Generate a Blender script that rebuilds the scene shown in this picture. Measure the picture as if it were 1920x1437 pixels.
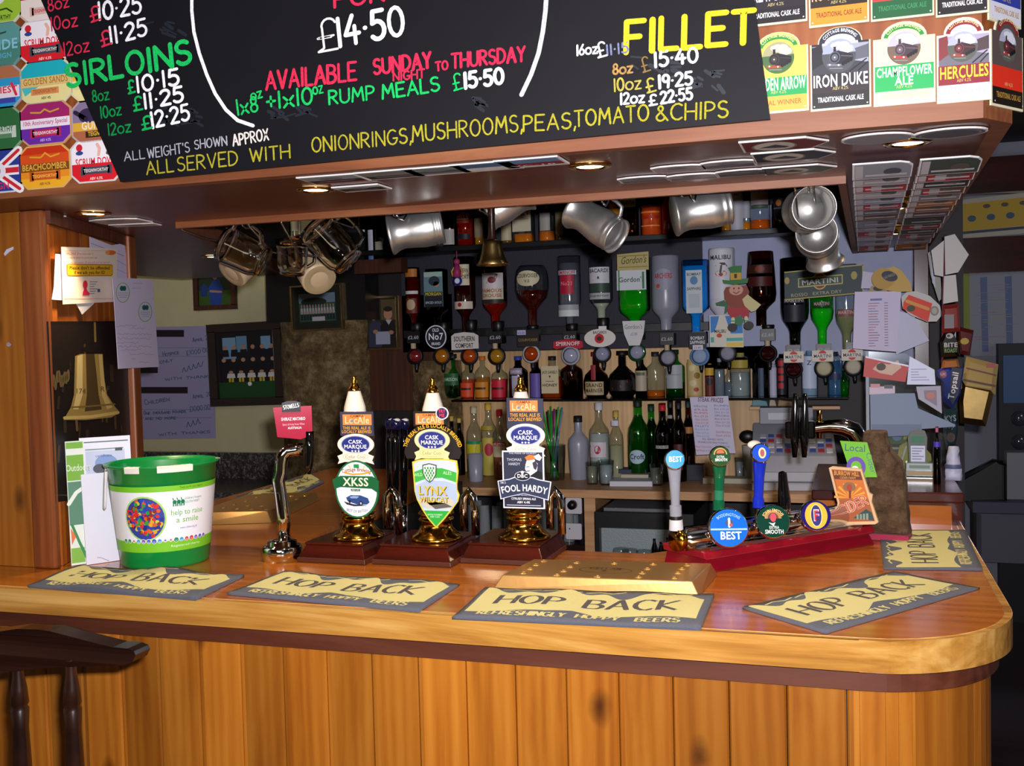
import bpy, math, random
from mathutils import Matrix, Vector
from mathutils.geometry import tessellate_polygon

for _o in list(bpy.data.objects):
    bpy.data.objects.remove(_o)
SC = bpy.context.scene
COL = SC.collection
random.seed(7)
PI = math.pi

# ---------------------------------------------------------------- camera
FPX = 1950.0                      # focal length in pixels of the 1920 x 1437 frame
YAW, PITCH, ROLL = math.radians(18.0), math.radians(2.3), 0.025
CAM = Vector((0, 0, 1.60))
_fh = Vector((-math.sin(YAW), math.cos(YAW), 0)); _r0 = Vector((math.cos(YAW), math.sin(YAW), 0)); _u = Vector((0, 0, 1))
CF = _fh * math.cos(PITCH) - _u * math.sin(PITCH)
_u0 = _u * math.cos(PITCH) + _fh * math.sin(PITCH)
CR = _r0 * math.cos(ROLL) - _u0 * math.sin(ROLL)
CU = _u0 * math.cos(ROLL) + _r0 * math.sin(ROLL)
cd = bpy.data.cameras.new('camera'); cam = bpy.data.objects.new('camera', cd); COL.objects.link(cam)
cd.sensor_fit = 'HORIZONTAL'; cd.sensor_width = 36.0; cd.lens = 36.0 * FPX / 1920.0; cd.clip_start = 0.05
cam.matrix_world = Matrix(((CR.x, CU.x, -CF.x, CAM.x), (CR.y, CU.y, -CF.y, CAM.y), (CR.z, CU.z, -CF.z, CAM.z), (0, 0, 0, 1)))
SC.camera = cam

# ---------------------------------------------------------------- light
W = bpy.data.worlds.new('room_light'); SC.world = W; W.use_nodes = True
W.node_tree.nodes['Background'].inputs[0].default_value = (1.0, 0.86, 0.74, 1)
W.node_tree.nodes['Background'].inputs[1].default_value = 0.13

def lamp(name, kind, loc, energy, color, target=None, **kw):
    l = bpy.data.lights.new(name, kind); l.energy = energy; l.color = color
    for k, v in kw.items(): setattr(l, k, v)
    o = bpy.data.objects.new(name, l); COL.objects.link(o); o.location = loc
    if target is not None:
        o.rotation_euler = (Vector(target) - Vector(loc)).to_track_quat('-Z', 'Y').to_euler()
    return o

lamp('camera_flash', 'AREA', CAM + CR * 0.05 + CU * 0.06, 50, (0.95, 0.93, 1.0), CAM + CF * 3, shape='RECTANGLE', size=0.05, size_y=0.03, spread=math.radians(150))
lamp('pub_ceiling_light', 'AREA', (-0.6, -0.9, 2.5), 24, (1.0, 0.80, 0.58), (-0.6, 1.8, 1.0), shape='DISK', size=1.6)
lamp('far_room_light', 'POINT', (1.9, 4.6, 2.2), 14, (0.75, 0.82, 1.0), shadow_soft_size=0.3)
lamp('left_room_light', 'POINT', (-2.9, 3.3, 2.1), 9, (1.0, 0.86, 0.66), shadow_soft_size=0.2)

SC.view_settings.view_transform = 'Standard'; SC.view_settings.look = 'None'
SC.view_settings.exposure = 0.0; SC.view_settings.gamma = 1.0; SC.view_settings.use_curve_mapping = False
SC.cycles.use_denoising = True
SC.cycles.max_bounces = 8; SC.cycles.transparent_max_bounces = 24
SC.cycles.caustics_reflective = False; SC.cycles.caustics_refractive = False
SC.cycles.sample_clamp_indirect = 6.0

# ---------------------------------------------------------------- pixel -> place
def ray(px, py): return CF + CR * ((px - 960) / FPX) - CU * ((py - 718.5) / FPX)
def PY(px, py, Y): d = ray(px, py); return CAM + d * ((Y - CAM.y) / d.y)
def PX(px, py, X): d = ray(px, py); return CAM + d * ((X - CAM.x) / d.x)
def PZ(px, py, z): d = ray(px, py); return CAM + d * ((z - CAM.z) / d.z)
def mpp(p): return (Vector(p) - CAM).dot(CF) / FPX

# ---------------------------------------------------------------- materials
def lin(h):
    h = h.lstrip('#')
    return tuple(((c / 12.92) if c <= 0.04045 else ((c + 0.055) / 1.055) ** 2.4) for c in (int(h[i:i + 2], 16) / 255 for i in (0, 2, 4))) + (1,)
_M = {}
def newmat(name):
    m = bpy.data.materials.new(name); m.use_nodes = True; _M[name] = m
    n = m.node_tree.nodes; return m, n, m.node_tree.links, n['Principled BSDF']
def paint(name, c, rough=0.5, metal=0.0, spec=0.5, coat=0.0, bump=0.0, bscale=200, vary=0.0, vscale=30, emit=None, trans=0.0, sheen=0):
    m, n, L, b = newmat(name)
    col = lin(c) if isinstance(c, str) else c
    b.inputs['Base Color'].default_value = col; b.inputs['Roughness'].default_value = rough
    b.inputs['Metallic'].default_value = metal; b.inputs['Specular IOR Level'].default_value = spec
    b.inputs['Coat Weight'].default_value = coat; b.inputs['Coat Roughness'].default_value = 0.08
    b.inputs['Transmission Weight'].default_value = trans; b.inputs['Sheen Weight'].default_value = sheen
    if emit: b.inputs['Emission Color'].default_value = lin(emit[0]); b.inputs['Emission Strength'].default_value = emit[1]
    if bump or vary:
        tc = n.new('ShaderNodeTexCoord'); no = n.new('ShaderNodeTexNoise'); L.new(tc.outputs['Object'], no.inputs['Vector'])
        no.inputs['Scale'].default_value = bscale if bump else vscale; no.inputs['Detail'].default_value = 5
        if bump:
            bu = n.new('ShaderNodeBump'); bu.inputs['Strength'].default_value = bump; bu.inputs['Distance'].default_value = 0.004
            L.new(no.outputs['Fac'], bu.inputs['Height']); L.new(bu.outputs['Normal'], b.inputs['Normal'])
        if vary:
            n2 = n.new('ShaderNodeTexNoise'); n2.inputs['Scale'].default_value = vscale; n2.inputs['Detail'].default_value = 6; L.new(tc.outputs['Object'], n2.inputs['Vector'])
            mr = n.new('ShaderNodeMapRange'); mr.inputs[1].default_value = 0.25; mr.inputs[2].default_value = 0.75
            mr.inputs[3].default_value = 1 - vary; mr.inputs[4].default_value = 1 + vary; L.new(n2.outputs['Fac'], mr.inputs[0])
            mx = n.new('ShaderNodeMix'); mx.data_type = 'RGBA'; mx.blend_type = 'MULTIPLY'; mx.inputs[0].default_value = 1
            mx.inputs[6].default_value = col; L.new(mr.outputs[0], mx.inputs[7]); L.new(mx.outputs[2], b.inputs['Base Color'])
    return m
def wood(name, dark, mid, light, axis='Z', rough=0.35, plank=0.0, paxis='X', knots=0.0, grain=1.0, coat=0.0, burl=0.0):
    m, n, L, b = newmat(name)
    tc = n.new('ShaderNodeTexCoord'); mp = n.new('ShaderNodeMapping'); L.new(tc.outputs['Object'], mp.inputs['Vector'])
    sc = {'X': (1.2, 14, 14), 'Y': (14, 1.2, 14), 'Z': (14, 14, 1.2)}[axis]
    mp.inputs['Scale'].default_value = tuple(v * grain for v in sc)
    vec = mp.outputs['Vector']
    if plank:
        sp = n.new('ShaderNodeSeparateXYZ'); L.new(tc.outputs['Object'], sp.inputs[0])
        dv = n.new('ShaderNodeMath'); dv.operation = 'DIVIDE'; dv.inputs[1].default_value = plank; L.new(sp.outputs[paxis], dv.inputs[0])
        fl = n.new('ShaderNodeMath'); fl.operation = 'FLOOR'; L.new(dv.outputs[0], fl.inputs[0])
        wn = n.new('ShaderNodeTexWhiteNoise'); wn.noise_dimensions = '1D'; L.new(fl.outputs[0], wn.inputs['W'])
        ad = n.new('ShaderNodeVectorMath'); ad.operation = 'MULTIPLY_ADD'; ad.inputs[1].default_value = (17, 17, 17); L.new(wn.outputs['Color'], ad.inputs[0]); L.new(vec, ad.inputs[2]); vec = ad.outputs[0]
    no = n.new('ShaderNodeTexNoise'); no.inputs['Scale'].default_value = 1.0; no.inputs['Detail'].default_value = 7; no.inputs['Roughness'].default_value = 0.62; no.inputs['Distortion'].default_value = 0.6 + burl
    L.new(vec, no.inputs['Vector'])
    wv = n.new('ShaderNodeTexWave'); wv.inputs['Scale'].default_value = 0.9; wv.inputs['Distortion'].default_value = 5 + burl * 6; wv.inputs['Detail'].default_value = 3; wv.inputs['Detail Scale'].default_value = 1.2
    wv.bands_direction = {'X': 'Y', 'Y': 'X', 'Z': 'X'}[axis]; L.new(vec, wv.inputs['Vector'])
    mxf = n.new('ShaderNodeMath'); mxf.operation = 'MULTIPLY_ADD'; mxf.inputs[1].default_value = 0.13; L.new(wv.outputs['Fac'], mxf.inputs[0]); 
    sb = n.new('ShaderNodeMath'); sb.operation = 'SUBTRACT'; sb.inputs[1].default_value = 0.05; L.new(no.outputs['Fac'], sb.inputs[0]); L.new(sb.outputs[0], mxf.inputs[2])
    cr = n.new('ShaderNodeValToRGB'); L.new(mxf.outputs[0], cr.inputs[0])
    e = cr.color_ramp.elements; e[0].position = 0.2; e[0].color = lin(dark); e[1].position = 0.8; e[1].color = lin(light)
    e2 = cr.color_ramp.elements.new(0.5); e2.color = lin(mid)
    col = cr.outputs[0]
    if plank:
        mr = n.new('ShaderNodeMapRange'); mr.inputs[3].default_value = 0.72; mr.inputs[4].default_value = 1.22; L.new(wn.outputs['Value'], mr.inputs[0])
        mx = n.new('ShaderNodeMix'); mx.data_type = 'RGBA'; mx.blend_type = 'MULTIPLY'; mx.inputs[0].default_value = 1; L.new(col, mx.inputs[6]); L.new(mr.outputs[0], mx.inputs[7]); col = mx.outputs[2]
    if knots:
        mk = n.new('ShaderNodeMapping'); ks = {'X': (2.0, 7, 0.01), 'Y': (7, 2.0, 7), 'Z': (9.5, 0.01, 5.5)}[axis]; mk.inputs['Scale'].default_value = ks; L.new(tc.outputs['Object'], mk.inputs['Vector'])
        vo = n.new('ShaderNodeTexVoronoi'); vo.inputs['Scale'].default_value = 1.0; L.new(mk.outputs[0], vo.inputs['Vector'])
        nd = n.new('ShaderNodeTexNoise'); nd.inputs['Scale'].default_value = 30; L.new(tc.outputs['Object'], nd.inputs['Vector'])
        aa = n.new('ShaderNodeMath'); aa.operation = 'MULTIPLY_ADD'; aa.inputs[1].default_value = 0.09; L.new(nd.outputs['Fac'], aa.inputs[0]); L.new(vo.outputs['Distance'], aa.inputs[2])
        kr = n.new('ShaderNodeMapRange'); kr.inputs[1].default_value = 0.09; kr.inputs[2].default_value = 0.27; kr.inputs[3].default_value = knots; kr.inputs[4].default_value = 0; L.new(aa.outputs[0], kr.inputs[0])
        ss = n.new('ShaderNodeSeparateColor'); L.new(vo.outputs['Color'], ss.inputs[0])
        gt = n.new('ShaderNodeMath'); gt.operation = 'GREATER_THAN'; gt.inputs[1].default_value = 0.42; L.new(ss.outputs[0], gt.inputs[0])
        ml = n.new('ShaderNodeMath'); ml.operation = 'MULTIPLY'; L.new(gt.outputs[0], ml.inputs[0]); L.new(kr.outputs[0], ml.inputs[1])
        mk2 = n.new('ShaderNodeMix'); mk2.data_type = 'RGBA'; L.new(ml.outputs[0], mk2.inputs[0]); L.new(col, mk2.inputs[6]); mk2.inputs[7].default_value = lin('#3a1a08'); col = mk2.outputs[2]
    L.new(col, b.inputs['Base Color']); b.inputs['Roughness'].default_value = rough; b.inputs['Coat Weight'].default_value = coat; b.inputs['Coat Roughness'].default_value = 0.12
    return m
def stone(name, c1, c2, c3, scale=9, rough=0.85, bump=0.8):
    m, n, L, b = newmat(name)
    tc = n.new('ShaderNodeTexCoord'); no = n.new('ShaderNodeTexNoise'); no.inputs['Scale'].default_value = scale; no.inputs['Detail'].default_value = 9; no.inputs['Roughness'].default_value = 0.7
    L.new(tc.outputs['Object'], no.inputs['Vector']); cr = n.new('ShaderNodeValToRGB'); L.new(no.outputs['Fac'], cr.inputs[0])
    e = cr.color_ramp.elements; e[0].position = 0.32; e[0].color = lin(c1); e[1].position = 0.68; e[1].color = lin(c3); k = e.new(0.5); k.color = lin(c2)
    L.new(cr.outputs[0], b.inputs['Base Color']); b.inputs['Roughness'].default_value = rough
    bu = n.new('ShaderNodeBump'); bu.inputs['Strength'].default_value = bump; bu.inputs['Distance'].default_value = 0.02; L.new(no.outputs['Fac'], bu.inputs['Height']); L.new(bu.outputs[0], b.inputs['Normal'])
    return m
def thin_glass(name, tint, alpha=0.12, rough=0.03, milky=0.0):
    """thin-walled glass: tinted see-through with a fresnel gloss"""
    m, n, L, b = newmat(name); n.remove(b); out = n['Material Output']
    tr = n.new('ShaderNodeBsdfTransparent'); tr.inputs[0].default_value = lin(tint)
    gl = n.new('ShaderNodeBsdfGlossy'); gl.inputs['Roughness'].default_value = rough
    df = n.new('ShaderNodeBsdfDiffuse'); df.inputs[0].default_value = lin(tint)
    fw = n.new('ShaderNodeLayerWeight'); fr = n.new('ShaderNodeMath'); fr.operation = 'POWER'; fr.inputs[1].default_value = 3.5; L.new(fw.outputs['Facing'], fr.inputs[0])
    ad = n.new('ShaderNodeMath'); ad.operation = 'ADD'; ad.use_clamp = True; ad.inputs[1].default_value = alpha; L.new(fr.outputs[0], ad.inputs[0])
    m0 = n.new('ShaderNodeMixShader'); m0.inputs[0].default_value = milky; L.new(tr.outputs[0], m0.inputs[1]); L.new(df.outputs[0], m0.inputs[2])
    m1 = n.new('ShaderNodeMixShader'); L.new(ad.outputs[0], m1.inputs[0]); L.new(m0.outputs[0], m1.inputs[1]); L.new(gl.outputs[0], m1.inputs[2]); L.new(m1.outputs[0], out.inputs[0])
    return m
def MT(k):
    if k not in _M:
        if k.startswith('#'): paint(k, k, 0.5, spec=0.35)
        elif k.startswith('g#'): paint(k, k[1:], 0.12, spec=0.6, coat=0.5)         # glossy
        elif k.startswith('l#'): paint(k, k[1:], 0.1, spec=0.6)        # liquid; bright hues carry the backlit glow in their colour
        elif k.startswith('b#'): thin_glass(k, k[1:])                               # coloured glass
        elif k.startswith('c#'): paint(k, k[1:], 0.95, spec=0.05, vary=0.3, vscale=260)  # chalk
        elif k.startswith('t#'): paint(k, k[1:], 0.95, spec=0.05, bump=1.0, bscale=700, sheen=0.3)  # terry cloth
        else: raise KeyError(k)
    return _M[k]
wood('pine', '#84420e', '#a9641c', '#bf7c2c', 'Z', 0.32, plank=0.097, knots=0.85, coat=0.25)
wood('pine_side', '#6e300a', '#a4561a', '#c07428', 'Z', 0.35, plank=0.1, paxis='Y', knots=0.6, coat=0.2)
wood('post', '#5c2c12', '#8a4a24', '#a06234', 'Z', 0.4)
wood('barwood', '#8a4210', '#b4641c', '#cc8030', 'X', 0.2, knots=0.2, coat=0.45, grain=0.6)
wood('barwoodr', '#6a2a0a', '#a04e14', '#b86620', 'Y', 0.16, knots=0.2, coat=0.6)
wood('baredge', '#7c4414', '#b98238', '#dcae62', 'X', 0.25, coat=0.3, burl=1.6, grain=0.8)
wood('mahog', '#33140c', '#542818', '#6a3a26', 'X', 0.45)
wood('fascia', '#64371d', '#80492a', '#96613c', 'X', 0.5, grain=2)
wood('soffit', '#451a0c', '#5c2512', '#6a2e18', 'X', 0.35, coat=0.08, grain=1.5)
wood('redwood', '#220805', '#3c1109', '#52190d', 'X', 0.2, coat=0.5)
wood('darkwood', '#120806', '#22100b', '#34190f', 'X', 0.25, coat=0.4)
wood('panelwood', '#2a1208', '#44200f', '#5a2c16', 'Z', 0.5)
wood('palepine', '#b08a5c', '#cfa876', '#dcbb8c', 'Z', 0.5, plank=0.12, knots=0.4)
wood('counteredge', '#a47448', '#be8e60', '#cda274', 'X', 0.45, grain=3)
stone('stone', '#3e2e1a', '#76603a', '#a8946a', 20, bump=1.2)
stone('slab', '#3e2a1a', '#6e5238', '#927458', 26, bump=1.2)
stone('granite', '#121212', '#33302e', '#8a8680', 90, 0.3, 0.05)
stone('tweed', '#2a2a2c', '#3c3b3e', '#55535a', 300, 0.9, 0.4)
paint('cream', '#c2bb92', 0.8, bump=0.25, bscale=160, vary=0.06, vscale=8)
paint('slate', '#2c2a36', 0.7, bump=0.3, bscale=90)
paint('greywall', '#a2a8c8', 0.6, vary=0.08, vscale=12)
paint('roomgrey', '#90909c', 0.8, vary=0.05, vscale=5)
paint('black', '#0b0a0b', 0.4); paint('gblack', '#08080a', 0.1, coat=0.6); paint('dark', '#181214', 0.6)
paint('board', '#0e0e14', 0.6, spec=0.25, vary=0.25, vscale=6)
paint('chrome', '#dcdcdf', 0.05, metal=1.0); paint('steel', '#b8b8bc', 0.25, metal=1.0)
paint('brass', '#d09a3c', 0.14, metal=1.0); paint('oldbrass', '#8a7448', 0.32, metal=1.0, vary=0.15)
paint('copperplate', '#c89a5c', 0.32, metal=0.75, bump=0.05, bscale=60)
paint('pewter', '#cfcdc8', 0.36, metal=0.9, bump=0.06, bscale=60, vary=0.12, vscale=25)
paint('ceramic', '#e9dfcf', 0.25, coat=0.4); paint('stoneware', '#a08a66', 0.4); paint('creamware', '#bfa684', 0.35)
paint('bucket', '#0a8a3c', 0.3, coat=0.2); paint('fridgegrey', '#8a9698', 0.5, bump=0.5, bscale=150)
thin_glass('glass', '#eef4f4', 0.08, 0.08); thin_glass('frost', '#a9acbc', 0.05, 0.3, 0.75); _g = paint('mugglass', '#fbf6ee', 0.03, trans=1.0); thin_glass('pintglass', '#e4eaec', 0.08, 0.05, 0.22)
thin_glass('brownglass', '#b4743c', 0.05); thin_glass('greenglass', '#8ce496', 0.05); thin_glass('blueglass', '#b4e4ff', 0.06); thin_glass('darkglass', '#58525a', 0.05)
paint('lampglow', '#fff2d0', 0.4, emit=('#ffe6b4', 14.0))
# ---------------------------------------------------------------- mesh builder
EPS = 0.00035
class MB:
    def __init__(s, sc=1.0):
        s.v, s.f, s.fm, s.sm, s.mats = [], [], [], [], []
        s.M = Matrix(); s.map = s.flat; s.sx = s.sz = sc; s.ox = s.oy = 0.0; s.R = 0; s.nx = 1; s.e = EPS
    def at(s, px, py, Y):
        """work in picture units around a point of the plane at Y; returns the point"""
        p = PY(px, py, Y); s.ox, s.oy = px, py
        s.sx = (PY(px + 1, py, Y) - p).length; s.sz = (PY(px, py + 1, Y) - p).length
        return p
    # sheet maps: x right, y down in units -> 3D
    def flat(s, x, y, l): return ((x - s.ox) * s.sx, -l * s.e, (s.oy - y) * s.sz)
    def floor(s, x, y, l): return ((x - s.ox) * s.sx, (s.oy - y) * s.sz, l * s.e)
    def under(s, x, y, l): return ((x - s.ox) * s.sx, (y - s.oy) * s.sz, -l * s.e)
    def cyl(s, x, y, l):
        a = (x - s.ox) * s.sx / s.R; r = s.R + l * s.e + 0.0004
        return (math.sin(a) * r, -math.cos(a) * r, (s.oy - y) * s.sz)
    def mi(s, m):
        if m not in s.mats: s.mats.append(m)
        return s.mats.index(m)
    def add(s, vs, fs, m, smooth=False):
        b = len(s.v); M = s.M; s.v += [tuple(M @ Vector(p)) for p in vs]; k = s.mi(m)
        for f in fs: s.f.append([b + i for i in f]); s.fm.append(k); s.sm.append(smooth)
    def box(s, x0, x1, y0, y1, z0, z1, m):
        vs = [(x, y, z) for z in (z0, z1) for y in (y0, y1) for x in (x0, x1)]
        s.add(vs, [(0, 2, 3, 1), (4, 5, 7, 6), (0, 1, 5, 4), (2, 6, 7, 3), (0, 4, 6, 2), (1, 3, 7, 5)], m)
    def hexa(s, lo, hi, m):
        """four bottom corners and four top corners, both counter-clockwise from above"""
        s.add(list(lo) + list(hi), [(3, 2, 1, 0), (4, 5, 6, 7), (0, 1, 5, 4), (1, 2, 6, 5), (2, 3, 7, 6), (3, 0, 4, 7)], m)
    def lathe(s, prof, m, seg=24, M=None, n=2.0, smooth=True, a0=0.0, a1=2 * PI, caps=False):
        vs, fs = [], []; full = abs(a1 - a0 - 2 * PI) < 1e-6; k = seg if full else seg + 1
        for r, z in prof:
            for i in range(k):
                a = a0 + (a1 - a0) * i / seg; c, d = math.cos(a), math.sin(a)
                q = 1.0 if n == 2 else 1.0 / (abs(c) ** n + abs(d) ** n) ** (1 / n)
                p = Vector((r * q * c, r * q * d, z)); vs.append(M @ p if M else p)
        for j in range(len(prof) - 1):
            for i in range(seg):
                a, b = j * k + i, j * k + (i + 1) % k
                fs.append((a, b, b + k, a + k))
        s.add(vs, fs, m, smooth)
    def tube(s, pts, r, m, seg=8, caps=True, smooth=True, flatten=1.0):
        pts = [Vector(p) for p in pts]; rs = r if isinstance(r, (list, tuple)) else [r] * len(pts)
        vs, fs = [], []; up = None
        for i, p in enumerate(pts):
            t = (pts[min(i + 1, len(pts) - 1)] - pts[max(i - 1, 0)]).normalized()
            if up is None: up = Vector((0, 0, 1)) if abs(t.z) < 0.9 else Vector((1, 0, 0))
            sd = t.cross(up).normalized(); up = sd.cross(t).normalized()
            for k in range(seg):
                a = 2 * PI * k / seg; vs.append(p + sd * (rs[i] * math.cos(a)) + up * (rs[i] * flatten * math.sin(a)))
        for i in range(len(pts) - 1):
            for k in range(seg):
                a, b = i * seg + k, i * seg + (k + 1) % seg; fs.append((a, b, b + seg, a + seg))
        if caps: fs.append(tuple(range(seg))[::-1]); fs.append(tuple(range((len(pts) - 1) * seg, len(pts) * seg)))
        s.add(vs, fs, m, smooth)
    def ball(s, c, r, m, seg=16, rings=10, sc=(1, 1, 1)):
        pr = [(math.sin(PI * i / rings) + 1e-5, -math.cos(PI * i / rings)) for i in range(rings + 1)]
        s.lathe(pr, m, seg, Matrix.Translation(c) @ Matrix.Diagonal((r * sc[0], r * sc[1], r * sc[2], 1)))
    def prism(s, pts, y0, y1, m, fn=None):
        """outline (x, y) extruded; fn places (x, y, depth) in space"""
        fn = fn or (lambda x, y, d: (x, y, d)); n = len(pts)
        tri = tessellate_polygon([[Vector((p[0], p[1], 0)) for p in pts]])
        vs = [fn(p[0], p[1], y0) for p in pts] + [fn(p[0], p[1], y1) for p in pts]
        fs = [t for t in tri] + [tuple(i + n for i in t)[::-1] for t in tri] + [(i, (i + 1) % n, (i + 1) % n + n, i + n) for i in range(n)]
        s.add(vs, fs, m)
    # ---- flat artwork on the current map
    def plate(s, pts, th, m):
        s.prism(pts, 0, 1, m, lambda x, y, d: tuple(Vector(s.map(x, y, 0)) + (Vector(s.map(x, y, 0)) - Vector(s.map(x, y, 1))).normalized() * (d * th)))
    def rect(s, x0, y0, x1, y1, m, L=1):
        n = s.nx; vs = [s.map(x0 + (x1 - x0) * i / n, y, L) for y in (y0, y1) for i in range(n + 1)]
        s.add(vs, [(i, i + 1, i + n + 2, i + n + 1) for i in range(n)], m, n > 1)
    def ell(s, cx, cy, rx, ry, m, L=1, k=28, a0=0, a1=2 * PI):
        if s.nx > 1:
            vs, fs = [], []; n = 14
            for i in range(n + 1):
                t = -math.cos(PI * i / n); h = math.sqrt(max(0, 1 - t * t)) * ry
                vs += [s.map(cx + rx * t, cy - h, L), s.map(cx + rx * t, cy + h, L)]
            s.add(vs, [(2 * i, 2 * i + 2, 2 * i + 3, 2 * i + 1) for i in range(n)], m); return
        pts = [(cx + rx * math.cos(a0 + (a1 - a0) * i / k), cy + ry * math.sin(a0 + (a1 - a0) * i / k)) for i in range(k + (a1 - a0 < 6.2))]
        s.add([s.map(x, y, L) for x, y in pts], [tuple(range(len(pts)))], m)
    def ring(s, cx, cy, rx, ry, w, m, L=2, k=32, a0=0, a1=2 * PI):
        vs = []
        for i in range(k + 1):
            a = a0 + (a1 - a0) * i / k; c, d = math.cos(a), math.sin(a)
            vs += [s.map(cx + rx * c, cy + ry * d, L), s.map(cx + (rx - w) * c, cy + (ry - w) * d, L)]
        s.add(vs, [(2 * i, 2 * i + 2, 2 * i + 3, 2 * i + 1) for i in range(k)], m)
    def poly(s, pts, m, L=1):
        tri = tessellate_polygon([[Vector((p[0], p[1], 0)) for p in pts]])
        s.add([s.map(x, y, L) for x, y in pts], tri, m)
    def stroke(s, pts, w, m, L=2, round_=True):
        w /= 2
        for i in range(len(pts) - 1):
            (xa, ya), (xb, yb) = pts[i], pts[i + 1]; d = math.hypot(xb - xa, yb - ya) or 1e-6
            nx, ny = -(yb - ya) / d * w, (xb - xa) / d * w
            s.add([s.map(xa + nx, ya + ny, L), s.map(xb + nx, yb + ny, L), s.map(xb - nx, yb - ny, L), s.map(xa - nx, ya - ny, L)], [(0, 1, 2, 3)], m); L += 0.04
        if round_:
            for i, (x, y) in enumerate(pts): s.add([s.map(x + w * math.cos(k * PI / 4), y + w * math.sin(k * PI / 4), L + 0.06 * (i + 1)) for k in range(8)], [tuple(range(8))], m)
    def text(s, t, x, y, h, m, L=3, al='c', w=None, rot=0.0, bold=0.0, shear=0.0, arc=None):
        """print lettering: (x, y) is the baseline point, h the capital height, w an optional total width, arc = radius (+ over, - under)"""
        gl = [glyph(c, bold) for c in t]; adv = sum(g[2] for g in gl); k = h / CAPH
        kx = (w / adv) if w else k; tot = adv * kx
        cx = -tot / 2 if al == 'c' else (-tot if al == 'r' else 0.0); cr, sr = math.cos(rot), math.sin(rot)
        for vs, fs, a in gl:
            if vs:
                out = []
                for gx, gy in vs:
                    X, Y = cx + gx * kx + shear * gy * k, gy * k
                    if arc:
                        an = X / arc; r = arc + Y; X, Y = math.sin(an) * r, math.cos(an) * r - arc
                    out.append(s.map(x + X * cr - Y * sr, y - (X * sr + Y * cr), L))
                s.add(out, fs, m)
            cx += a * kx
    def hand(s, t, x0, y0, x1, y1, h, m, wd, L=2, jit=0.0):
        """chalk lettering from baseline start to baseline end"""
        tot = 0.0; sp = []
        for c in t:
            g = HAND.get(c, HAND.get(c.upper())); g = g or (0.5, []); sp.append((c, g)); tot += g[0] + 0.22
        tot -= 0.22; d = math.hypot(x1 - x0, y1 - y0); k = d / tot; ux, uy = (x1 - x0) / d, (y1 - y0) / d; cx = 0.0
        for c, (wg, st) in sp:
            sm = 0.62 if c.islower() else 1.0; j = random.uniform(-jit, jit); jr = random.uniform(-jit, jit) * 0.6
            for pl in st:
                pts = [((cx + gx * 1.0) * k, (gy * sm + j + jr * gx) * h) for gx, gy in pl]
                s.stroke([(x0 + ux * X + uy * Y, y0 + uy * X - ux * Y) for X, Y in pts], wd * 0.8 * random.uniform(0.9, 1.1), m, L)
            cx += wg + 0.22
    def build(s, name, parent=None, M=None, bevel=0.0, sub=0):
        me = bpy.data.meshes.new(name); me.from_pydata(s.v, [], s.f)
        for k in s.mats: me.materials.append(MT(k))
        me.polygons.foreach_set('material_index', s.fm); me.polygons.foreach_set('use_smooth', s.sm); me.update()
        o = bpy.data.objects.new(name, me); COL.objects.link(o)
        if parent is not None: o.parent = parent
        if M is not None: o.matrix_world = M if isinstance(M, Matrix) else Matrix.Translation(M)
        if bevel:
            b = o.modifiers.new('bevel', 'BEVEL'); b.width = bevel; b.segments = 2; b.limit_method = 'ANGLE'; b.angle_limit = math.radians(40)
        return o

_fc = bpy.data.curves.new('glyph_source', 'FONT'); _fc.resolution_u = 2; _fo = bpy.data.objects.new('glyph_source', _fc); COL.objects.link(_fo)
_G = {}
def _mesh(body, bold):
    _fc.body = body; _fc.offset = bold; bpy.context.view_layer.update()
    ev = _fo.evaluated_get(bpy.context.evaluated_depsgraph_get()); me = ev.to_mesh()
    vs = [(v.co.x, v.co.y) for v in me.vertices]; fs = [tuple(p.vertices) for p in me.polygons]; ev.to_mesh_clear(); return vs, fs
def _width(b): v = _mesh(b, 0)[0]; return max(p[0] for p in v) - min(p[0] for p in v)
_II = _width('II'); CAPH = max(p[1] for p in _mesh('H', 0)[0])
def glyph(c, bold=0.0):
    if (c, bold) not in _G:
        vs, fs = ([], []) if c == ' ' else _mesh(c, bold)
        a = _width('I' + c + 'I') - _II if c != ' ' else 0.28
        _G[(c, bold)] = (vs, fs, a + bold * 1.2)
    return _G[(c, bold)]
def _arc(cx, cy, rx, ry, a0, a1, n=9):
    return [(cx + rx * math.cos(math.radians(a0 + (a1 - a0) * i / n)), cy + ry * math.sin(math.radians(a0 + (a1 - a0) * i / n))) for i in range(n + 1)]
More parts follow.
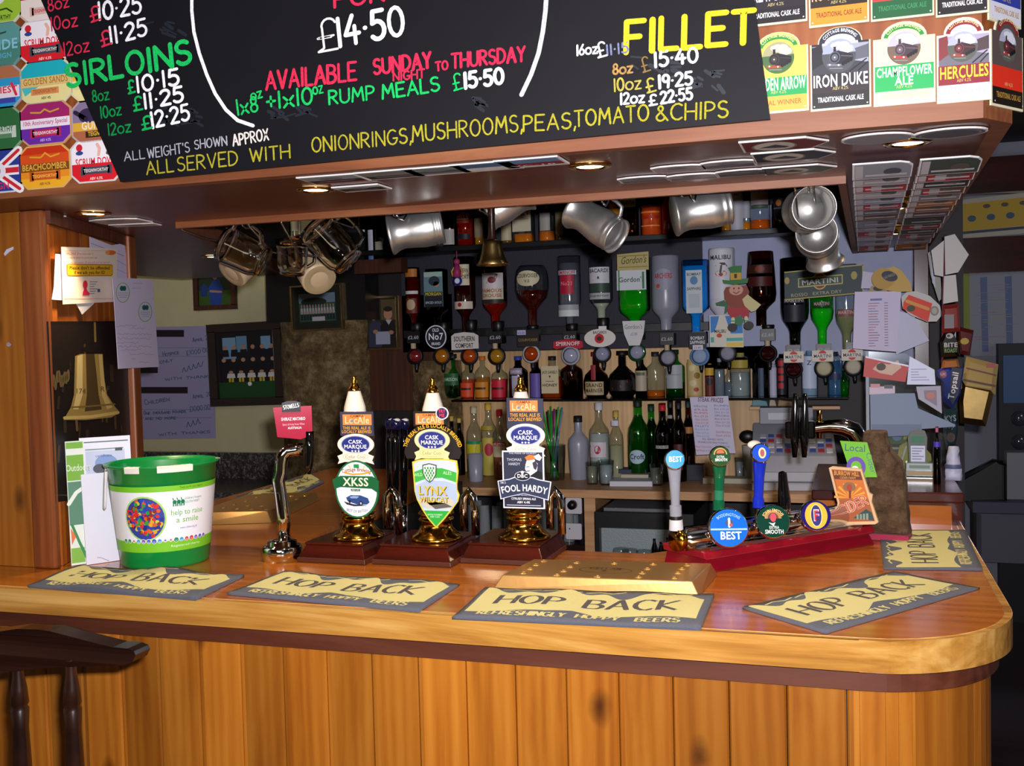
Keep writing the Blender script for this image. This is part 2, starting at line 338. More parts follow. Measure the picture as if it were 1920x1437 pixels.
HAND = {
 'A': (.7, [[(0, 0), (.35, 1), (.7, 0)], [(.12, .36), (.58, .36)]]), 'B': (.6, [[(0, 0), (0, 1)], [(0, 1)] + _arc(.25, .77, .3, .23, 90, -90, 6) + [(0, .54)], [(0, .54)] + _arc(.28, .27, .32, .27, 90, -90, 6) + [(0, 0)]]),
 'C': (.65, [_arc(.4, .5, .4, .5, 50, 310)]), 'D': (.65, [[(0, 0), (0, 1)] + _arc(.15, .5, .5, .5, 90, -90) + [(0, 0)]]), 'E': (.55, [[(.55, 1), (0, 1), (0, 0), (.55, 0)], [(0, .52), (.45, .52)]]),
 'F': (.55, [[(.55, 1), (0, 1), (0, 0)], [(0, .5), (.42, .5)]]), 'G': (.7, [_arc(.38, .5, .38, .5, 50, 340) + [(.74, .42), (.45, .42)]]), 'H': (.65, [[(0, 0), (0, 1)], [(.65, 0), (.65, 1)], [(0, .5), (.65, .5)]]),
 'I': (.1, [[(.05, 0), (.05, 1)]]), 'K': (.6, [[(0, 0), (0, 1)], [(.6, 1), (0, .45), (.6, 0)]]), 'L': (.5, [[(0, 1), (0, 0), (.5, 0)]]), 'M': (.8, [[(0, 0), (.1, 1), (.4, .35), (.7, 1), (.8, 0)]]),
 'N': (.65, [[(0, 0), (0, 1), (.65, 0), (.65, 1)]]), 'O': (.7, [_arc(.35, .5, .35, .5, 90, 450, 14)]), 'P': (.55, [[(0, 0), (0, 1)] + _arc(.2, .73, .35, .27, 90, -90, 7) + [(0, .46)]]),
 'R': (.6, [[(0, 0), (0, 1)] + _arc(.2, .75, .35, .25, 90, -90, 7) + [(0, .5)], [(.2, .5), (.6, 0)]]), 'S': (.55, [_arc(.28, .76, .26, .24, 40, 250, 8) + _arc(.28, .26, .28, .26, 80, -150, 8)]),
 'T': (.6, [[(0, 1), (.6, 1)], [(.3, 1), (.3, 0)]]), 'U': (.65, [[(0, 1)] + _arc(.32, .32, .32, .32, 180, 360) + [(.65, 1)]]), 'V': (.65, [[(0, 1), (.32, 0), (.65, 1)]]), 'W': (.9, [[(0, 1), (.22, 0), (.45, .8), (.68, 0), (.9, 1)]]),
 'X': (.6, [[(0, 0), (.6, 1)], [(0, 1), (.6, 0)]]), 'Y': (.6, [[(0, 1), (.3, .5), (.6, 1)], [(.3, .5), (.3, 0)]]), 'Z': (.55, [[(0, 1), (.55, 1), (0, 0), (.55, 0)]]),
 '0': (.6, [_arc(.3, .5, .3, .5, 90, 450, 14)]), '1': (.12, [[(.06, 1), (.06, 0)]]), '2': (.55, [_arc(.27, .74, .27, .26, 160, -40, 8) + [(0, 0), (.55, 0)]]), '4': (.6, [[(.35, 1), (0, .35), (.6, .35)], [(.42, .62), (.42, 0)]]),
 '5': (.55, [[(.52, 1), (.1, 1), (.05, .58)] + _arc(.25, .32, .3, .32, 120, -140, 9)]), '8': (.55, [_arc(.28, .75, .22, .25, 90, 450, 10), _arc(.28, .26, .28, .26, 90, 450, 10)]), '9': (.5, [_arc(.25, .72, .25, .28, 0, 360, 10), [(.5, .72), (.4, 0)]]),
 '6': (.55, [[(.45, 1), (.05, .4)], _arc(.28, .28, .28, .28, 90, 450, 10)]), '3': (.5, [_arc(.22, .76, .25, .24, 140, -80, 8), _arc(.22, .27, .28, .27, 80, -140, 8)]), '7': (.5, [[(0, 1), (.5, 1), (.15, 0)]]),
 '£': (.6, [_arc(.36, .78, .22, .22, 20, 200, 7) + [(.18, .1), (0, 0), (.6, .02)], [(0, .42), (.42, .42)]]), '.': (.12, [[(.05, .5), (.07, .5)]]), ',': (.12, [[(.08, .1), (.02, -.15)]]), '+': (.5, [[(0, .5), (.5, .5)], [(.25, .2), (.25, .8)]]),
 '&': (.75, [[(.75, 0), (.2, .75)] + _arc(.32, .82, .15, .18, 200, -40, 7) + [(.08, .35)] + _arc(.3, .24, .26, .24, 170, 370, 8)]), "'": (.1, [[(.05, 1), (.03, .8)]]),
}
def tag(o, label, cat=None, group=None, kind=None):
    if label: o['label'] = label
    if cat: o['category'] = cat
    if group: o['group'] = group
    if kind: o['kind'] = kind
    return o
def thing(name, label, cat, M=None, group=None):
    o = bpy.data.objects.new(name, None); COL.objects.link(o); o.empty_display_size = 0.05
    if M is not None: o.matrix_world = M if isinstance(M, Matrix) else Matrix.Translation(M)
    return tag(o, label, cat, group)
def T(x, y=None, z=None): return Matrix.Translation(x if y is None else (x, y, z))
def RZ(d): return Matrix.Rotation(math.radians(d), 4, 'Z')
def RX(d): return Matrix.Rotation(math.radians(d), 4, 'X')
def RYm(d): return Matrix.Rotation(math.radians(d), 4, 'Y')
def struct(name, b, M=None, label=None, bevel=0.0):
    o = b.build(name, None, M, bevel); o['kind'] = 'structure'
    if label: o['label'] = label
    return o
def clone(root, M, label=None):
    c = root.copy(); COL.objects.link(c); c.matrix_world = M
    if label: c['label'] = label
    for ch in root.children:
        d = ch.copy(); COL.objects.link(d); d.parent = c
        for g in ch.children:
            e = g.copy(); COL.objects.link(e); e.parent = d
    return c
for _c in 'ABCDEFGHIJKLMNOPQRSTUVWXYZabcdefghijklmnopqrstuvwxyz0123456789.,:£%&\'-': glyph(_c, 0.0); glyph(_c, 0.02)
def hit(px, py, M):
    """where the sight line of a picture point meets the local XZ plane of M (local coordinates)"""
    Mi = M.inverted(); o = Mi @ CAM; d = Mi.to_3x3() @ ray(px, py); t = -o.y / d.y; return o + d * t
def on(b, px, py, M):
    p = hit(px, py, M); b.ox, b.oy = px, py
    b.sx = abs(hit(px + 1, py, M).x - p.x); b.sz = abs(hit(px, py + 1, M).z - p.z); return M @ T(p.x, 0, p.z)
def wallM(A, B):
    d = Vector(B) - Vector(A); return T(A[0], A[1], 0) @ Matrix.Rotation(math.atan2(d.y, d.x), 4, 'Z')

# ================================================================= setting
ZT, ZS = 1.10, 1.927            # bar top, canopy soffit
b = MB(); b.box(-5, 5, -2.5, 8, -0.05, 0, 'darkwood'); struct('floor', b)
b = MB(); b.box(-5, 5, -2.5, 8, 2.62, 2.68, 'dark'); struct('ceiling', b)
YB = 4.35                       # back wall plane
b = MB(); b.box(-2.32, 0.42, YB, YB + 0.1, 0, 2.62, 'dark'); struct('wall_back', b)
b = MB(); b.box(-5, -1.9, 4.62, 4.7, 0, 2.62, 'cream'); struct('wall_left', b)
b = MB(); b.box(0.42, 5, 6.3, 6.4, 0, 2.62, 'roomgrey'); struct('wall_right', b)
b = MB(); b.box(-5, 5, -2.5, -2.42, 0, 2.62, 'cream'); struct('wall_front', b)
# cladding of the back wall
def panel(name, x0, y0, x1, y1, Y, m, th=0.02, label=None):
    a, c = PY(x0, (y0 + y1) / 2, Y), PY(x1, (y0 + y1) / 2, Y); t, u = PY((x0 + x1) / 2, y0, Y), PY((x0 + x1) / 2, y1, Y)
    b = MB(); b.box(a.x, c.x, Y, Y + th, u.z, t.z, m); return struct(name, b, None, label)
panel('wall_back_slate', 752, 380, 1318, 655, YB - 0.02, 'slate')
panel('wall_back_grey', 1318, 380, 1722, 690, YB - 0.02, 'greywall')
panel('wall_back_pine', 846, 655, 1440, 905, YB - 0.02, 'palepine')
panel('wall_back_boards', 662, 555, 850, 770, YB - 0.02, 'panelwood')
panel('wall_back_till', 1440, 690, 1722, 930, YB - 0.02, 'dark')
panel('baseboard_left', 268, 860, 530, 880, 4.595, 'darkwood')
# rough stone pier and the stone stump beside it
def rough(name, x0, y0, x1, y1, Y, dep, m):
    a, c = PY(x0, y1, Y), PY(x1, y0, Y); b = MB(); nx, nz = 12, 30; vs = []
    for j in range(nz + 1):
        for i in range(nx + 1):
            t = i / nx; zz = a.z + (c.z - a.z) * j / nz; an = PI * t
            r = 1 + random.uniform(-0.05, 0.05) + 0.03 * math.sin(zz * 17)
            vs.append(((a.x + c.x) / 2 - (c.x - a.x) / 2 * math.cos(an) * (1 + random.uniform(-0.02, 0.02)), Y + dep - dep * (math.sin(an) ** 0.6) * r, zz))
    b.add(vs, [(j * (nx + 1) + i, j * (nx + 1) + i + 1, (j + 1) * (nx + 1) + i + 1, (j + 1) * (nx + 1) + i) for j in range(nz) for i in range(nx)], m, True)
    return struct(name, b)
rough('pillar_stone', 518, 560, 668, 1110, 4.2, 0.2, 'stone')
rough('pillar_stone_low', 768, 676, 852, 900, 4.24, 0.1, 'stone')
panel('beam_left', 498, 440, 684, 602, 4.18, 'black', 0.14)
panel('beam_shelf_end', 664, 486, 752, 512, 4.1, 'panelwood', 0.07)

# side table seen low through the gap at the left
r = thing('side_counter', 'dark speckled side counter against the cream wall behind the left bar wing', 'counter', (-3.0, 4.35, 0))
b = MB(); b.box(-1.1, 0.42, -0.25, 0.24, 0.9, 0.94, 'granite'); b.build('worktop', r)
b = MB(); b.box(-1.08, 0.40, -0.22, 0.22, 0, 0.9, 'darkwood'); b.build('cabinet', r)
b = MB(); b.box(-1.1, 0.42, 0.205, 0.24, 0.94, 1.07, 'granite'); b.build('upstand', r)

# ================================================================= bar counter
def arcpts(cx, cy, r, a0, a1, n=14): return [(cx + r * math.cos(math.radians(a0 + (a1 - a0) * i / n)), cy + r * math.sin(math.radians(a0 + (a1 - a0) * i / n))) for i in range(n + 1)]
def offset(path, d):
    out = []
    for i, p in enumerate(path):
        q0, q1 = Vector(path[max(i - 1, 0)]), Vector(path[min(i + 1, len(path) - 1)]); t = (q1 - q0).normalized()
        out.append((p[0] - t.y * d, p[1] + t.x * d))
    return out
def ribbon(b, path, d0, d1, z0, z1, m):
    b.prism(offset(path, d0) + offset(path, d1)[::-1], z0, z1, m)
YF, RX_ = 1.76, 0.27
bpath = [(-2.95, YF), (-1.4, YF), (0.01, YF)] + arcpts(0.01, YF + 0.26, 0.26, -80, 0) + [(RX_, 2.8), (RX_, 3.46)]
inner = [(-0.05, 3.46), (-0.07, 2.75), (-0.45, 2.37), (-1.33, 2.37), (-1.40, 2.8), (-1.47, 3.80), (-2.02, 3.80), (-1.99, 2.55), (-1.76, 1.98), (-2.95, 1.98)]
r = thing('bar_counter', 'long varnished pine bar counter with rounded right corner and boarded front', 'bar counter', (0, 0, 0))
b = MB(); b.prism(offset(bpath, 0.0135) + inner, ZT - 0.045, ZT, 'barwood'); tag(b.build('worktop', r), 'glossy orange-brown worktop')
b = MB(); ribbon(b, bpath, 0, 0.0135, ZT - 0.052, ZT + 0.0002, 'baredge'); tag(b.build('edge_lipping', r, None, 0.005), 'pale burr-figured front edge')
b = MB(); ribbon(b, bpath, 0.022, 0.06, ZT - 0.09, ZT - 0.052, 'mahog'); tag(b.build('apron', r, None, 0.003), 'dark brown moulding under the edge')
b = MB()
p2 = offset(bpath, 0.036)
for i in range(31):
    x0 = -2.92 + 0.097 * i
    if x0 > 0.0: break
    x1 = min(x0 + 0.0955, 0.012); y = YF + 0.036
    b.prism([(x0, y + 0.004), (x0 + 0.003, y), (x1 - 0.003, y), (x1, y + 0.004), (x1, y + 0.02), (x0, y + 0.02)], 0, ZT - 0.06, 'pine')
for i in range(2, len(p2) - 1):
    (xa, ya), (xb, yb) = p2[i], p2[i + 1]
    n = max(1, round(math.hypot(xb - xa, yb - ya) / 0.1)) if i > 14 else 1
    if i <= 15 and i % 2 == 1 and i > 2: pass
    for k in range(n):
        A = Vector((xa + (xb - xa) * k / n, ya + (yb - ya) * k / n)); B = Vector((xa + (xb - xa) * (k + 1) / n, ya + (yb - ya) * (k + 1) / n))
        t = (B - A).normalized(); nn = Vector((-t.y, t.x)); e = 0.0008 if i < 16 else 0.003
        b.prism([tuple(A + t * e * 0.3), tuple(B - t * e * 0.3), tuple(B + nn * 0.02), tuple(A + nn * 0.02)], 0, ZT - 0.06, 'pine')
tag(b.build('cladding', r), 'knotty orange pine boarding')
b = MB(); b.prism(offset(bpath, 0.06)[1:-1] + [(RX_ - .06, 3.3), (RX_ - .08, 3.3)] + offset(bpath, 0.08)[1:-1][::-1], 0, ZT - 0.05, 'dark'); b.build('backing', r)
b = MB(); ribbon(b, inner[1:7], 0.0, -0.02, 0, ZT - 0.045, 'dark'); b.build('inner_cladding', r)
# raised flap across the right wing
r = thing('bar_flap', 'raised wooden box section across the right bar wing behind the striped towel', 'bar flap', (0.09, 2.87, ZT))
b = MB(); b.box(-0.19, 0.185, -0.012, 0.575, 0.058, 0.085, 'redwood'); b.build('lid', r, None, 0.004)
b = MB(); b.box(-0.18, 0.175, 0, 0.565, 0, 0.058, 'barwood'); b.build('front_panel', r)
b = MB(); b.box(0.155, 0.18, -0.008, 0.0, 0, 0.058, 'redwood'); b.box(-0.13, 0.155, -0.004, 0.0, 0.05, 0.058, 'redwood'); b.build('frame', r)

# ================================================================= canopy
cpath = [(-2.95, YF), (-1.3, YF), (0.2, YF), (0.25, YF + 0.07), (0.275, 3.0), (0.30, 4.33)]
cin = [(0.02, 4.33), (-0.015, 2.3), (-1.63, 2.3), (-2.38, 4.15), (-2.95, 4.15)]
r = thing('bar_canopy', 'dark wooden overhead canopy hanging above the bar counter', 'canopy', (0, 0, 0))
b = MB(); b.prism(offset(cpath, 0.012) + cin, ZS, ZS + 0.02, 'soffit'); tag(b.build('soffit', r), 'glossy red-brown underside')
b = MB(); ribbon(b, cpath, 0.0, 0.03, ZS - 0.002, ZS + 0.04, 'fascia'); tag(b.build('trim_board', r, None, 0.004), 'light brown bottom trim')
b = MB(); ribbon(b, cpath, 0.008, 0.03, ZS + 0.04, 2.6, 'post'); b.build('fascia', r)
b = MB(); ribbon(b, cin[:4], -0.004, 0.016, ZS - 0.016, ZS + 0.03, 'fascia'); b.build('inner_bead', r, None, 0.003)
b = MB(); ribbon(b, cin[:4], 0.0, 0.012, ZS + 0.03, 2.6, 'dark'); b.build('unseen_inner_fascia', r)  # unseen boards added to stop light leaking through the canopy
# downlights let into the soffit
spots = [(175, 400, 'leftmost above the column'), (592, 355, 'above the wine tap'), (1106, 311, 'above the right hand pump'), (1702, 267, 'front right corner'),
         (1675, 390, 'nearer of the right wing pair'), (1670, 438, 'farthest on the right wing'), (400, 481, 'behind the hanging mugs')]
for px, py, w in spots:
    p = PZ(px, py, ZS - (0.022 if 'wing' in w else 0.001))
    r = thing('downlight', 'round brass recessed spotlight in the canopy, ' + w, 'spotlight', p, 'recessed spotlights in the canopy')
    b = MB(); b.lathe([(0.026, 0.0), (0.028, -0.004), (0.040, -0.003), (0.041, 0.0), (0.041, 0.0 if 'wing' not in w else 0.021)], 'brass', 28); b.build('bezel', r)
    b = MB(); b.lathe([(0.0001, -0.0012), (0.026, -0.0012), (0.027, 0.0)], 'lampglow', 24); b.build('bulb', r)
    l = lamp('downlight_beam', 'SPOT', p - Vector((0, 0, 0.012)), 11, (1.0, 0.76, 0.46), None, spot_size=math.radians(105), spot_blend=0.8, shadow_soft_size=0.02)

# ================================================================= boarded column at the left
CA, CB = (-1.753, 1.957), (-1.965, 2.51)
r = thing('boarded_column', 'knotty pine boarded column rising from the left end of the bar', 'column', (0, 0, 0))
b = MB(); b.box(-2.95, -1.80, 1.945, 1.98, ZT + .0008, ZS - .0005, 'pine'); b.build('front_boards', r)
b = MB(); b.box(-1.81, -1.745, 1.935, 1.955, ZT + .0008, ZS - .0005, 'post'); b.build('corner_post', r, None, 0.006)
SM = wallM(CA, CB); b = MB(); b.M = SM; L_ = (Vector(CB) - Vector(CA)).length
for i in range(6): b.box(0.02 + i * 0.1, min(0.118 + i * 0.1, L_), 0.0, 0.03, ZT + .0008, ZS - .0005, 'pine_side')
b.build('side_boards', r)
b = MB(); b.M = SM; b.box(L_ - 0.045, L_ + 0.02, -0.02, 0.05, ZT + .0008, ZS - .0005, 'post'); b.build('end_post', r, None, 0.005)
b = MB(); b.M = SM; b.box(0.0, L_, -0.012, 0.0, ZS - 0.03, ZS - 0.0005, 'mahog'); b.build('cornice', r)
# post under the far end of the right canopy wing
r = thing('canopy_post', 'slim reddish wooden post holding up the far end of the right canopy wing', 'post', PY(1728, 700, 4.24))
zb = PY(1728, 930, 4.24).z - PY(1728, 700, 4.24).z
b = MB(); b.box(-0.028, 0.028, -0.028, 0.028, -r.location.z, ZS - r.location.z - 0.002, 'redwood'); b.build('shaft', r, None, 0.004)
b = MB(); b.box(-0.036, 0.036, -0.036, 0.036, -0.002, 0.02, 'post'); b.build('collar', r, None, 0.003)

# ================================================================= chalkboard menu
YC = YF - 0.014
b = MB(); p0 = b.at(800, 150, YC); r = thing('menu_chalkboard', 'large black chalkboard with steak prices leaning along the canopy front', 'chalkboard', p0)
def q(x, y): p = PY(x, y, YC); return ((p.x - p0.x) / b.sx + b.ox, b.oy - (p.z - p0.z) / b.sz)
b.plate([q(226, 341), q(1444, 223), q(1402, -90), q(38, -90)], 0.010, 'board'); b.build('board', r)
chalk = MB(); chalk.at(800, 150, YC)
def ch(t, x0, y0, x1, y1, h, c, wd, L=2, jit=0.02):
    a, e = q(x0, y0), q(x1, y1); chalk.hand(t, a[0], a[1], e[0], e[1], h, 'c' + c, wd, L, jit)
def cs(pts, c, wd, L=2): chalk.stroke([q(x, y) for x, y in pts], wd, 'c' + c, L)
WH, RD, GN, YL, DY, GY, OC = '#f4f4f6', '#d83050', '#20c060', '#f6cc30', '#a8a030', '#a8aab4', '#b08a50'
ch('8oz', 92, 22, 130, 12, 26, RD, 4); ch('10oz', 97, 58, 146, 48, 28, RD, 4); ch('12oz', 121, 105, 168, 96, 28, RD, 4)
ch('£', 172, 42, 190, 36, 30, RD, 5); ch('10.25', 186, 38, 265, 24, 36, WH, 7); ch('£', 192, 88, 210, 82, 30, RD, 5); ch('11.25', 208, 82, 276, 66, 34, WH, 7)
ch('SIRLOINS', 128, 164, 358, 118, 46, GN, 11)
ch('8oz', 175, 192, 205, 186, 24, '#129048', 4); ch('10oz', 190, 222, 228, 215, 24, '#129048', 4); ch('12oz', 204, 254, 246, 247, 24, '#129048', 4)
ch('£', 242, 176, 254, 173, 26, '#18b058', 5); ch('10.15', 258, 173, 336, 158, 32, WH, 7); ch('£', 252, 208, 268, 205, 28, '#18b058', 5); ch('11.25', 272, 204, 344, 190, 30, WH, 7); ch('£', 268, 244, 286, 240, 26, '#18b058', 5); ch('12.25', 286, 240, 356, 224, 32, WH, 7)
cs([(360, -30), (360, 20), (364, 60), (374, 100), (388, 140), (404, 176), (424, 206), (446, 226), (475, 236)], WH, 7)
cs([(1026, -30), (1023, 20), (1018, 60), (1010, 100), (996, 140), (978, 178)], '#c4c6cc', 8)
ch('FOR', 628, 14, 720, 2, 30, RD, 7); ch('£', 598, 98, 634, 92, 62, '#e6e4e0', 5); cs([(598, 72), (626, 66)], '#e6e4e0', 4); ch('14.50', 636, 88, 758, 64, 54, WH, 10)
ch('AVAILABLE', 500, 168, 668, 150, 34, RD, 7); ch('SUNDAY', 702, 140, 808, 126, 28, RD, 7); ch('NIGHT', 738, 152, 796, 146, 16, RD, 4); ch('TO', 818, 133, 840, 130, 16, RD, 5); ch('THURSDAY', 848, 128, 984, 114, 26, RD, 6)
ch('1x8', 446, 216, 484, 208, 30, GN, 5); ch('oz', 472, 188, 492, 182, 20, GN, 4); ch('+1x10', 502, 206, 586, 194, 32, GN, 6); ch('oz', 588, 178, 606, 174, 22, GN, 4); ch('RUMP', 618, 196, 702, 186, 26, GN, 5); ch('MEALS', 718, 186, 824, 170, 26, GN, 5); ch('£', 852, 170, 868, 166, 30, GN, 4); ch('15.50', 872, 166, 944, 156, 28, WH, 8)
ch('16oz', 1082, 104, 1120, 100, 18, WH, 4); ch('£', 1122, 108, 1138, 104, 26, WH, 4); ch('11.15', 1138, 104, 1178, 98, 18, '#7880a0', 4)
ch('FILLET', 1174, 98, 1412, 80, 54, YL, 12); ch('8oz', 1150, 140, 1186, 136, 18, OC, 4); ch('£', 1206, 136, 1220, 132, 26, '#886a40', 3); ch('15.40', 1228, 126, 1308, 116, 25, WH, 6)
ch('10oz', 1152, 172, 1202, 166, 22, '#b0a44c', 4); ch('£', 1214, 174, 1230, 170, 24, '#b0a44c', 4); ch('19.25', 1236, 166, 1298, 158, 22, WH, 5.5); ch('12oz', 1164, 196, 1208, 192, 19, WH, 4.5); ch('£', 1218, 198, 1232, 196, 18, WH, 4); ch('22.55', 1240, 194, 1298, 186, 20, WH, 5)
ch('ALL', 234, 302, 272, 297, 18, GY, 3); ch("WEIGHT'S", 278, 297, 356, 285, 20, GY, 3); ch('SHOWN', 366, 280, 426, 272, 18, GY, 3); ch('APPROX', 438, 274, 504, 262, 22, '#e0d8d0', 4)
ch('ALL', 276, 328, 326, 321, 26, DY, 4); ch('SERVED', 334, 321, 446, 309, 28, DY, 4); ch('WITH', 470, 304, 544, 296, 26, DY, 4); ch('ONIONRINGS,', 586, 286, 772, 268, 28, DY, 4); ch('MUSHROOMS,', 774, 266, 980, 246, 30, DY, 4); ch('PEAS,', 982, 246, 1080, 240, 28, DY, 4); ch('TOMATO', 1078, 238, 1216, 226, 28, DY, 4); ch('&', 1230, 228, 1252, 226, 26, DY, 4); ch('CHIPS', 1258, 226, 1364, 220, 28, DY, 4)
for x, y, n, s0 in ((330, 215, 16, 40), (1240, 125, 14, 60), (1330, 150, 8, 40), (540, 205, 10, 40), (905, 190, 6, 20), (300, 50, 8, 40)):
    for _ in range(n):
        a = (x + random.uniform(-s0, s0), y + random.uniform(-s0, s0) * 0.5); chalk.stroke([q(*a), q(a[0] + random.uniform(8, 26), a[1] + random.uniform(-8, 14))], random.uniform(3, 8), '#20242e', 1)
chalk.build('chalk_lettering', r)
# ================================================================= pump clips pinned on the canopy front
YP = YF + 0.003
def octo(x0, y0, x1, y1, c): return [(x0 + c, y0), (x1 - c, y0), (x1, y0 + c), (x1, y1 - c), (x1 - c, y1), (x0 + c, y1), (x0, y1 - c), (x0, y0 + c)]
def hband(pts, ya, yb):
    """slice of a convex outline between two heights"""
    def cut(ps, y, keep):
        out = []
        for i in range(len(ps)):
            a, e = ps[i], ps[(i + 1) % len(ps)]; ia, ie = keep(a[1], y), keep(e[1], y)
            if ia: out.append(a)
            if ia != ie: t = (y - a[1]) / (e[1] - a[1]); out.append((a[0] + (e[0] - a[0]) * t, y))
        return out
    return cut(cut(pts, ya, lambda v, y: v >= y), yb, lambda v, y: v <= y)
G1 = 'octagonal beer clips pinned on the left of the canopy'
def octclip(cx, cy, label, rim, bands, art=(), w=97, h=82):
    b = MB(); p = b.at(cx, cy, YP - 0.004); o = octo(cx - w / 2, cy - h / 2, cx + w / 2, cy + h / 2, 15)
    b.plate(o, 0.003, rim); i_ = octo(cx - w / 2 + 3, cy - h / 2 + 3, cx + w / 2 - 3, cy + h / 2 - 3, 14)
    for a, e, c in bands:
        s = hband(i_, cy - h / 2 + a * h, cy - h / 2 + e * h)
        if len(s) > 2: b.poly(s, c, 1)
    for f in art: f(b, cx, cy)
    o = b.build('pump_clip', None, p); tag(o, label, 'pump clip', G1)
def tx(t, dx, dy, h, c, w=None, bold=0.02, rot=0.0, L=4): return lambda b, x, y: b.text(t, x + dx, y + dy, h, c, L, 'c', w, rot, bold)
def rc(x0, y0, x1, y1, c, L=2): return lambda b, x, y: b.rect(x + x0, y + y0, x + x1, y + y1, c, L)
def el(dx, dy, rx, ry, c, L=2): return lambda b, x, y: b.ell(x + dx, y + dy, rx, ry, c, L)
def st(pts, w, c, L=3): return lambda b, x, y: b.stroke([(x + u, y + v) for u, v in pts], w, c, L)
def pg(pts, c, L=2): return lambda b, x, y: b.poly([(x + u, y + v) for u, v in pts], c, L)
def plaque(dy, c1, c2, w=50): return [rc(-w / 2, dy - 7, w / 2, dy + 7, c1, 2), rc(-w / 2 - 4, dy - 9, -w / 2 + 4, dy + 9, c1, 2), rc(w / 2 - 4, dy - 9, w / 2 + 4, dy + 9, c1, 2), tx('TEIGNWORTHY', 0, dy + 3, 6, c2, w - 4)]
scrum = [el(-30, -26, 6, 7, '#d02838', 3), el(-30, -16, 7, 4, '#304890', 3), st([(4, -30), (8, -22), (6, -10)], 6, '#e8b8a8', 3), st([(24, -34), (28, -24), (22, -12), (30, -8)], 5, '#6a4848', 3), tx('SCRUM DOWN', 2, 8, 13, '#d8283c', 80)] + plaque(18, '#484858', '#f0e8e0') + [tx('ABV 4.3%', 0, 36, 5, '#f4d8d8', 24)]
sc_b = [(0, .56, '#f2eef4'), (.56, 1, '#d8202c')]
octclip(-8, 5, 'lime green octagonal clip at the top of the far left column', '#cfd8b8', [(0, 1, '#9cc83a')], [el(-2, -8, 20, 14, '#dfe6f2'), st([(-30, 20), (20, 14), (30, 22)], 3, '#2c4a20'), tx('TEIGNWORTHY', 0, 34, 8, '#2c4a20', 56)])
octclip(-8, 85, 'teal octagonal clip below the lime green one', '#6f9a94', [(0, .5, '#5c9a98'), (.5, 1, '#4a8478')], [tx('PRIDE', 10, 10, 18, '#8ac8dc', 64), st([(-20, -16), (20, -22)], 3, '#2c4a48'), tx('TEIGN', 12, 26, 9, '#5ab0c8', 36)])
octclip(-8, 164, 'sky blue octagonal clip with red and white lettering', '#a8aab0', [(0, .32, '#b0704c'), (.32, 1, '#2c9ad0')], [rc(-40, 0, 44, 22, '#e8e0ea', 2), tx('REDIEST', 8, 13, 12, '#d83048', 66), rc(-30, 22, 36, 32, '#3848a8', 2), st([(30, -4), (38, 18)], 5, '#d83048')])
octclip(-8, 243, 'dark green octagonal clip above the union flag clip', '#88a888', [(0, 1, '#2e6a3c')], [rc(-40, -4, 38, 18, '#c4d0c4', 2), tx('TEIGNWORTHY', 0, 6, 10, '#2e6a3c', 66), rc(-30, 10, 30, 18, '#5a8860', 3)])
octclip(-8, 322, 'octagonal clip painted as a union flag, bottom of the far left column', '#d0d0dc', [(0, 1, '#2c3c94')], [st([(-44, -36), (44, 36)], 16, '#f0f0f4', 2), st([(-44, 36), (44, -36)], 16, '#f0f0f4', 2.2), st([(-44, -36), (44, 36)], 6, '#d02838', 3), st([(-44, 36), (44, -36)], 6, '#d02838', 3.2), rc(-44, -9, 44, 9, '#f0f0f4', 4), rc(-44, -5, 44, 5, '#d02838', 5), el(0, 0, 20, 18, '#e8e4f0', 6), el(0, 0, 11, 10, '#8a90b0', 7), tx('TEIGN', 4, 34, 12, '#d83058', 44, L=6)])
octclip(84, -1, 'white and red octagonal clip peeping out at the very top beside the chalkboard', '#d0b8b0', [(0, .45, '#a82838'), (.45, 1, '#eadfd8')], plaque(20, '#d8b8b0', '#c83040'))
octclip(84, 76, 'white and red rugby octagonal clip, higher of the two', '#d8d0d4', sc_b, scrum)
octclip(86, 153, 'pale yellow and turquoise octagonal clip with a sandy banner', '#e0d8b0', [(0, .42, '#1fb0c0'), (.42, 1, '#e8dc98')], [pg([(-45, 10), (-45, -4), (-20, -8), (-10, 6), (-40, 24)], '#48c0c4', 2), rc(-46, -10, 46, 8, '#e0c078', 3), tx('GOLDEN SANDS', 0, 4, 12, '#b0803c', 84), rc(-28, 12, 24, 24, '#d89058', 3), tx('TEIGNWORTHY', -2, 21, 7, '#a85828', 44), tx('ABV 4%', 0, 33, 5, '#6a5a28', 18)])
octclip(85, 231, 'purple and magenta octagonal clip with a white banner', '#d09a70', [(0, .42, '#a02468'), (.42, 1, '#6a2ca8')], [st([(-26, -22), (-8, -20), (0, -26), (10, -20), (26, -24)], 3, '#c8a040'), rc(-46, -9, 46, 8, '#f0e6f0', 3), tx('10th Anniversary Special', 0, 2, 8, '#c06090', 84)] + plaque(18, '#b82858', '#f8e8f0') + [tx('ABV 4.5%', 0, 34, 5, '#d8b8e8', 20)])
octclip(84, 313, 'orange sunset octagonal clip, bottom of the second column', '#e0b060', [(0, .2, '#c83414'), (.2, .46, '#d8501c'), (.46, .75, '#e89024'), (.75, 1, '#f0b028')], [st([(-26, -20), (-6, -18), (2, -26), (12, -18), (28, -22)], 3, '#e0a030'), rc(-46, -7, 46, 8, '#7a4c1c', 3), tx('BEACHCOMBER', 0, 5, 11, '#e8b040', 84)] + plaque(17, '#c85820', '#f8c850') + [tx('ABV 4.5%', 0, 34, 5, '#7a5020', 20)])
octclip(181, 148, 'pale yellow octagonal clip mostly hidden by the edge of the chalkboard', '#e0d8a8', [(0, .5, '#e8c040'), (.5, 1, '#efe2a0')])
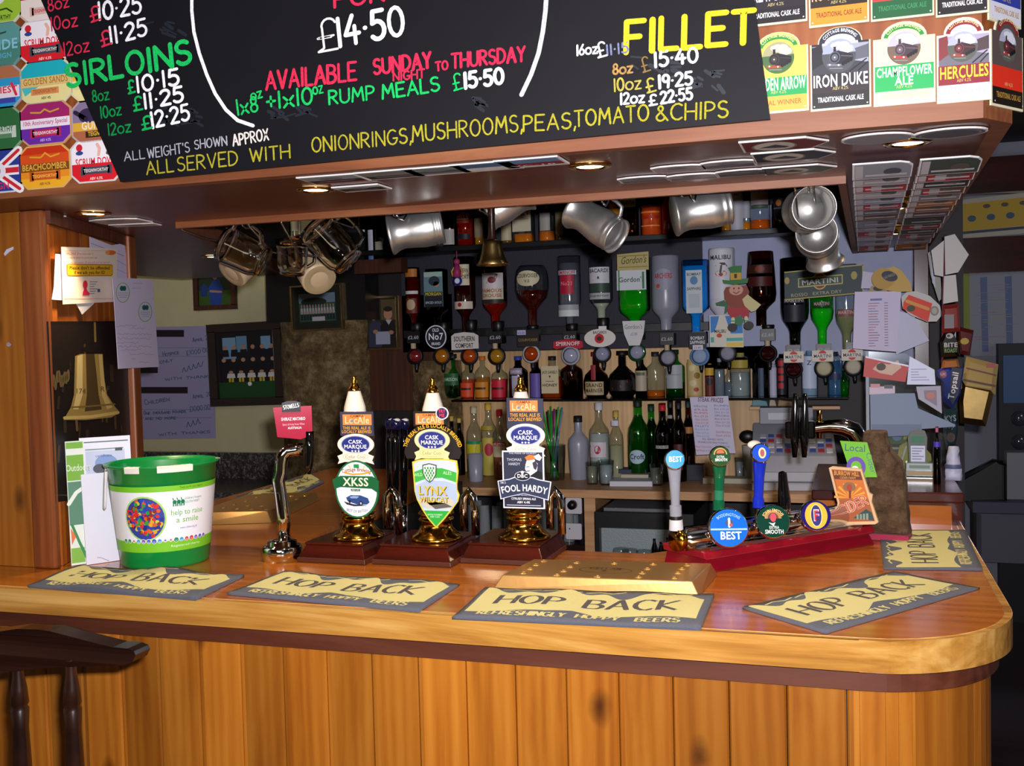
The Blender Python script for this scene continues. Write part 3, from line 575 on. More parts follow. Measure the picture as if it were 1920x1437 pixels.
octclip(182, 227, 'plum coloured octagonal clip with a gun dog, half behind the chalkboard', '#b8a8a8', [(0, .5, '#8a7898'), (.5, .7, '#e0b040'), (.7, 1, '#b06848')], [el(-16, -12, 18, 14, '#3a2c50', 3), st([(-40, -20), (-20, -6)], 8, '#2c2240', 3), tx('GUNDOG', 6, 14, 14, '#f4ecd8', 70), rc(-22, 18, 40, 30, '#382818', 3), tx('TEIGNWORTHY', 10, 27, 8, '#e8b848', 54)])
octclip(180, 301, 'white and red rugby octagonal clip, lowest one touching the chalkboard corner', '#d8d0d4', sc_b, scrum)

G2 = 'arched steam train beer clips pinned on the right of the canopy'
def archy(x0, y0, x1, y1, ys):
    """rectangle whose top carries a wide arch; ys = shoulder height"""
    w = x1 - x0; cx = (x0 + x1) / 2; r = w * 0.37; k = []
    for i in range(13):
        a = PI - PI * i / 12; k.append((cx + r * math.cos(a), ys - (ys - y0) * math.sin(a)))
    return [(x0, y1), (x0, ys)] + k + [(x1, ys), (x1, y1)]
def inset(ps, d):
    cx = sum(p[0] for p in ps) / len(ps); cy = sum(p[1] for p in ps) / len(ps); w = max(p[0] for p in ps) - min(p[0] for p in ps); h = max(p[1] for p in ps) - min(p[1] for p in ps)
    return [(cx + (p[0] - cx) * (1 - 2 * d / w), cy + (p[1] - cy) * (1 - 2 * d / h)) for p in ps]
def train(b, cx, cy, r, kind):
    """front view of a steam engine trailing smoke, kept inside radius r"""
    sky, smoke, eng, face, land, beam = (('#9aa2b4', '#d8dde8', '#26252d', '#5c606c', '#4a4c54', '#70727c'), ('#b4b0c4', '#dcd8e2', '#40343c', '#6c5a60', '#6e5a4c', '#b83a2c'), ('#a8acc0', '#d4d8e2', '#3a262c', '#7c3438', '#565a50', '#b03430'), ('#a09c78', '#cfcab0', '#1e1c22', '#3c3438', '#44663a', '#c03c2c'))[kind]
    b.ell(cx, cy, r, r, sky, 3); b.ell(cx, cy, r, r, land, 3.2, 24, -.15, PI + .15)
    for dx, dy, k in ((-.28, -.62, .2), (-.05, -.6, .3), (.3, -.55, .34), (.58, -.36, .28), (.36, -.3, .3)): b.ell(cx + dx * r, cy + dy * r, k * r, k * r * .8, smoke, 4 + dx * .2, 14)
    b.poly([(cx - .3 * r, cy - .22 * r), (cx - .05 * r, cy - .3 * r), (cx + .82 * r, cy - .02 * r), (cx + .84 * r, cy + .26 * r), (cx + .1 * r, cy + .6 * r), (cx - .2 * r, cy + .5 * r)], eng, 5)
    b.stroke([(cx + .12 * r, cy + .02 * r), (cx + .8 * r, cy + .12 * r)], .05 * r, face, 5.6, False)
    b.ell(cx - .25 * r, cy + .1 * r, .33 * r, .35 * r, eng, 6); b.ring(cx - .25 * r, cy + .1 * r, .33 * r, .35 * r, .05 * r, face, 6.4, 20); b.ell(cx - .25 * r, cy + .1 * r, .19 * r, .2 * r, face, 6.6, 16); b.ell(cx - .25 * r, cy + .1 * r, .05 * r, .05 * r, smoke, 7, 8)
    b.poly([(cx - .33 * r, cy - .2 * r), (cx - .31 * r, cy - .48 * r), (cx - .36 * r, cy - .54 * r), (cx - .13 * r, cy - .54 * r), (cx - .17 * r, cy - .48 * r), (cx - .15 * r, cy - .2 * r)], eng, 6.2)
    b.poly([(cx - .72 * r, cy + .44 * r), (cx + .14 * r, cy + .52 * r), (cx + .14 * r, cy + .66 * r), (cx - .70 * r, cy + .58 * r)], beam, 7); b.ell(cx - .55 * r, cy + .51 * r, .06 * r, .06 * r, smoke, 8, 8); b.ell(cx - .02 * r, cy + .58 * r, .06 * r, .06 * r, smoke, 8, 8)
    for k in range(4): b.ell(cx + (.26 + k * .15) * r, cy + (.5 - k * .07) * r, .1 * r, .13 * r, '#17151a', 6 + k * .1, 12)
    b.stroke([(cx - .55 * r, cy + .72 * r), (cx + .2 * r, cy + .78 * r)], .05 * r, '#8a8684', 6)
def trainclip(x0, y0, x1, y1, label, rim, body, band, name, ncol, foot, fcol, ftxt, kind, sub='ABV 4.2%', scol='#c8b878', M=None, circ=True, namelines=1, bandy=(.56, .79)):
    b = MB(); ys = y0 + (y1 - y0) * 0.19
    if M is None: p = T(b.at((x0 + x1) / 2, (y0 + y1) / 2, YP - 0.004))
    else: p = M; b.ox, b.oy = (x0 + x1) / 2, (y0 + y1) / 2
    if M is not None: b.sx = b.sz = 0.00092
    o = archy(x0, y0, x1, y1, ys); b.plate(o, 0.003, rim); b.poly(inset(o, 3), body, 1); h = y1 - y0; cx = (x0 + x1) / 2; w = x1 - x0
    if circ: train(b, cx, y0 + h * .32, w * .27, kind)
    else:
        sky, land = (('#9a9eac', '#3a3a42'), ('#9a9eac', '#3a3a42'), ('#a49cb4', '#6c6874'), ('#9a9eac', '#3a3a42'))[kind]
        b.poly([(x0 + 4, y0 + h * .56), (x0 + 4, ys + 4), (x1 - 4, ys + 4), (x1 - 4, y0 + h * .56)], sky, 2); b.ell(cx, ys + 4, w * .3, (ys - y0) * .7, '#c4c6d2', 2.2, 20, PI, 2 * PI)
        b.poly([(x0 + 4, y0 + h * .56), (x0 + 4, y0 + h * .3), (x0 + w * .3, y0 + h * .36), (x1 - 4, y0 + h * .46), (x1 - 4, y0 + h * .56)], land, 2.4); b.poly([(x0 + 4, ys + 6), (x0 + w * .2, ys + 2), (x0 + w * .24, y0 + h * .42), (x0 + 4, y0 + h * .5)], '#26242c' if kind == 0 else '#7c3434', 2.6)
        b.poly([(x0 + w * .3, y0 + h * .36), (x1 - 4, y0 + h * .24), (x1 - 4, y0 + h * .40), (x0 + w * .5, y0 + h * .44)], '#5c5e68' if kind == 0 else '#4c3c40', 2.8)
        train(b, cx - w * .02, y0 + h * .35, w * .28, kind); b.stroke([(x1 - w * .34, y0 + h * .55), (x1 - 8, y0 + h * .42)], 2.4, '#15151c', 8); b.stroke([(x1 - w * .2, y0 + h * .55), (x1 - 6, y0 + h * .46)], 2.4, '#15151c', 8)
    r = w * 0.33; b.ring(cx, ys + 2, r, (ys - y0) * 0.86, 8, '#2a8a3c' if kind in (1, 3) else ('#8a2028' if kind == 2 else '#30303c'), 5, 20, PI * 1.04, PI * 1.96)
    b.text('COTTAGE BREWING', cx, ys - (ys - y0) * .66, 6, '#e8e0a0' if kind else '#e8ecf4', 7, 'c', w * .58, 0, 0.02, 0, r)
    ya, yb = y0 + h * bandy[0], y0 + h * bandy[1]; b.rect(x0 + 3, ya, x1 - 3, yb, band, 2); b.rect(x0 + 3, yb, x1 - 3, y1 - 4, foot, 2)
    if namelines == 2:
        n1, n2 = name.split('|'); b.text(n1, cx, ya + 21, 17, ncol, 6, 'c', w - 12, 0, 0.02); b.text(n2, cx, ya + 38, 15, ncol, 6, 'c', w * .3, 0, 0.02)
    else: b.text(name, cx, ya + (yb - ya) * .68, 22, ncol, 6, 'c', w - 10, 0, 0.02)
    b.text(sub, cx, yb - 4, 6, scol, 6, 'c', w * .26); b.text(ftxt, cx, (yb + y1) / 2 + 1, 9, fcol, 6, 'c', w * .76, 0, 0.02)
    for sx in (x0 + 7, x1 - 7): b.ell(sx, y1 - 8, 1.5, 1.5, '#c8c8c0', 7)
    tag(b.build('pump_clip', None, p), label, 'pump clip', G2)
CR_ = '#ded6b4'
trainclip(1404, 60, 1515, 212, 'yellow and green train clip cut off by the chalkboard edge', CR_, '#f2cc58', '#1f9a50', 'GOLDEN ARROW', '#f4f6f0', '#eaa848', '#a86a30', 'MEDAL WINNER', 3)
trainclip(1519, 50, 1632, 205, 'black and white train clip named for an iron duke', CR_, '#2c2830', '#2c2428', 'IRON DUKE', '#f2f4fa', '#221c20', '#f4f4f4', 'TRADITIONAL CASK ALE', 0, circ=False)
trainclip(1637, 40, 1753, 196, 'pale cream and green train clip with a round engine picture', CR_, '#f4ecae', '#22a456', 'CHAMPFLOWER|ALE', '#f2f8ee', '#f4ecae', '#d8d098', 'AWARD WINNING BEST BITTER', 1, namelines=2, bandy=(.52, .83))
trainclip(1756, 32, 1858, 191, 'maroon and white train clip with yellow lettering', CR_, '#d4ccd8', '#86202c', 'HERCULES', '#f4cc30', '#eeeaf6', '#a8a8c0', 'TRADITIONAL CASK ALE', 2, circ=False)
trainclip(1396, -106, 1512, 46, 'black train clip with white lettering in the upper row beside the chalkboard', CR_, '#3a3844', '#26222a', 'GREAT BRITAIN', '#f4f4fa', '#1e1a20', '#f4f4f4', 'TRADITIONAL CASK ALE', 0, bandy=(.5, .8))
trainclip(1516, -104, 1628, 47, 'brown and orange train clip in the upper row', CR_, '#7a5038', '#2e241e', 'ROCKET ALE', '#f0b090', '#f29030', '#7a3c14', 'TRADITIONAL CASK ALE', 3, bandy=(.5, .76))
trainclip(1632, -118, 1750, 35, 'red and dark green train clip in the upper row', CR_, '#d89080', '#e03c40', ' ', '#6a1418', '#1c5a34', '#3c8a58', 'TRADITIONAL CASK ALE', 2, bandy=(.5, .76))
trainclip(1754, -122, 1853, 28, 'black train clip in the upper row, nearest the right corner', CR_, '#403a40', '#241e22', ' ', '#f0f0f0', '#1e181c', '#f4f4f4', 'TRADITIONAL CASK ALE', 0, bandy=(.5, .76))
CM = wallM((0.2, YF), (0.25, YF + 0.07))
for (px, py, lab, bd, bn, nm, nc, ft) in ((1884, 118, 'red and black train clip round the right corner of the canopy, lower row', '#584a48', '#d8301c', ' ', '#e8a030', '#1c1410'), (1880, -40, 'blue and white train clip round the right corner of the canopy, upper row', '#c8ccd8', '#3440a0', ' ', '#c0c8e8', '#d8dae8')):
    h_ = hit(px, py, CM); trainclip(0, 0, 104, 156, lab, CR_, bd, bn, nm, nc, ft, '#b89040', 'TRADITIONAL CASK ALE', 2, M=CM @ T(h_.x, -0.004, h_.z))

# ================================================================= clips stuck under the soffit
def under(px, py, w, d, label, cols, txt=None, shape='rect', rot=0.0, lift=0.0, grp='beer clips stuck under the front of the canopy'):
    """(px, py): centre of the near edge"""
    p = PZ(px, py, ZS - 0.0045 - lift); b = MB(0.001); b.map = b.under; W_, D_ = w * 1000, d * 1000; b.ox = b.oy = 0
    if shape == 'rect': o = [(-W_ / 2, 0), (W_ / 2, 0), (W_ / 2, D_), (-W_ / 2, D_)]
    elif shape == 'arch': o = [(-W_ / 2, D_ * .18), (-W_ * .3, D_ * .04), (0, 0), (W_ * .3, D_ * .04), (W_ / 2, D_ * .18), (W_ / 2, D_), (-W_ / 2, D_)]
    elif shape == 'point': o = [(-W_ / 2, 0), (W_ * .25, 0), (W_ / 2, D_ * .5), (W_ * .3, D_), (-W_ / 2, D_)]
    else: o = [(W_ / 2 * math.cos(a * PI / 14), D_ / 2 + D_ / 2 * math.sin(a * PI / 14)) for a in range(28)]
    b.prism(o, 0, 1, '#dcd8d4', lambda x, y, t: (x * 0.001, y * 0.001, 0.003 * t)); oi = inset(o, 4); k = 0
    for a, e, c in cols:
        s = hband(oi, a * D_, e * D_)
        if len(s) > 2: b.poly(s, c, 1)
    if shape == 'point': b.ell(-W_ * .12, D_ * .5, W_ * .24, D_ * .4, '#c8c0b8', 2); b.ring(-W_ * .12, D_ * .5, W_ * .26, D_ * .43, 4, '#807868', 3); b.poly([(-W_ * .3, D_ * .6), (-W_ * .1, D_ * .35), (W_ * .05, D_ * .6), (0, D_ * .7)], '#404048', 3)
    if shape == 'oval': b.ring(0, D_ / 2, W_ * .42, D_ * .42, 4, '#8a8a90', 2)
    if shape in ('rect', 'arch') and not txt: b.rect(-W_ * .32, D_ * .62, W_ * .32, D_ * .70, '#8a868c', 2); b.ell(0, D_ * .32, W_ * .2, D_ * .16, '#7c7a80', 2)
    if txt: b.text(txt, 0, D_ * .72, D_ * .13, '#e8e4e0' if sum(lin(cols[-2 if len(cols) > 1 else -1][2])[:3]) < 1 else '#702028', 4, 'c', W_ * .7, 0, 0.02)
    tag(b.build('pump_clip', None, T(p) @ RZ(rot)), label, 'pump clip', grp)
S1 = [(0, .5, '#9aa0a4'), (.5, .85, '#28242a'), (.85, 1, '#a83038')]
under(608, 331, .12, .085, 'grey and black clip under the canopy front, leftmost of the near row', S1, rot=2)
under(716, 322, .12, .085, 'khaki and dark brown clip, second from the left in the near row under the canopy', [(0, .55, '#7a8078'), (.55, .9, '#30141a'), (.9, 1, '#dcd8d4')])
under(805, 315, .12, .085, 'grey-green clip with dark lettering, third in the near row under the canopy', [(0, .4, '#7c8c84'), (.4, .8, '#4c5058'), (.8, 1, '#dcd8d4')])
under(898, 307, .12, .085, 'blue and white clip with red letters, fourth in the near row under the canopy', [(0, .5, '#4a6a94'), (.5, 1, '#dcd8dc')], 'ZAR')
under(984, 299, .12, .085, 'blue sky and maroon clip, last of the near row left of the middle spotlight', [(0, .45, '#6088b4'), (.45, .8, '#8a1c30'), (.8, 1, '#d8d4dc')], 'VC-10')
under(664, 350, .105, .07, 'black and white clip alone in the second row behind the left spotlight', [(0, .3, '#c0c8c8'), (.3, .8, '#30282c'), (.8, 1, '#d4d0d0')])
under(1266, 312, .10, .075, 'arched pale clip right of the middle spotlight, near row', [(0, .6, '#a8a0a4'), (.6, 1, '#b8a8ac')], None, 'arch'); under(1362, 303, .10, .075, 'arched silver clip, near row, right of the arched pale clip', [(0, .5, '#98949c'), (.5, 1, '#5c585e')], None, 'arch')
under(1200, 333, .10, .07, 'arched clip at the canopy inner edge, leftmost of three', [(0, .6, '#8c8c94'), (.6, 1, '#6a6670')], None, 'arch'); under(1294, 328, .10, .07, 'arched clip at the canopy inner edge, middle of three', [(0, .6, '#a49ca4'), (.6, 1, '#787078')], None, 'arch'); under(1388, 320, .10, .07, 'arched clip at the canopy inner edge, rightmost of three', [(0, .55, '#68686e'), (.55, 1, '#3a383e')], None, 'arch')
under(1468, 262, .145, .10, 'red clip with a grey oval view and pointed right end', [(0, 1, '#6a1c20')], None, 'point'); under(1486, 284, .145, .10, 'navy clip with a grey oval view and pointed right end', [(0, 1, '#26283c')], None, 'point'); under(1498, 312, .14, .09, 'dark green pointed clip beside the canopy inner corner', [(0, 1, '#4c5450')], None, 'point')
under(1646, 252, .115, .09, 'oval grey clip left of the corner spotlight', [(0, 1, '#8c8890')], None, 'oval'); under(1786, 242, .115, .085, 'oval dark clip right of the corner spotlight', [(0, 1, '#54525c')], None, 'oval')
under(20, 402, .14, .1, 'clip under the canopy at the far left edge of the picture', [(0, .5, '#6a5c60'), (.5, 1, '#a89098')]); under(205, 412, .13, .09, 'arched clip under the canopy beside the leftmost spotlight', [(0, 1, '#a89ca4')], None, 'arch', 8)
under(245, 421, .12, .05, 'square clip behind the arched clip beside the leftmost spotlight', [(0, 1, '#c0b4bc')], rot=12)
ords = 'first second third fourth fifth sixth seventh eighth ninth tenth eleventh twelfth thirteenth fourteenth'.split()
pal = [('slate blue', '#8a8c98'), ('grey', '#96929c'), ('red-striped', '#9a3038'), ('pale grey', '#a4a0aa'), ('steel blue', '#8c92a8'), ('pinkish red', '#9c4450'), ('dark grey', '#66626a'), ('brown', '#705448')]
pal2 = [('dark green', '#3e4640'), ('red and white', '#8a2c30'), ('dark', '#34322e'), ('brown and red', '#6a443c'), ('grey', '#7a767e'), ('orange', '#a8682c'), ('orange-brown', '#8a5830'), ('mauve', '#6c5460')]
k = 0
for i, y in enumerate([2.03, 2.13, 2.23, 2.34, 2.45, 2.56, 2.68, 2.80, 2.98, 3.12, 3.27, 3.44, 3.64, 3.88]):
    for side, x, pl in (('inner', 0.062 + (y - 2) * 0.013, pal), ('outer', 0.178 + (y - 2) * 0.018, pal2)):
        nm, c = pl[i % 8]; d = 0.095 if i < 8 else 0.10; b = MB(0.001); b.map = b.under; b.M = RX(-9)
        o = [(-53, 0), (30, 0), (46, 10), (53, 26), (53, d * 1000), (-53, d * 1000)] if i < 8 else [(-53, 20), (-30, 4), (0, 0), (30, 4), (53, 20), (53, 100), (-53, 100)]
        b.prism(o, 0, 1, '#d8d8da', lambda u, v, t: (u * .001, v * .001, .003 * t)); b.poly(inset(o, 3), c, 1)
        if i < 8: b.rect(-48, 8, -34, d * 900, '#b4b0b6', 2)
        if 'red' in nm: b.rect(-30, 12, -18, d * 900, '#b02c34', 2); b.rect(-18, 12, 2, d * 900, '#a8a4a8', 2); b.rect(2, 12, 8, d * 900, '#b02c34', 2)
        b.ell(18, 50, 16, 20, '#4a4a50' if side == 'inner' else '#585048', 3); b.rect(-30, 64, 44, 74, '#c0bcc0', 3)
        tag(b.build('pump_clip', None, T(x, y, ZS - 0.019)), '%s clip under the right canopy wing, %s column, %s from the front' % (nm, side, ords[i]), 'pump clip', 'beer clips stuck under the right canopy wing')
def faceM(p, extra=0.0, tilt=0.0):
    """upright frame at p whose front looks towards the camera side of the bar"""
    d = CAM - Vector(p); return T(p) @ Matrix.Rotation(math.atan2(d.x, -d.y) + math.radians(extra), 4, 'Z') @ RX(tilt)
# ================================================================= charity bucket
pb = PZ(311, 1052, ZT); s = mpp(pb); pb.z = ZT
r = thing('charity_bucket', 'green plastic collecting bucket with a printed white wrap, left end of the bar', 'bucket', faceM(pb))
R0, R1, H = 77 * s, 99 * s, 188 * s
b = MB(); b.lathe([(0.0001, 0.004), (R0 - .004, 0.004), (R0 - .004, 0), (R0, 0), (R0 + .003, 0.006), (R1 - .002, H - .006), (R1 + .005, H - .004), (R1 + .006, H), (R1, H), (R1 - .003, H - .01), (R0, .012), (0.0001, .012)], 'bucket', 48); b.build('pail', r)
b = MB(); b.ox, b.oy = 0, 0; b.sx = b.sz = s; b.e = 0.0003
def cone(x, y, l):
    z = y * s * -1; rr = R0 + .003 + (R1 - R0 - .005) * max(0, min(1, (z - .006) / (H - .012))) + 0.0008 + l * b.e; a = x * s / ((R0 + R1) / 2); return (math.sin(a) * rr, -math.cos(a) * rr, z)
b.map = cone; b.nx = 40
for y0, y1, c in ((152, 142, '#7cc82c'), (142, 52, '#f0f0f6'), (52, 32, '#7cc82c')): b.rect(-135, -y0, 135, -y1, c, 0)
b.nx = 1
for k in range(6): pass
b.nx = 14; b.ell(-34, -94, 38, 41, '#a8d860', 1); b.ell(-34, -94, 35, 38, '#3040a0', 2); b.nx = 1
for k in range(150):
    a, q_ = random.uniform(0, 2 * PI), math.sqrt(random.random()); x, y = -34 + 32 * q_ * math.cos(a), -94 + 35 * q_ * math.sin(a)
    b.ell(x, y, 3.6, 3.6, random.choice(['#d02c30', '#d8a828', '#2848b8', '#c8c82c', '#e05828', '#8c2024', '#2c9848', '#1c2c88']), 3 + k * .01, 10)
b.text('help to raise', 42, -98, 10, '#6ab42c', 3, 'c', 62); b.text('a smile', 42, -84, 10, '#6ab42c', 3, 'c', 44); b.text('www.cshsw.org.uk', 44, -72, 4, '#5868a8', 3, 'c', 34)
b.text("children's hospice", 52, -125, 4, '#2c8a5c', 3, 'c', 34); b.text('SOUTH WEST', 50, -118, 4, '#2c8a5c', 3, 'c', 30); b.text('Thank you for your support', 48, -146, 4, '#3c6a18', 3, 'c', 44)
for dx in (18, 25, 32): b.ell(dx, -122, 3.4, 3.6, '#0c7a50', 3); b.rect(dx - 3, -120, dx - 1, -114, '#0c7a50', 3); b.rect(dx + 1, -120, dx + 3, -114, '#0c7a50', 3); b.stroke([(dx - 2, -126), (dx - 3, -129)], 1.6, '#0c7a50', 3)
for k in range(17):
    x = -78 + k * 9.8; c = random.choice(['#e83c8c', '#8c50c0', '#3ca0d8', '#f0c83c', '#1c8a60', '#d84848', '#4858b8']); rr = random.choice([3, 4.4, 5]); b.ell(x, -53, rr, rr, '#f4f4f8', 3, 12); b.ell(x, -53, rr - .8, rr - .8, c, 4, 12); b.stroke([(x - 1.6, -52.2), (x, -51.2), (x + 1.6, -52.2)], .7, '#f8f4f0', 5)
b.text('Registered charity', 40, -40, 4, '#e8f4d8', 3, 'c', 60); b.build('printed_wrap', r)
b = MB(); pts = []
for k in range(13):
    t = k / 12; a = math.radians(-82 + 46 * math.sin(PI * t) * 0.3); pts.append((-R1 * 1.03 * math.cos(math.radians(20 - 34 * t)), -R1 * 1.03 * math.sin(math.radians(20 - 34 * t)) * 1.0 - .012 * math.sin(PI * t), H - .012 - .085 * math.sin(PI * t)))
b.tube(pts, 0.008, '#e4e0e2', 6, flatten=.5); b.build('carrying_handle', r)
for a0, a1, w in ((-128, -112, .012), (-95, -72, .012), (-72, -60, .012), (-8, 0, .016)): b = MB(); b.lathe([(R1 + .0065, H - .014), (R1 + .0075, H + .0005), (R1 - .004, H + .001)], '#e8e0d4', 5, None, 2, True, math.radians(a0), math.radians(a1)); tag(b.build('sealing_tape', r), 'torn white tape on the rim')
# leaflets leaning on the column
def leaflet(px, py, name, label, cat, x0, y0, x1, y1, base, art, extra=0, tilt=-4, th=0.002, dy=0.0):
    p = PZ(px, py, ZT); M = faceM(p, extra, tilt) @ T(0, dy, 0); b = MB(); M2 = on(b, px, py, M); b.sx = b.sz = mpp(p)
    b.plate([(x0, y1), (x0, y0), (x1, y0), (x1, y1)], th, base); art(b); return tag(b.build(name, None, T(M2.translation.x, M2.translation.y, ZT + .001) @ M2.to_3x3().to_4x4()), label, cat)
def a_green(b):
    b.rect(136, 830, 166, 842, '#7ab43c', 1); b.rect(136, 854, 166, 902, '#7ab43c', 1); b.text('Outdoors', 156, 884, 12, '#f0f6e8', 3, 'c', 44); b.rect(136, 904, 166, 985, '#5a8a70', 1); b.stroke([(136, 945), (150, 925), (166, 915)], 7, '#e8efe4', 2); b.stroke([(140, 985), (152, 1020), (166, 1056)], 5, '#3c8c50', 2); b.poly([(137, 990), (146, 1006), (138, 1022)], '#e87848', 2); b.rect(136, 1028, 160, 1056, '#84bc48', 1)
leaflet(150, 1060, 'leaflet', 'tall green and white leaflet leaning on the column behind the bucket', 'leaflet', 135, 828, 168, 1060, '#e8f0e4', a_green, 12, -3)
def a_white(b):
    b.rect(164, 830, 249, 832, '#3c5c50', 1); b.rect(172, 844, 240, 846, '#6a8a80', 1); b.rect(172, 848, 242, 892, '#c2cae4', 1); b.ell(208, 872, 20, 16, '#7a98cc', 2); b.ell(196, 882, 12, 9, '#3a4450', 3); b.rect(225, 844, 238, 850, '#3c4a4c', 2); b.rect(166, 830, 167.5, 1040, '#587c70', 1); b.text('certificate', 204, 860, 5, '#28487c', 3)
leaflet(200, 1052, 'certificate', 'white sheet with a thin green border standing behind the green bucket', 'paper', 162, 822, 253, 1054, '#e6e6f4', a_white, 6, -5, .002, .03)
leaflet(196, 1056, 'paper_sheet', 'plain white folded sheet in front of the bordered sheet, left of the bucket', 'paper', 164, 888, 232, 1056, '#e4e4f2', lambda b: b.stroke([(184, 1045), (190, 1046), (204, 1054)], 1, '#8888a0', 1), 16, -5)

# ================================================================= bar towels
def towel(c, label, amp=0.0035, seed=1, scr=1.0):
    """corners front-left, front-right, back-right, back-left as picture points on the bar top"""
    C = [PZ(x, y, ZT + 0.004) for x, y in c]; cen = sum(C, Vector()) / 4; rnd = random.Random(seed); ph = [rnd.uniform(0, 6) for _ in range(4)]
    def wv(u, v): return amp * (math.sin(u * 9 + ph[0] + v * 2) * math.sin(v * 3 + ph[1]) + .6 * math.sin(u * 17 + ph[2]) * (v - .3) + 1.0)
    def mp(x, y, l):
        u, v = x / 100, y / 100; p = C[0] * (1 - u) * (1 - v) + C[1] * u * (1 - v) + C[2] * u * v + C[3] * (1 - u) * v - cen
        return (p.x, p.y, 0.0035 + wv(u, v) + l * 0.0005)
    b = MB(); b.map = mp; nx, ny = 36, 10
    vs = [mp(100 * i / nx, 100 * j / ny, 0) for j in range(ny + 1) for i in range(nx + 1)]; N = len(vs); vs += [(v[0], v[1], 0.0008) for v in vs]
    fs = [(j * (nx + 1) + i, j * (nx + 1) + i + 1, (j + 1) * (nx + 1) + i + 1, (j + 1) * (nx + 1) + i) for j in range(ny) for i in range(nx)]
    rim = [i for i in range(nx + 1)] + [j * (nx + 1) + nx for j in range(1, ny + 1)] + [ny * (nx + 1) + i for i in range(nx - 1, -1, -1)] + [j * (nx + 1) for j in range(ny - 1, 0, -1)]
    fs += [(rim[k], rim[k] + N, rim[(k + 1) % len(rim)] + N, rim[(k + 1) % len(rim)]) for k in range(len(rim))]
    b.add(vs, fs, 't#585c6c', True)
    def lo(u): return 22 + 3.5 * math.sin(u * 13 + ph[3]) + (9 * max(0, 1 - abs(u - .47) * 9))
    def hi(u): return 88 + 6 * math.sin(u * 16 + ph[0]) + 5 * math.sin(u * 37) - 10 * max(0, 1 - abs(u - .68) * 8)
    n = 60; Y = 't#f8ec98'
    vs = []
    for i in range(n + 1):
        u = .022 + .95 * i / n
        for k in range(7): vs.append(mp(100 * u, lo(u) + (hi(u) - lo(u)) * k / 6, 0.8))
    b.add(vs, [(i * 7 + k, (i + 1) * 7 + k, (i + 1) * 7 + k + 1, i * 7 + k + 1) for i in range(n) for k in range(6)], Y, True)
    for u in (.15, .33, .52, .80): b.stroke([(100 * u - 5, 91), (100 * u, 94), (100 * u + 6, 90), (100 * u + 11, 93)], 1.6, Y, 1)
    D = 't#4a3c38'
    def tt(t, x0, x1, y, h, c, w, bold=1):
        tot = sum((HAND.get(q_, (0.5, []))[0] + .22) for q_ in t); k = (x1 - x0) / tot; x = x0
        for q_ in t:
            g = HAND.get(q_, (0.5, []))
            for pl in g[1]:
                pts = [(x + gx * k, y + gy * h) for gx, gy in pl]
                for a_, e_ in zip(pts[:-1], pts[1:]):
                    w_ = w * (1.5 if abs(e_[1] - a_[1]) > abs(e_[0] - a_[0]) * 1.2 else .8)
                    b.add([mp(a_[0] - w_ / 2, a_[1], 1.6), mp(a_[0] + w_ / 2, a_[1] + 1, 1.6), mp(e_[0] + w_ / 2, e_[1] + 1, 1.6), mp(e_[0] - w_ / 2, e_[1], 1.6)], [(0, 1, 2, 3)], c)
                    b.add([mp(a_[0], a_[1] - w_ * .9, 1.7), mp(e_[0], e_[1] - w_ * .9, 1.7), mp(e_[0], e_[1] + w_ * .9, 1.7), mp(a_[0], a_[1] + w_ * .9, 1.7)], [(0, 1, 2, 3)], c)
            x += (g[0] + .22) * k
    tt('HOP', 12, 42, 42, 28, D, 1.5); tt('BACK', 50, 90, 42, 28, D, 1.5); tt('REFRESHINGLY', 9, 46, 9, 11, Y, .8); tt('HOPPY', 50, 68, 9, 11, Y, .8); tt('BEERS', 74, 92, 9, 11, Y, .8)
    o = b.build('bar_towel', None, T(cen.x, cen.y, ZT)); tag(o, label, 'bar towel', 'yellow and grey bar towels on the counter')
towel([(52, 1099), (367, 1124), (458, 1079), (150, 1063)], 'rumpled yellow bar towel in front of the green bucket, leftmost on the bar', .005, 1)
towel([(426, 1113), (785, 1146), (862, 1095), (535, 1074)], 'yellow bar towel in front of the wine tap and left hand pumps', .0025, 2)
towel([(848, 1158), (1313, 1180), (1339, 1116), (910, 1104)], 'yellow bar towel laid along the front of the big brass drip tray', .003, 3)
towel([(1548, 1186), (1837, 1102), (1675, 1072), (1392, 1139)], 'yellow bar towel lying askew near the rounded right corner', .001, 4)
towel([(1843, 1068), (1810, 994), (1648, 994), (1657, 1066)], 'yellow bar towel turned end-on along the right wing by the raised flap', .001, 5)
towel([(556, 930), (608, 904), (582, 887), (440, 934)], 'yellow bar towel far back on the left wing behind the wine tap', .0015, 6)

# ================================================================= drip trays
def tray(bot, top, h, holes, label, eng):
    B = [PZ(x, y, ZT + 0.0005) for x, y in bot]; Tp = [PZ(x, y, ZT + h) for x, y in top]; c = sum(B, Vector()) / 4
    r = thing('drip_tray', label, 'drip tray', c, 'brass drip trays'); b = MB(); b.hexa([p - c for p in B], [p - c for p in Tp], 'copperplate'); b.build('tray_body', r, None, 0.002)
    for x, y in holes:
        p = PZ(x, y, ZT + h) - c; b = MB(); b.lathe([(0.0085, 0.0), (0.007, 0.0022), (0.0045, 0.0018), (0.004, 0.0)], 'copperplate', 14, T(p)); b.lathe([(0.0001, 0.0006), (0.0042, 0.0006)], 'black', 10, T(p)); b.build('drain_hole', r)
    if eng:
        b = MB(); cc = PZ(eng[0], eng[1], ZT + h) - c; b.map = lambda x, y, l: (cc.x + x * .001, cc.y + y * .001, cc.z + l * .0004)
        b.ring(0, 0, 55, 26, 1.5, 'brass', 1); b.hand('CELLAR', -34, 6, 30, 6, -14, 'brass', 2.5, 2); b.hand('&', -6, -12, 6, -12, -10, 'brass', 2, 2); b.build('engraving', r)
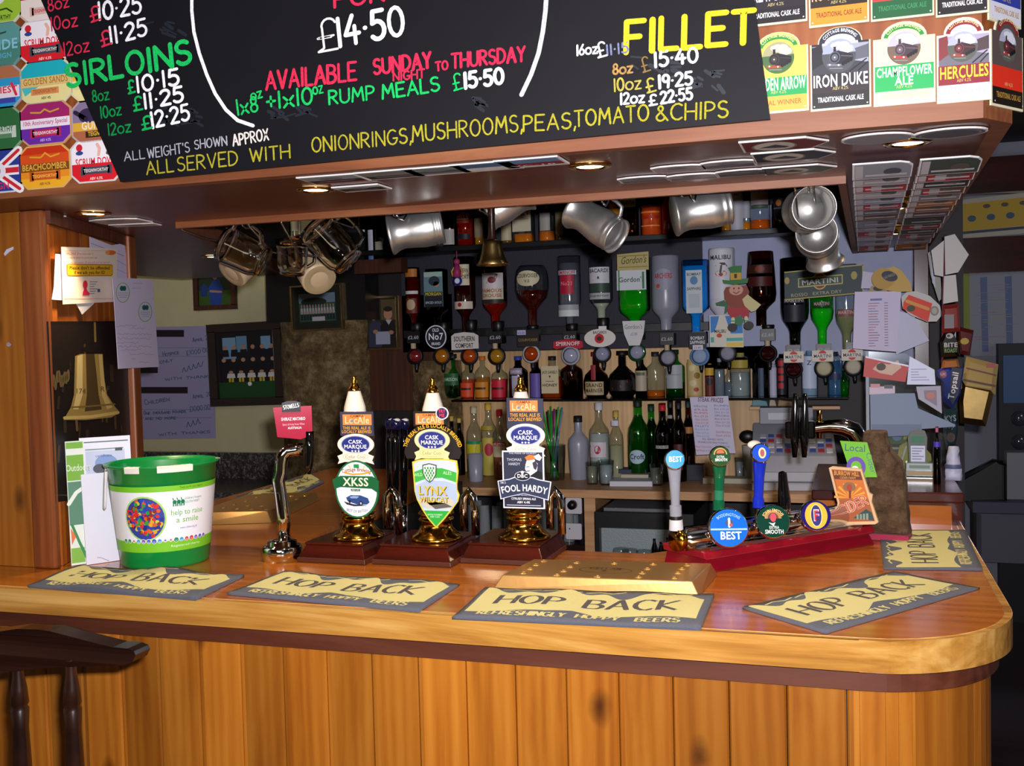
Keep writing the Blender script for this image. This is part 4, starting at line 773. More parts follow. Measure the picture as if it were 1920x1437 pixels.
h1 = [(685, 112), (635, 137), (597, 163), (555, 190), (897, 122), (855, 150), (812, 177), (768, 203), (1138, 127), (1030, 213), (1387, 133), (1350, 162), (1318, 190), (1295, 216), (1607, 138), (1573, 162), (1547, 190), (1525, 222)]
tray([(923, 1106), (1312, 1120), (1346, 1078), (990, 1066)], [(942, 1078), (1298, 1090), (1333, 1057), (1001, 1049)], 0.030, [(x / 3.43 + 820, y / 3.43 + 1020) for x, y in h1], 'big brass drip tray with drain holes behind the third bar towel', (1135, 1070))
tray([(352, 986), (510, 981), (600, 938), (455, 944)], [(362, 962), (502, 959), (592, 922), (462, 928)], 0.026, [(419, 953), (445, 955), (472, 956), (500, 956), (438, 947), (465, 949), (491, 950), (460, 941), (481, 934), (547, 931), (557, 937), (573, 931), (520, 943)], 'smaller brass drip tray on the left wing behind the green bucket', None)

# ================================================================= wine tap
p = PZ(530, 1050, ZT); s = mpp(p); r = thing('wine_tap', 'curved chrome wine tap with a crimson sign, left of the hand pumps', 'wine tap', faceM(p))
b = MB(); b.lathe([(.0001, 0), (37 * s, 0), (37 * s, 24 * s), (34 * s, 28 * s), (28 * s, 29 * s), (27 * s, 36 * s), (15 * s, 38 * s), (.0001, 38 * s)], 'chrome', 36); b.build('base', r)
b = MB(); b.tube([(x * s, 0, z * s) for x, z in ((5, 36), (4, 80), (0, 125), (-3, 150), (2, 165), (3, 180), (6, 195), (14, 204), (30, 206), (44, 206))], [12 * s] * 10, 'chrome', 18); b.build('stem', r)
b = MB(); b.tube([(x * s, -8 * s, z * s) for x, z in ((56, 240), (56, 210), (54, 180), (50, 160))], [9 * s, 9 * s, 8 * s, 6 * s], 'gblack', 12); b.build('lever', r)
b = MB(s); b.ox, b.oy = 530, 1050; b.M = T(0, -14 * s, 0); b.plate([(522, 763), (592, 762), (592, 817), (570, 824), (528, 818)], .004, 'g#a81038')
b.text('SHIRAZ MATARO', 558, 788, 5.5, '#f4e8ec', 3, 'c', 44, 0, .02); b.text('Spicy & fruity from Wine', 558, 797, 3.6, '#e8c0cc', 3, 'c', 40); b.text('AUSTRALIA', 560, 804, 4, '#f4e8ec', 3, 'c', 25, 0, .02); b.build('sign_plate', r)
b = MB(s); b.ox, b.oy = 530, 1050; b.M = T(0, -16 * s, 0); b.plate([(538, 772), (538, 755), (548, 752), (562, 752), (572, 755), (572, 772)], .004, 'g#141014'); b.hand('STOWELLS', 541, 767, 569, 763, 7, '#f0f0f0', 1.2, 3); tag(b.build('name_plate', r), 'small black name plate'); b = MB()
# ================================================================= hand pumps
def caskmarque(b, cx, cy, rx, ry, rim):
    b.M = T(0, -.004, 0); b.plate([(cx + rx * math.cos(a * PI / 16), cy + ry * math.sin(a * PI / 16)) for a in range(32)], .003, rim); b.ell(cx, cy, rx * .76, ry * .76, '#27307e', 1); b.ring(cx, cy, rx * .8, ry * .82, 1, '#8890c8', 1)
    b.text('CASK', cx, cy - 2, ry * .34, '#eef0fa', 3, 'c', rx * .78, 0, .02); b.text('MARQUE', cx, cy + ry * .36, ry * .34, '#eef0fa', 3, 'c', rx * 1.25, 0, .02)
    for k in (-1, 0, 1): b.ell(cx + k * 6, cy + ry * .6, 2, 2, '#e8e4f0', 3, 5)
    yb = cy + ry * 1.02; b.M = T(0, -.006, 0); b.plate([(cx - rx, yb + 16), (cx - rx * .9, yb + 9), (cx - rx, yb + 1), (cx - rx * .7, yb - 3), (cx - rx * .7, yb - 6), (cx + rx * .7, yb - 6), (cx + rx * .7, yb - 3), (cx + rx, yb + 1), (cx + rx * .9, yb + 9), (cx + rx, yb + 16), (cx + rx * .6, yb + 12), (cx - rx * .6, yb + 12)], .002, rim)
    b.ring(cx, yb + 2, rx * .7, 7, .8, '#b8a880', 2); b.text('Cellar Cool', cx, yb + 5, 6, '#907c60', 3, 'c', rx * 1.1)
def locale(b, x0, y0, x1, y1, w0, w1):
    b.rect(x0, y0, x1, y1, '#d88848', 1); cx = (x0 + x1) / 2; b.text('CAMRA', cx, y0 + 5, 4, '#8a4820', 3, 'c', 26, 0, .02); b.text('LocAle', cx, y1 - 3, 13, '#f4c890', 3, 'c', (x1 - x0) * .86, 0, .02); b.ell(cx - 9, y1 - 8, 2.6, 3, '#7890a8', 4, 10)
def pump(px, py, wb, label, clips):
    p = PZ(px, py, ZT); s = mpp(p); r = thing('hand_pump', label, 'hand pump', p, 'brass hand pumps on the bar'); M0 = MB(s)
    b = MB(); b.M = T(-.024, 0, 0); w, d = wb / 2 * s, 0.10; b.hexa([(-w, -d, .001), (w, -d, .001), (w, d, .001), (-w, d, .001)], [(-w + .001, -d, .012), (w - .001, -d, .012), (w - .001, d, .012), (-w + .001, d, .012)], 'mahog'); b.hexa([(-w + .003, -d + .003, .012), (w - .003, -d + .003, .012), (w - .003, d, .012), (-w + .003, d, .012)], [(-w + .016, -d + .02, .040), (w - .016, -d + .02, .040), (w - .016, d, .040), (-w + .016, d, .040)], 'redwood'); b.box(-w + .013, w - .013, -d + .017, d, .040, .0445, 'redwood'); b.build('base', r, None, .0015)
    z0 = .0445; q_ = lambda r_, z: (r_ * s, z0 + z * s)
    b = MB(); b.lathe([q_(.1, 0), q_(48, 0), q_(50, 3), q_(47, 7), q_(38, 13), q_(32, 20), q_(29, 26), q_(29, 34), q_(33, 36), q_(33, 39), q_(30, 41), q_(30, 45), q_(34, 48), q_(32, 52), q_(24, 58), q_(17, 66), q_(13, 74), q_(12, 80), q_(.1, 80)], 'brass', 40); b.build('pump_body', r)
    zt = 298
    b = MB(); b.lathe([q_(7, 76), q_(8, 110), q_(12, 114), q_(12, 118), q_(8, 120)], 'brass', 20); b.build('shaft', r)
    b = MB(); b.lathe([q_(11, 118), q_(16, 150), q_(19, 190), q_(22, 225), q_(20, 245), q_(15, 262), q_(11, zt - 22)], 'ceramic', 28); b.build('ceramic_handle', r)
    b = MB(); b.lathe([q_(12, zt - 24), q_(12.5, zt - 20), q_(8, zt - 13), q_(6, zt - 8), q_(6.5, zt - 5), q_(5, zt - 2), q_(6, zt), q_(5, zt + 3), q_(.1, zt + 4)], 'brass', 20); b.build('finial', r)
    b = MB(); b.tube([(60 * s, .06, z0), (60 * s, .06, z0 + 50 * s), (57 * s, .06, z0 + 72 * s), (48 * s, .06, z0 + 84 * s), (39 * s, .06, z0 + 72 * s), (37 * s, .06, z0 + 50 * s), (37 * s, .06, z0 + 10 * s)], 8 * s, 'chrome', 12); b.build('swan_neck', r)
    for name, dy, fn in clips:
        b = MB(s); M = T(p.x, p.y - .05 - dy, 0); on(b, px, 930, M); hz = hit(px, 930, M).z; b.ox = px; m = b.sz; b.sx = hit(px + 1, 930, M).x - hit(px, 930, M).x; off = hit(px, 930, M)
        b.oy = 930; fn(b); b.v = [(v[0] + off.x, v[1] - .05 - dy, v[2] + off.z - p.z) for v in b.v]; b.build(name, r)
    return r
def c1a(b):
    b.plate([(642, 818), (642, 773), (704, 773), (704, 818)], .003, '#3c3a4e'); locale(b, 647, 778, 701, 798, 0, 0); b.text('THIS REAL ALE IS', 673, 806, 5.5, '#e0a020', 3, 'c', 52, 0, .02); b.text('LOCALLY BREWED', 673, 813, 5.5, '#e0a020', 3, 'c', 56, 0, .02)
def c1b(b):
    b.plate([(669 + 41 * math.cos(a * PI / 20), 918 + 54 * math.sin(a * PI / 20)) for a in range(40)], .004, '#1c6a40'); b.ell(669, 918, 38, 51, '#f0f2f4', 1); b.M = T(0, -.0035, 0); b.plate([(625, 900), (640, 893), (700, 893), (712, 902), (710, 924), (698, 916), (640, 914), (628, 918)], .002, '#146034'); b.text('XKSS', 670, 911, 15, '#f4f0d0', 6, 'c', 48, 0, .02)
    b.poly([(660, 917), (678, 917), (677, 921), (661, 921)], '#1c5a34', 6); b.text('ABV 4.4%', 669, 920.5, 3, '#e8e8d8', 8, 'c', 14); b.M = Matrix(); b.text('Cottage Brewing', 670, 884, 7, '#9a4018', 3, 'c', 54, 0, .02, 0, 90); b.stroke([(648, 887), (662, 890), (680, 889), (694, 886)], 3, '#e8a020', 3); b.rect(665, 871, 675, 878, '#1c9048', 3); b.stroke([(656, 874), (660, 881)], 2, '#e8c060', 3); b.stroke([(686, 874), (682, 881)], 2, '#e8c060', 3)
    b.poly([(644, 941), (662, 946), (690, 948), (664, 950), (650, 947)], '#28283c', 2); b.poly([(649, 934), (658, 929), (676, 929), (690, 934), (693, 942), (688, 946), (672, 947), (652, 941)], '#2c4a84', 3); b.poly([(656, 932), (664, 930), (674, 931), (670, 935), (658, 935)], '#90a8d0', 4); b.ell(677, 944, 3.4, 4.4, '#18182c', 5); b.ell(677, 944, 1.6, 2.2, '#c0c8d8', 6); b.ell(656, 941, 2, 3, '#18182c', 5); b.text('BEST OF BRITISH', 669, 962, 5, '#384080', 3, 'c', 42, 0, 0, 0, -60)
def c1m(b): caskmarque(b, 671, 834, 34, 20, '#efe8d6')
def c2a(b):
    b.plate([(779, 800), (779, 772), (842, 772), (842, 800)], .003, '#221c1c'); b.plate([(760, 850), (764, 828), (774, 810), (790, 797), (814, 791), (838, 797), (852, 810), (862, 828), (867, 850), (862, 861), (764, 861)], .003, '#221c1c'); locale(b, 783, 776, 836, 797, 0, 0); b.text('THIS REAL ALE IS LOCALLY BREWED', 814, 802, 7, '#e8b020', 4, 'c', 132, 0, .02, 0, 50)
def c2t(b): b.plate([(833 + 12 * math.cos(a * PI / 12), 776 + 12 * math.sin(a * PI / 12)) for a in range(24)], .002, '#e8e0e0'); b.ell(833, 776, 10, 10, '#2c2850', 1); b.text('TRY', 833, 775, 6, '#e04060', 3, 'c', 13, 0, .02); b.text('ME', 833, 783, 6, '#e04060', 3, 'c', 10, 0, .02)
def c2m(b): caskmarque(b, 814, 826, 33, 21, '#ecdc9c')
def c2b(b):
    o = [(774, 867), (786, 863), (800, 861), (830, 861), (846, 862), (858, 864), (860, 884), (857, 908), (857, 918), (861, 928), (858, 940), (848, 954), (832, 974), (816, 991), (801, 974), (790, 956), (781, 938), (777, 922), (776, 900)]; b.plate(o, .004, '#d8c848'); i_ = inset(o, 3); b.poly(i_, '#c4d0e6', 1)
    b.poly(hband(i_, 958, 995), '#2ca83c', 3); b.poly([(778, 886), (796, 879), (830, 878), (857, 886), (856, 904), (830, 896), (800, 898), (779, 906)], '#3cac40', 3); b.text('WILD', 786, 894, 6, '#c8ecc0', 5, 'c', 16, .1); b.text('ALES', 840, 890, 6, '#c8ecc0', 5, 'c', 16, -.1); b.poly([(779, 912), (800, 902), (835, 902), (856, 908), (857, 940), (846, 952), (792, 952), (780, 930)], '#a8bcdc', 3.5); b.poly([(784, 940), (800, 932), (820, 940), (846, 934), (852, 944), (838, 953), (800, 953)], '#c8c0a8', 4); b.poly([(795, 938), (806, 948), (836, 944), (848, 950), (816, 955)], '#5c5850', 4.4)
    sh = [(796, 874), (807, 871), (819, 874), (818, 890), (812, 900), (807, 904), (801, 899), (796, 888)]; b.poly(inset(sh, -2), '#403c34', 6); b.poly(sh, '#eaf2e4', 7)
    for k in range(22):
        cx, cy = 798 + (k % 4) * 5.2 + (2.6 if (k // 4) % 2 else 0), 876 + (k // 4) * 4.6
        if cx < 815 - max(0, cy - 890) * .6 and cx > 797 + max(0, cy - 890) * .6: b.rect(cx, cy, cx + 2.7, cy + 4.4, '#2c8a3c', 8)
    b.text('LYNX', 813, 929, 16, '#3a3018', 7, 'c', 54, 0, .02); b.text('LYNX', 812, 928, 16, '#e0b838', 8, 'c', 54, 0, .02); b.text('WILDCAT', 815, 943, 10, '#3a3018', 7, 'c', 54, 0, .02); b.text('WILDCAT', 814, 942, 10, '#e0c048', 8, 'c', 54, 0, .02); b.text('BREWED IN SOMERSET', 815, 967, 3, '#d8f0d0', 5, 'c', 28); b.text('ABV 4.6%', 815, 971, 3, '#d8f0d0', 5, 'c', 18)
def c3a(b):
    b.plate([(954, 805), (954, 747), (1022, 749), (1022, 805)], .003, '#35364c'); locale(b, 960, 752, 1012, 773, 0, 0); b.text('THIS REAL ALE IS', 988, 782, 6, '#e0a020', 3, 'c', 56, 0, .02); b.text('LOCALLY BREWED', 988, 790, 6, '#e0a020', 3, 'c', 62, 0, .02)
def c3m(b): caskmarque(b, 989, 817, 36, 22, '#f0ead8')
def c3b(b):
    b.plate([(943, 954), (943, 846), (1021, 846), (1021, 954)], .004, '#e4e4ee'); b.rect(945.5, 848.5, 1018.5, 951.5, '#22263a', 1); b.rect(947, 850, 1017, 900, '#2c3146', 2)
    b.text('THOMAS', 966, 865, 5, '#c8cce0', 4, 'c', 28); b.text('HARDY', 966, 873, 5, '#c8cce0', 4, 'c', 22); b.text('THE PRIDE OF DORSET', 982, 852, 3, '#c8cce0', 4, 'c', 52)
    b.poly([(990, 862), (1003, 861), (1010, 870), (1008, 884), (1000, 893), (992, 890), (986, 880), (987, 872)], '#e8e8f0', 4); b.poly([(986, 858), (994, 853), (1005, 854), (1008, 861), (990, 864)], '#e07838', 5); b.poly([(1003, 856), (1012, 851), (1018, 858), (1014, 864), (1008, 862)], '#f0f0f4', 6); b.poly([(1000, 868), (1006, 864), (1010, 872), (1006, 882), (1002, 878)], '#3a3a44', 5); b.poly([(996, 892), (1010, 882), (1018, 886), (1018, 900), (998, 900)], '#14161e', 5); b.stroke([(989, 876), (994, 875)], 1.2, '#3a3a44', 6); b.stroke([(989, 884), (995, 883)], 1.4, '#4a4a54', 6)
    b.text('THE DORSET BREWING COMPANY', 982, 930, 2.6, '#d8dcec', 6, 'c', 40); b.text('CITRUSSY SPRING ALE', 982, 937.5, 4, '#eef0f8', 6, 'c', 46, 0, .02); b.text('ABV 4.4%', 982, 944, 4, '#eef0f8', 6, 'c', 24, 0, .02); b.rect(950, 947.2, 1014, 948.6, '#b8bccc', 5)
def c3n(b):
    o = [(933, 903), (955, 899), (965, 895), (1000, 895), (1011, 899), (1034, 903), (1028, 938), (1010, 933), (982, 926), (954, 933), (938, 938)]; b.plate(o, .003, '#cfd4e4'); b.poly(inset(o, 2), '#2c3650', 1); b.text('FOOL HARDY', 983, 921, 12, '#f4f4fa', 3, 'c', 84, 0, .02, 0, 160); b.text("DBC'S", 944, 908, 4, '#e0e0ec', 3, 'c', 10)
    b.ell(981, 893, 15, 9, '#181a26', 4); b.ring(981, 893, 15, 9, 1, '#c8ccd8', 5); b.text('DBC', 981, 896, 6.5, '#f0f0f6', 6, 'c', 20, 0, .02); b.ell(981, 886, 3, 3, '#e8e8ee', 6, 8)
pump(674, 1042, 138, 'leftmost hand pump with an oval green and white car clip', [('locality_sign', 0, c1a), ('quality_sign', .004, c1m), ('pump_clip', .012, c1b)])
pump(820, 1046, 156, 'middle hand pump with a yellow and green wildcat shield clip', [('locality_sign', 0, c2a), ('quality_sign', .004, c2m), ('sticker', .010, c2t), ('pump_clip', .012, c2b)])
pump(984, 1044, 160, 'rightmost hand pump with a navy square portrait clip', [('locality_sign', 0, c3a), ('quality_sign', .004, c3m), ('pump_clip', .012, c3b), ('name_banner', .018, c3n)])
# ================================================================= keg beer font across the inner corner
FA, FB = PZ(1330, 1076, ZT), PZ(1630, 1024, ZT); FM = wallM((FA.x, FA.y), (FB.x, FB.y)); FL = (FB - FA).length; s = mpp((FA + FB) / 2)
r = thing('beer_font', 'chrome keg beer bar with three round badges on a red wooden plinth', 'beer font', FM @ T(0, 0, ZT))
b = MB(); b.hexa([(-.01, 0, 0), (FL + .02, 0, 0), (FL + .02, .14, 0), (-.01, .14, 0)], [(0, .012, .030), (FL + .01, .012, .030), (FL + .01, .14, .030), (0, .14, .030)], 'g#7a0c1c'); b.hexa([(-.012, -.004, .030), (FL + .018, -.004, .030), (FL + .018, .14, .030), (-.012, .14, .030)], [(-.012, .004, .046), (FL + .018, .004, .046), (FL + .018, .14, .046), (-.012, .14, .046)], 'g#8a1424'); b.build('plinth', r, None, .003)
b = MB(); b.tube([(-.03, .055, .068), (-.022, .055, .068), (-.02, .055, .068), (FL + .02, .055, .068)], [.018, .018, .026, .026], 'chrome', 20); b.tube([(-.045, .055, .068), (-.03, .055, .068)], .024, 'brass', 16); b.build('manifold', r)
b = MB(); b.box(-.01, FL, .02, .10, .046, .05, 'chrome'); b.build('top_rail', r)
def local(px, py, y): h = hit(px, py, FM @ T(0, y, 0)); return Vector((h.x, y, h.z - ZT))
def lens(px, py, rad, name, art):
    c = local(px, py, -.012); rr = rad * s; M = T(c) @ RZ(-34) @ RX(-14); b = MB(s); b.M = M; b.ox = b.oy = 0
    b.lathe([(.0001, -.012), (rr * .94, -.010), (rr, -.004), (rr * 1.04, .003), (rr, .010), (rr * .6, .016), (.0001, .016)], 'chrome', 32, RX(-90)); b.M = M @ T(0, -.0125, 0); art(b, 0, 0, rad / 35); o = b.build(name, r)
    b = MB(); b.tube([c + Vector((0, .012, 0)), Vector((c.x, .055, .075))], .012, 'chrome', 12); b.build('badge_arm', r)
def a_best(b, x, y, k):
    b.ell(x, y, 33 * k, 33 * k, 'g#1466d0', 1); b.rect(x - 32 * k, y + 1 * k, x + 32 * k, y + 4 * k, '#90b8ec', 2); b.text('BEST', x + 3 * k, y + 20 * k, 13 * k, '#f0f4fa', 4, 'c', 38 * k, 0, .02); b.ell(x + 1 * k, y - 9 * k, 7 * k, 6 * k, '#283058', 3, 14); b.stroke([(x + 1 * k, y - 16 * k), (x + 1 * k, y - 2 * k)], 4 * k, '#e8e4ec', 4); b.ell(x + 4 * k, y - 5 * k, 3 * k, 3 * k, '#c83038', 5, 8); b.text('BODDINGTONS', x, y - 21 * k, 5 * k, '#a8ccf4', 3, 'c', 40 * k, 0, .0, 0, 30 * k)
def a_smooth(b, x, y, k):
    b.ell(x, y, 33 * k, 33 * k, 'g#0c3c30', 1); b.ell(x, y - 6 * k, 17 * k, 17 * k, '#a87838', 2, 20, PI, 2 * PI); b.ell(x, y - 6 * k, 11 * k, 12 * k, '#5a2420', 3, 20, PI, 2 * PI); b.ell(x, y - 8 * k, 6 * k, 9 * k, '#d83848', 4, 14); b.text('JOHN SMITHS', x, y - 20 * k, 6 * k, '#e8c070', 5, 'c', 42 * k, 0, .02, 0, 20 * k); b.poly([(x - 10 * k, y + 2 * k), (x - 2 * k, y + 4 * k), (x + 4 * k, y + 2 * k), (x, y + 10 * k)], '#e4e4e4', 5); b.text('EXTRA', x + 1 * k, y + 15 * k, 5.5 * k, '#d8e8dc', 5, 'c', 20 * k, 0, .02); b.text('SMOOTH', x + 1 * k, y + 25 * k, 8 * k, '#f0f4f0', 5, 'c', 38 * k, 0, .02)
def a_f(b, x, y, k):
    b.ell(x, y, 33 * k, 33 * k, 'g#221c70', 1); b.ell(x, y, 25 * k, 30 * k, '#f0b424', 2); b.ell(x, y, 12 * k, 24 * k, '#221c70', 3); b.ring(x, y, 13 * k, 25 * k, 1.4 * k, '#f4e4b0', 4); b.text('F', x, y + 12 * k, 25 * k, '#f4f0f0', 5, 'c', 15 * k, 0, .02); b.text('F', x, y + 11 * k, 22 * k, '#d0283c', 6, 'c', 12 * k, 0, .02)
lens(1365, 991, 35, 'badge', a_best); lens(1448, 979, 31, 'badge', a_smooth); lens(1528, 968, 29, 'badge', a_f)
def tap(x0, y0, x1, y1, prof, name, disc=None):
    """handle from picture point (x0, y0) at its foot to (x1, y1) at its head; prof = (share, radius, material)"""
    a, e = local(x0, y0, .06), local(x1, y1, .06); ax = (e - a); L = ax.length; rot = ax.to_track_quat('Z', 'Y').to_matrix().to_4x4(); M = T(a) @ rot; b = MB()
    for i in range(len(prof) - 1):
        t0, r0, m = prof[i]; t1, r1, _ = prof[i + 1]; b.lathe([(r0 * s, t0 * L), ((r0 + r1) / 2 * s, (t0 + t1) / 2 * L), (r1 * s, t1 * L)], m, 18, M)
    h = b.build(name, r)
    if disc:
        dx, dy, rad, col, art = disc; c = local(dx, dy, .02); b = MB(s); M = T(c) @ RZ(-34) @ RX(-8); b.M = M; b.ox = b.oy = 0; rr = rad * s
        b.lathe([(.0001, -.007), (rr * .92, -.006), (rr, -.002), (rr, .008), (.0001, .014)], 'chrome', 26, RX(-90)); b.M = M @ T(0, -.0075, 0); art(b); b.build('handle_badge', h)
        b = MB(); b.tube([c, local(x1, y1, .06)], .008, col, 10); b.build('badge_stem', h)
GR = 'g#8c8e98'
tap(1268, 994, 1264, 868, [(0, 13, '#c8c8cc'), (.15, 12, '#c8c8cc'), (.155, 11, 'black'), (.21, 11, GR), (.22, 11, GR), (.36, 11, GR), (.38, 8, GR), (.7, 10, GR), (.95, 13, GR), (1, 4, GR)], 'tap_handle', (1265, 862, 18, GR, lambda b: (b.ell(0, 0, 16, 16, 'g#1c90dc', 1), b.text('BEST', 1, 4, 9, '#eef6fc', 3, 'c', 24, 0, .02))))
tap(1347, 985, 1349, 866, [(0, 7, 'black'), (.2, 8, 'black'), (.24, 11, 'g#0c5a38'), (.36, 11, 'g#0c5a38'), (.4, 9, 'g#2c7858'), (.55, 9, 'g#0c5a38'), (.75, 10, 'g#0c5a38'), (.94, 13, 'g#0c5a38'), (1, 4, 'g#0c5a38')], 'tap_handle', (1350, 856, 19, 'g#0c5a38', lambda b: (b.ell(0, 0, 17, 17, 'g#1c4a24', 1), b.ell(0, -5, 7, 7, '#c05028', 2, 16, PI, 2 * PI), b.ring(0, -3, 12, 12, 2, '#c89030', 2, 18, PI, 2 * PI), b.text('EXTRA', 0, 3, 4, '#e8f0e8', 3, 'c', 14), b.text('SMOOTH', 1, 9, 5, '#f4f4f4', 3, 'c', 22, 0, .02))))
BL = 'g#1830b8'
tap(1421, 975, 1424, 860, [(0, 6, 'black'), (.18, 7, 'black'), (.2, 11, BL), (.33, 11, BL), (.38, 9, BL), (.7, 10, BL), (.94, 13, BL), (1, 4, BL)], 'tap_handle', (1426, 850, 18, BL, lambda b: (b.ell(0, 0, 16, 16, 'g#2454cc', 1), b.ell(2, 0, 7, 10, '#e8d890', 2), b.ell(2, 0, 4, 7, '#a04858', 3), b.M and None)))
tap(1472, 972, 1467, 884, [(0, 11, 'chrome'), (.2, 12, 'chrome'), (.22, 13, 'gblack'), (.45, 12, 'gblack'), (.8, 9, 'gblack'), (.97, 8, 'gblack'), (1, 3, 'gblack')], 'tap_handle')
c = local(1414, 834, .05); b = MB(); b.ball((c.x, c.y, c.z), .014, 'ceramic', 12, 8, (1.3, .8, .7)); tag(b.build('cap_knob', r), 'small white knob on the blue handle')

# cider tap: carved stone-like block on a pink mat, two leaning signs
p = PZ(1660, 1014, ZT); s2 = mpp(p)
r = thing('pink_mat', 'folded pink cloth mat under the brown block', 'mat', faceM(p, -8)); b = MB()
b.box(-44 * s2, 42 * s2, -8 * s2, .06, 0.0005, 12 * s2, 't#c02850'); b.build('cloth', r, None, .004)
r = thing('cider_block', 'rough brown wooden block standing at the right end of the beer font', 'block', faceM(p, -8) @ T(0, 0, 12 * s2)); b = MB(); rnd = random.Random(5); vs = []
prof = [(-40, 40), (-42, 41), (-40, 40), (-36, 36), (-34, 34), (-30, 32), (-32, 30), (-30, 24), (-36, 8), (-38, 2), (-36, -2)]; xs = [-22, -12, 0, 10, 20]
nz = len(prof); H_ = 192
for j in range(nz):
    z = H_ * j / (nz - 1)
    ring_ = [(-1, -1), (-.3, -1.05), (.4, -1), (1, -.9), (1.05, 0), (1, 1), (.2, 1), (-1, 1), (-1.04, .1)]
    for u, v in ring_:
        xl, xr = prof[j]; cx, hw = (xl + xr) / 2, (xr - xl) / 2; vs.append(((cx + hw * u + rnd.uniform(-3.2, 3.2)) * s2, (.03 + .032 * v) + rnd.uniform(-.006, .006), z * s2))
k_ = 9; fs = [(j * k_ + i, j * k_ + (i + 1) % k_, (j + 1) * k_ + (i + 1) % k_, (j + 1) * k_ + i) for j in range(nz - 1) for i in range(k_)] + [tuple(range(k_))[::-1], tuple(range((nz - 1) * k_, nz * k_))]
b.add(vs, fs, 'slab'); b.build('carved_block', r, None, .004)
def sign(name, label, cat, pts, Y_off, th, base, art, grp=None, at=(1610, 940)):
    M = faceM(p, -8) @ T(0, Y_off, 0); b = MB(); M2 = on(b, at[0], at[1], M)
    b.plate(pts, th, base); art(b); return tag(b.build(name, None, M2), label, cat, grp)
def a_local(b):
    b.text('Local', 1604, 847, 13, '#3c5a80', 3, 'c', 40, -.04); b.text('Cider', 1629, 869, 10, '#5c7a90', 3, 'c', 40, -1.31); b.ring(1606, 876, 18, 19, 8, '#6a50b0', 2, 24, PI * .9, PI * 2.2); b.ell(1604, 880, 7, 6, '#eef2f0', 3, 12)
sign('cider_sign', 'lime green sign with a purple swirl, upper of the two by the brown block', 'sign', [(1576, 828), (1627, 830), (1645, 894), (1598, 896)], -.035, .003, '#74c02c', a_local)
def a_bh(b):
    o = [(1559, 882), (1614, 884), (1640, 976), (1576, 981), (1570, 960), (1574, 945)]; b.poly(o, '#a85c30', 1); b.poly([(1561, 884), (1613, 885), (1618, 900), (1565, 900)], '#6a3418', 2); b.text('BURROW HILL', 1588, 893, 8, '#e8a040', 4, 'c', 48, -.02, .02); b.text('CIDER FARM', 1590, 899, 4, '#e8b060', 4, 'c', 30)
    b.poly([(1566, 901), (1619, 901), (1628, 934), (1574, 938)], '#d07028', 2)
    for k in range(9): a = PI + PI * k / 8; b.poly([(1594, 934), (1594 + 30 * math.cos(a - .08), 934 + 28 * math.sin(a - .08)), (1594 + 30 * math.cos(a + .08), 934 + 28 * math.sin(a + .08))], '#f0a838', 3)
    b.ell(1593, 914, 12, 9, '#8a6a48', 4); b.ell(1593, 915, 5, 6, '#b03c20', 5); b.stroke([(1594, 934), (1594, 918)], 4, '#7a3018', 4.5)
    b.hand('CIDER', 1580, 968, 1628, 944, 18, '#e8c8a8', 4.6, 6); b.hand('CIDER', 1580, 968, 1628, 944, 18, '#c04038', 2.4, 7); b.poly([(1600, 972), (1624, 954), (1634, 960), (1639, 975)], '#2c4a48', 5)
    for k in range(4): b.rect(1606 + k * 6, 962 + (3 - k), 1610 + k * 6, 974, '#8a9a88', 6)
sign('cider_clip', 'orange carved cider pump clip with a tree, leaning at the end of the beer font', 'pump clip', [(1554, 880), (1560, 877), (1616, 880), (1630, 924), (1636, 928), (1634, 940), (1646, 978), (1640, 982), (1576, 987), (1566, 966), (1570, 946)], -.09, .012, '#e0b888', a_bh)
# chrome swan neck fountain with twin black handles behind it
r = thing('chrome_fountain', 'curved chrome beer fountain with two black handles behind the orange cider clip', 'beer font', PZ(1606, 985, ZT) + Vector((0, .0, .0008))); L0 = r.location; YQ = L0.y
def rel(x, y, dy=0.0): q_ = PY(x, y, YQ + dy); return q_ - L0
b = MB(); b.tube([rel(1606, 985), rel(1614, 900), rel(1616, 850), rel(1612, 825), rel(1600, 808), rel(1580, 801), rel(1555, 800), rel(1530, 803), rel(1508, 806)], [.022, .022, .022, .024, .024, .022, .018, .016, .016], 'chrome', 16); b.build('pipe', r)
b = MB(); b.tube([rel(1536, 770), rel(1536, 822)], .007, 'brass', 10); b.build('flow_rod', r)
for x in (1491, 1509):
    b = MB(); b.tube([rel(x, 738, -.02), rel(x, 752, -.02), rel(x - 1, 800, -.02), rel(x - 1, 826, -.02), rel(x - 1, 858, -.02)], [.005, .008, .012, .011, .006], 'gblack', 14); b.build('handle', r)
b = MB(); a = rel(1472, 790); e = rel(1530, 822); b.box(a.x, e.x, -.02, .03, e.z, a.z, 'gblack'); b.build('valve_block', r, None, .006)
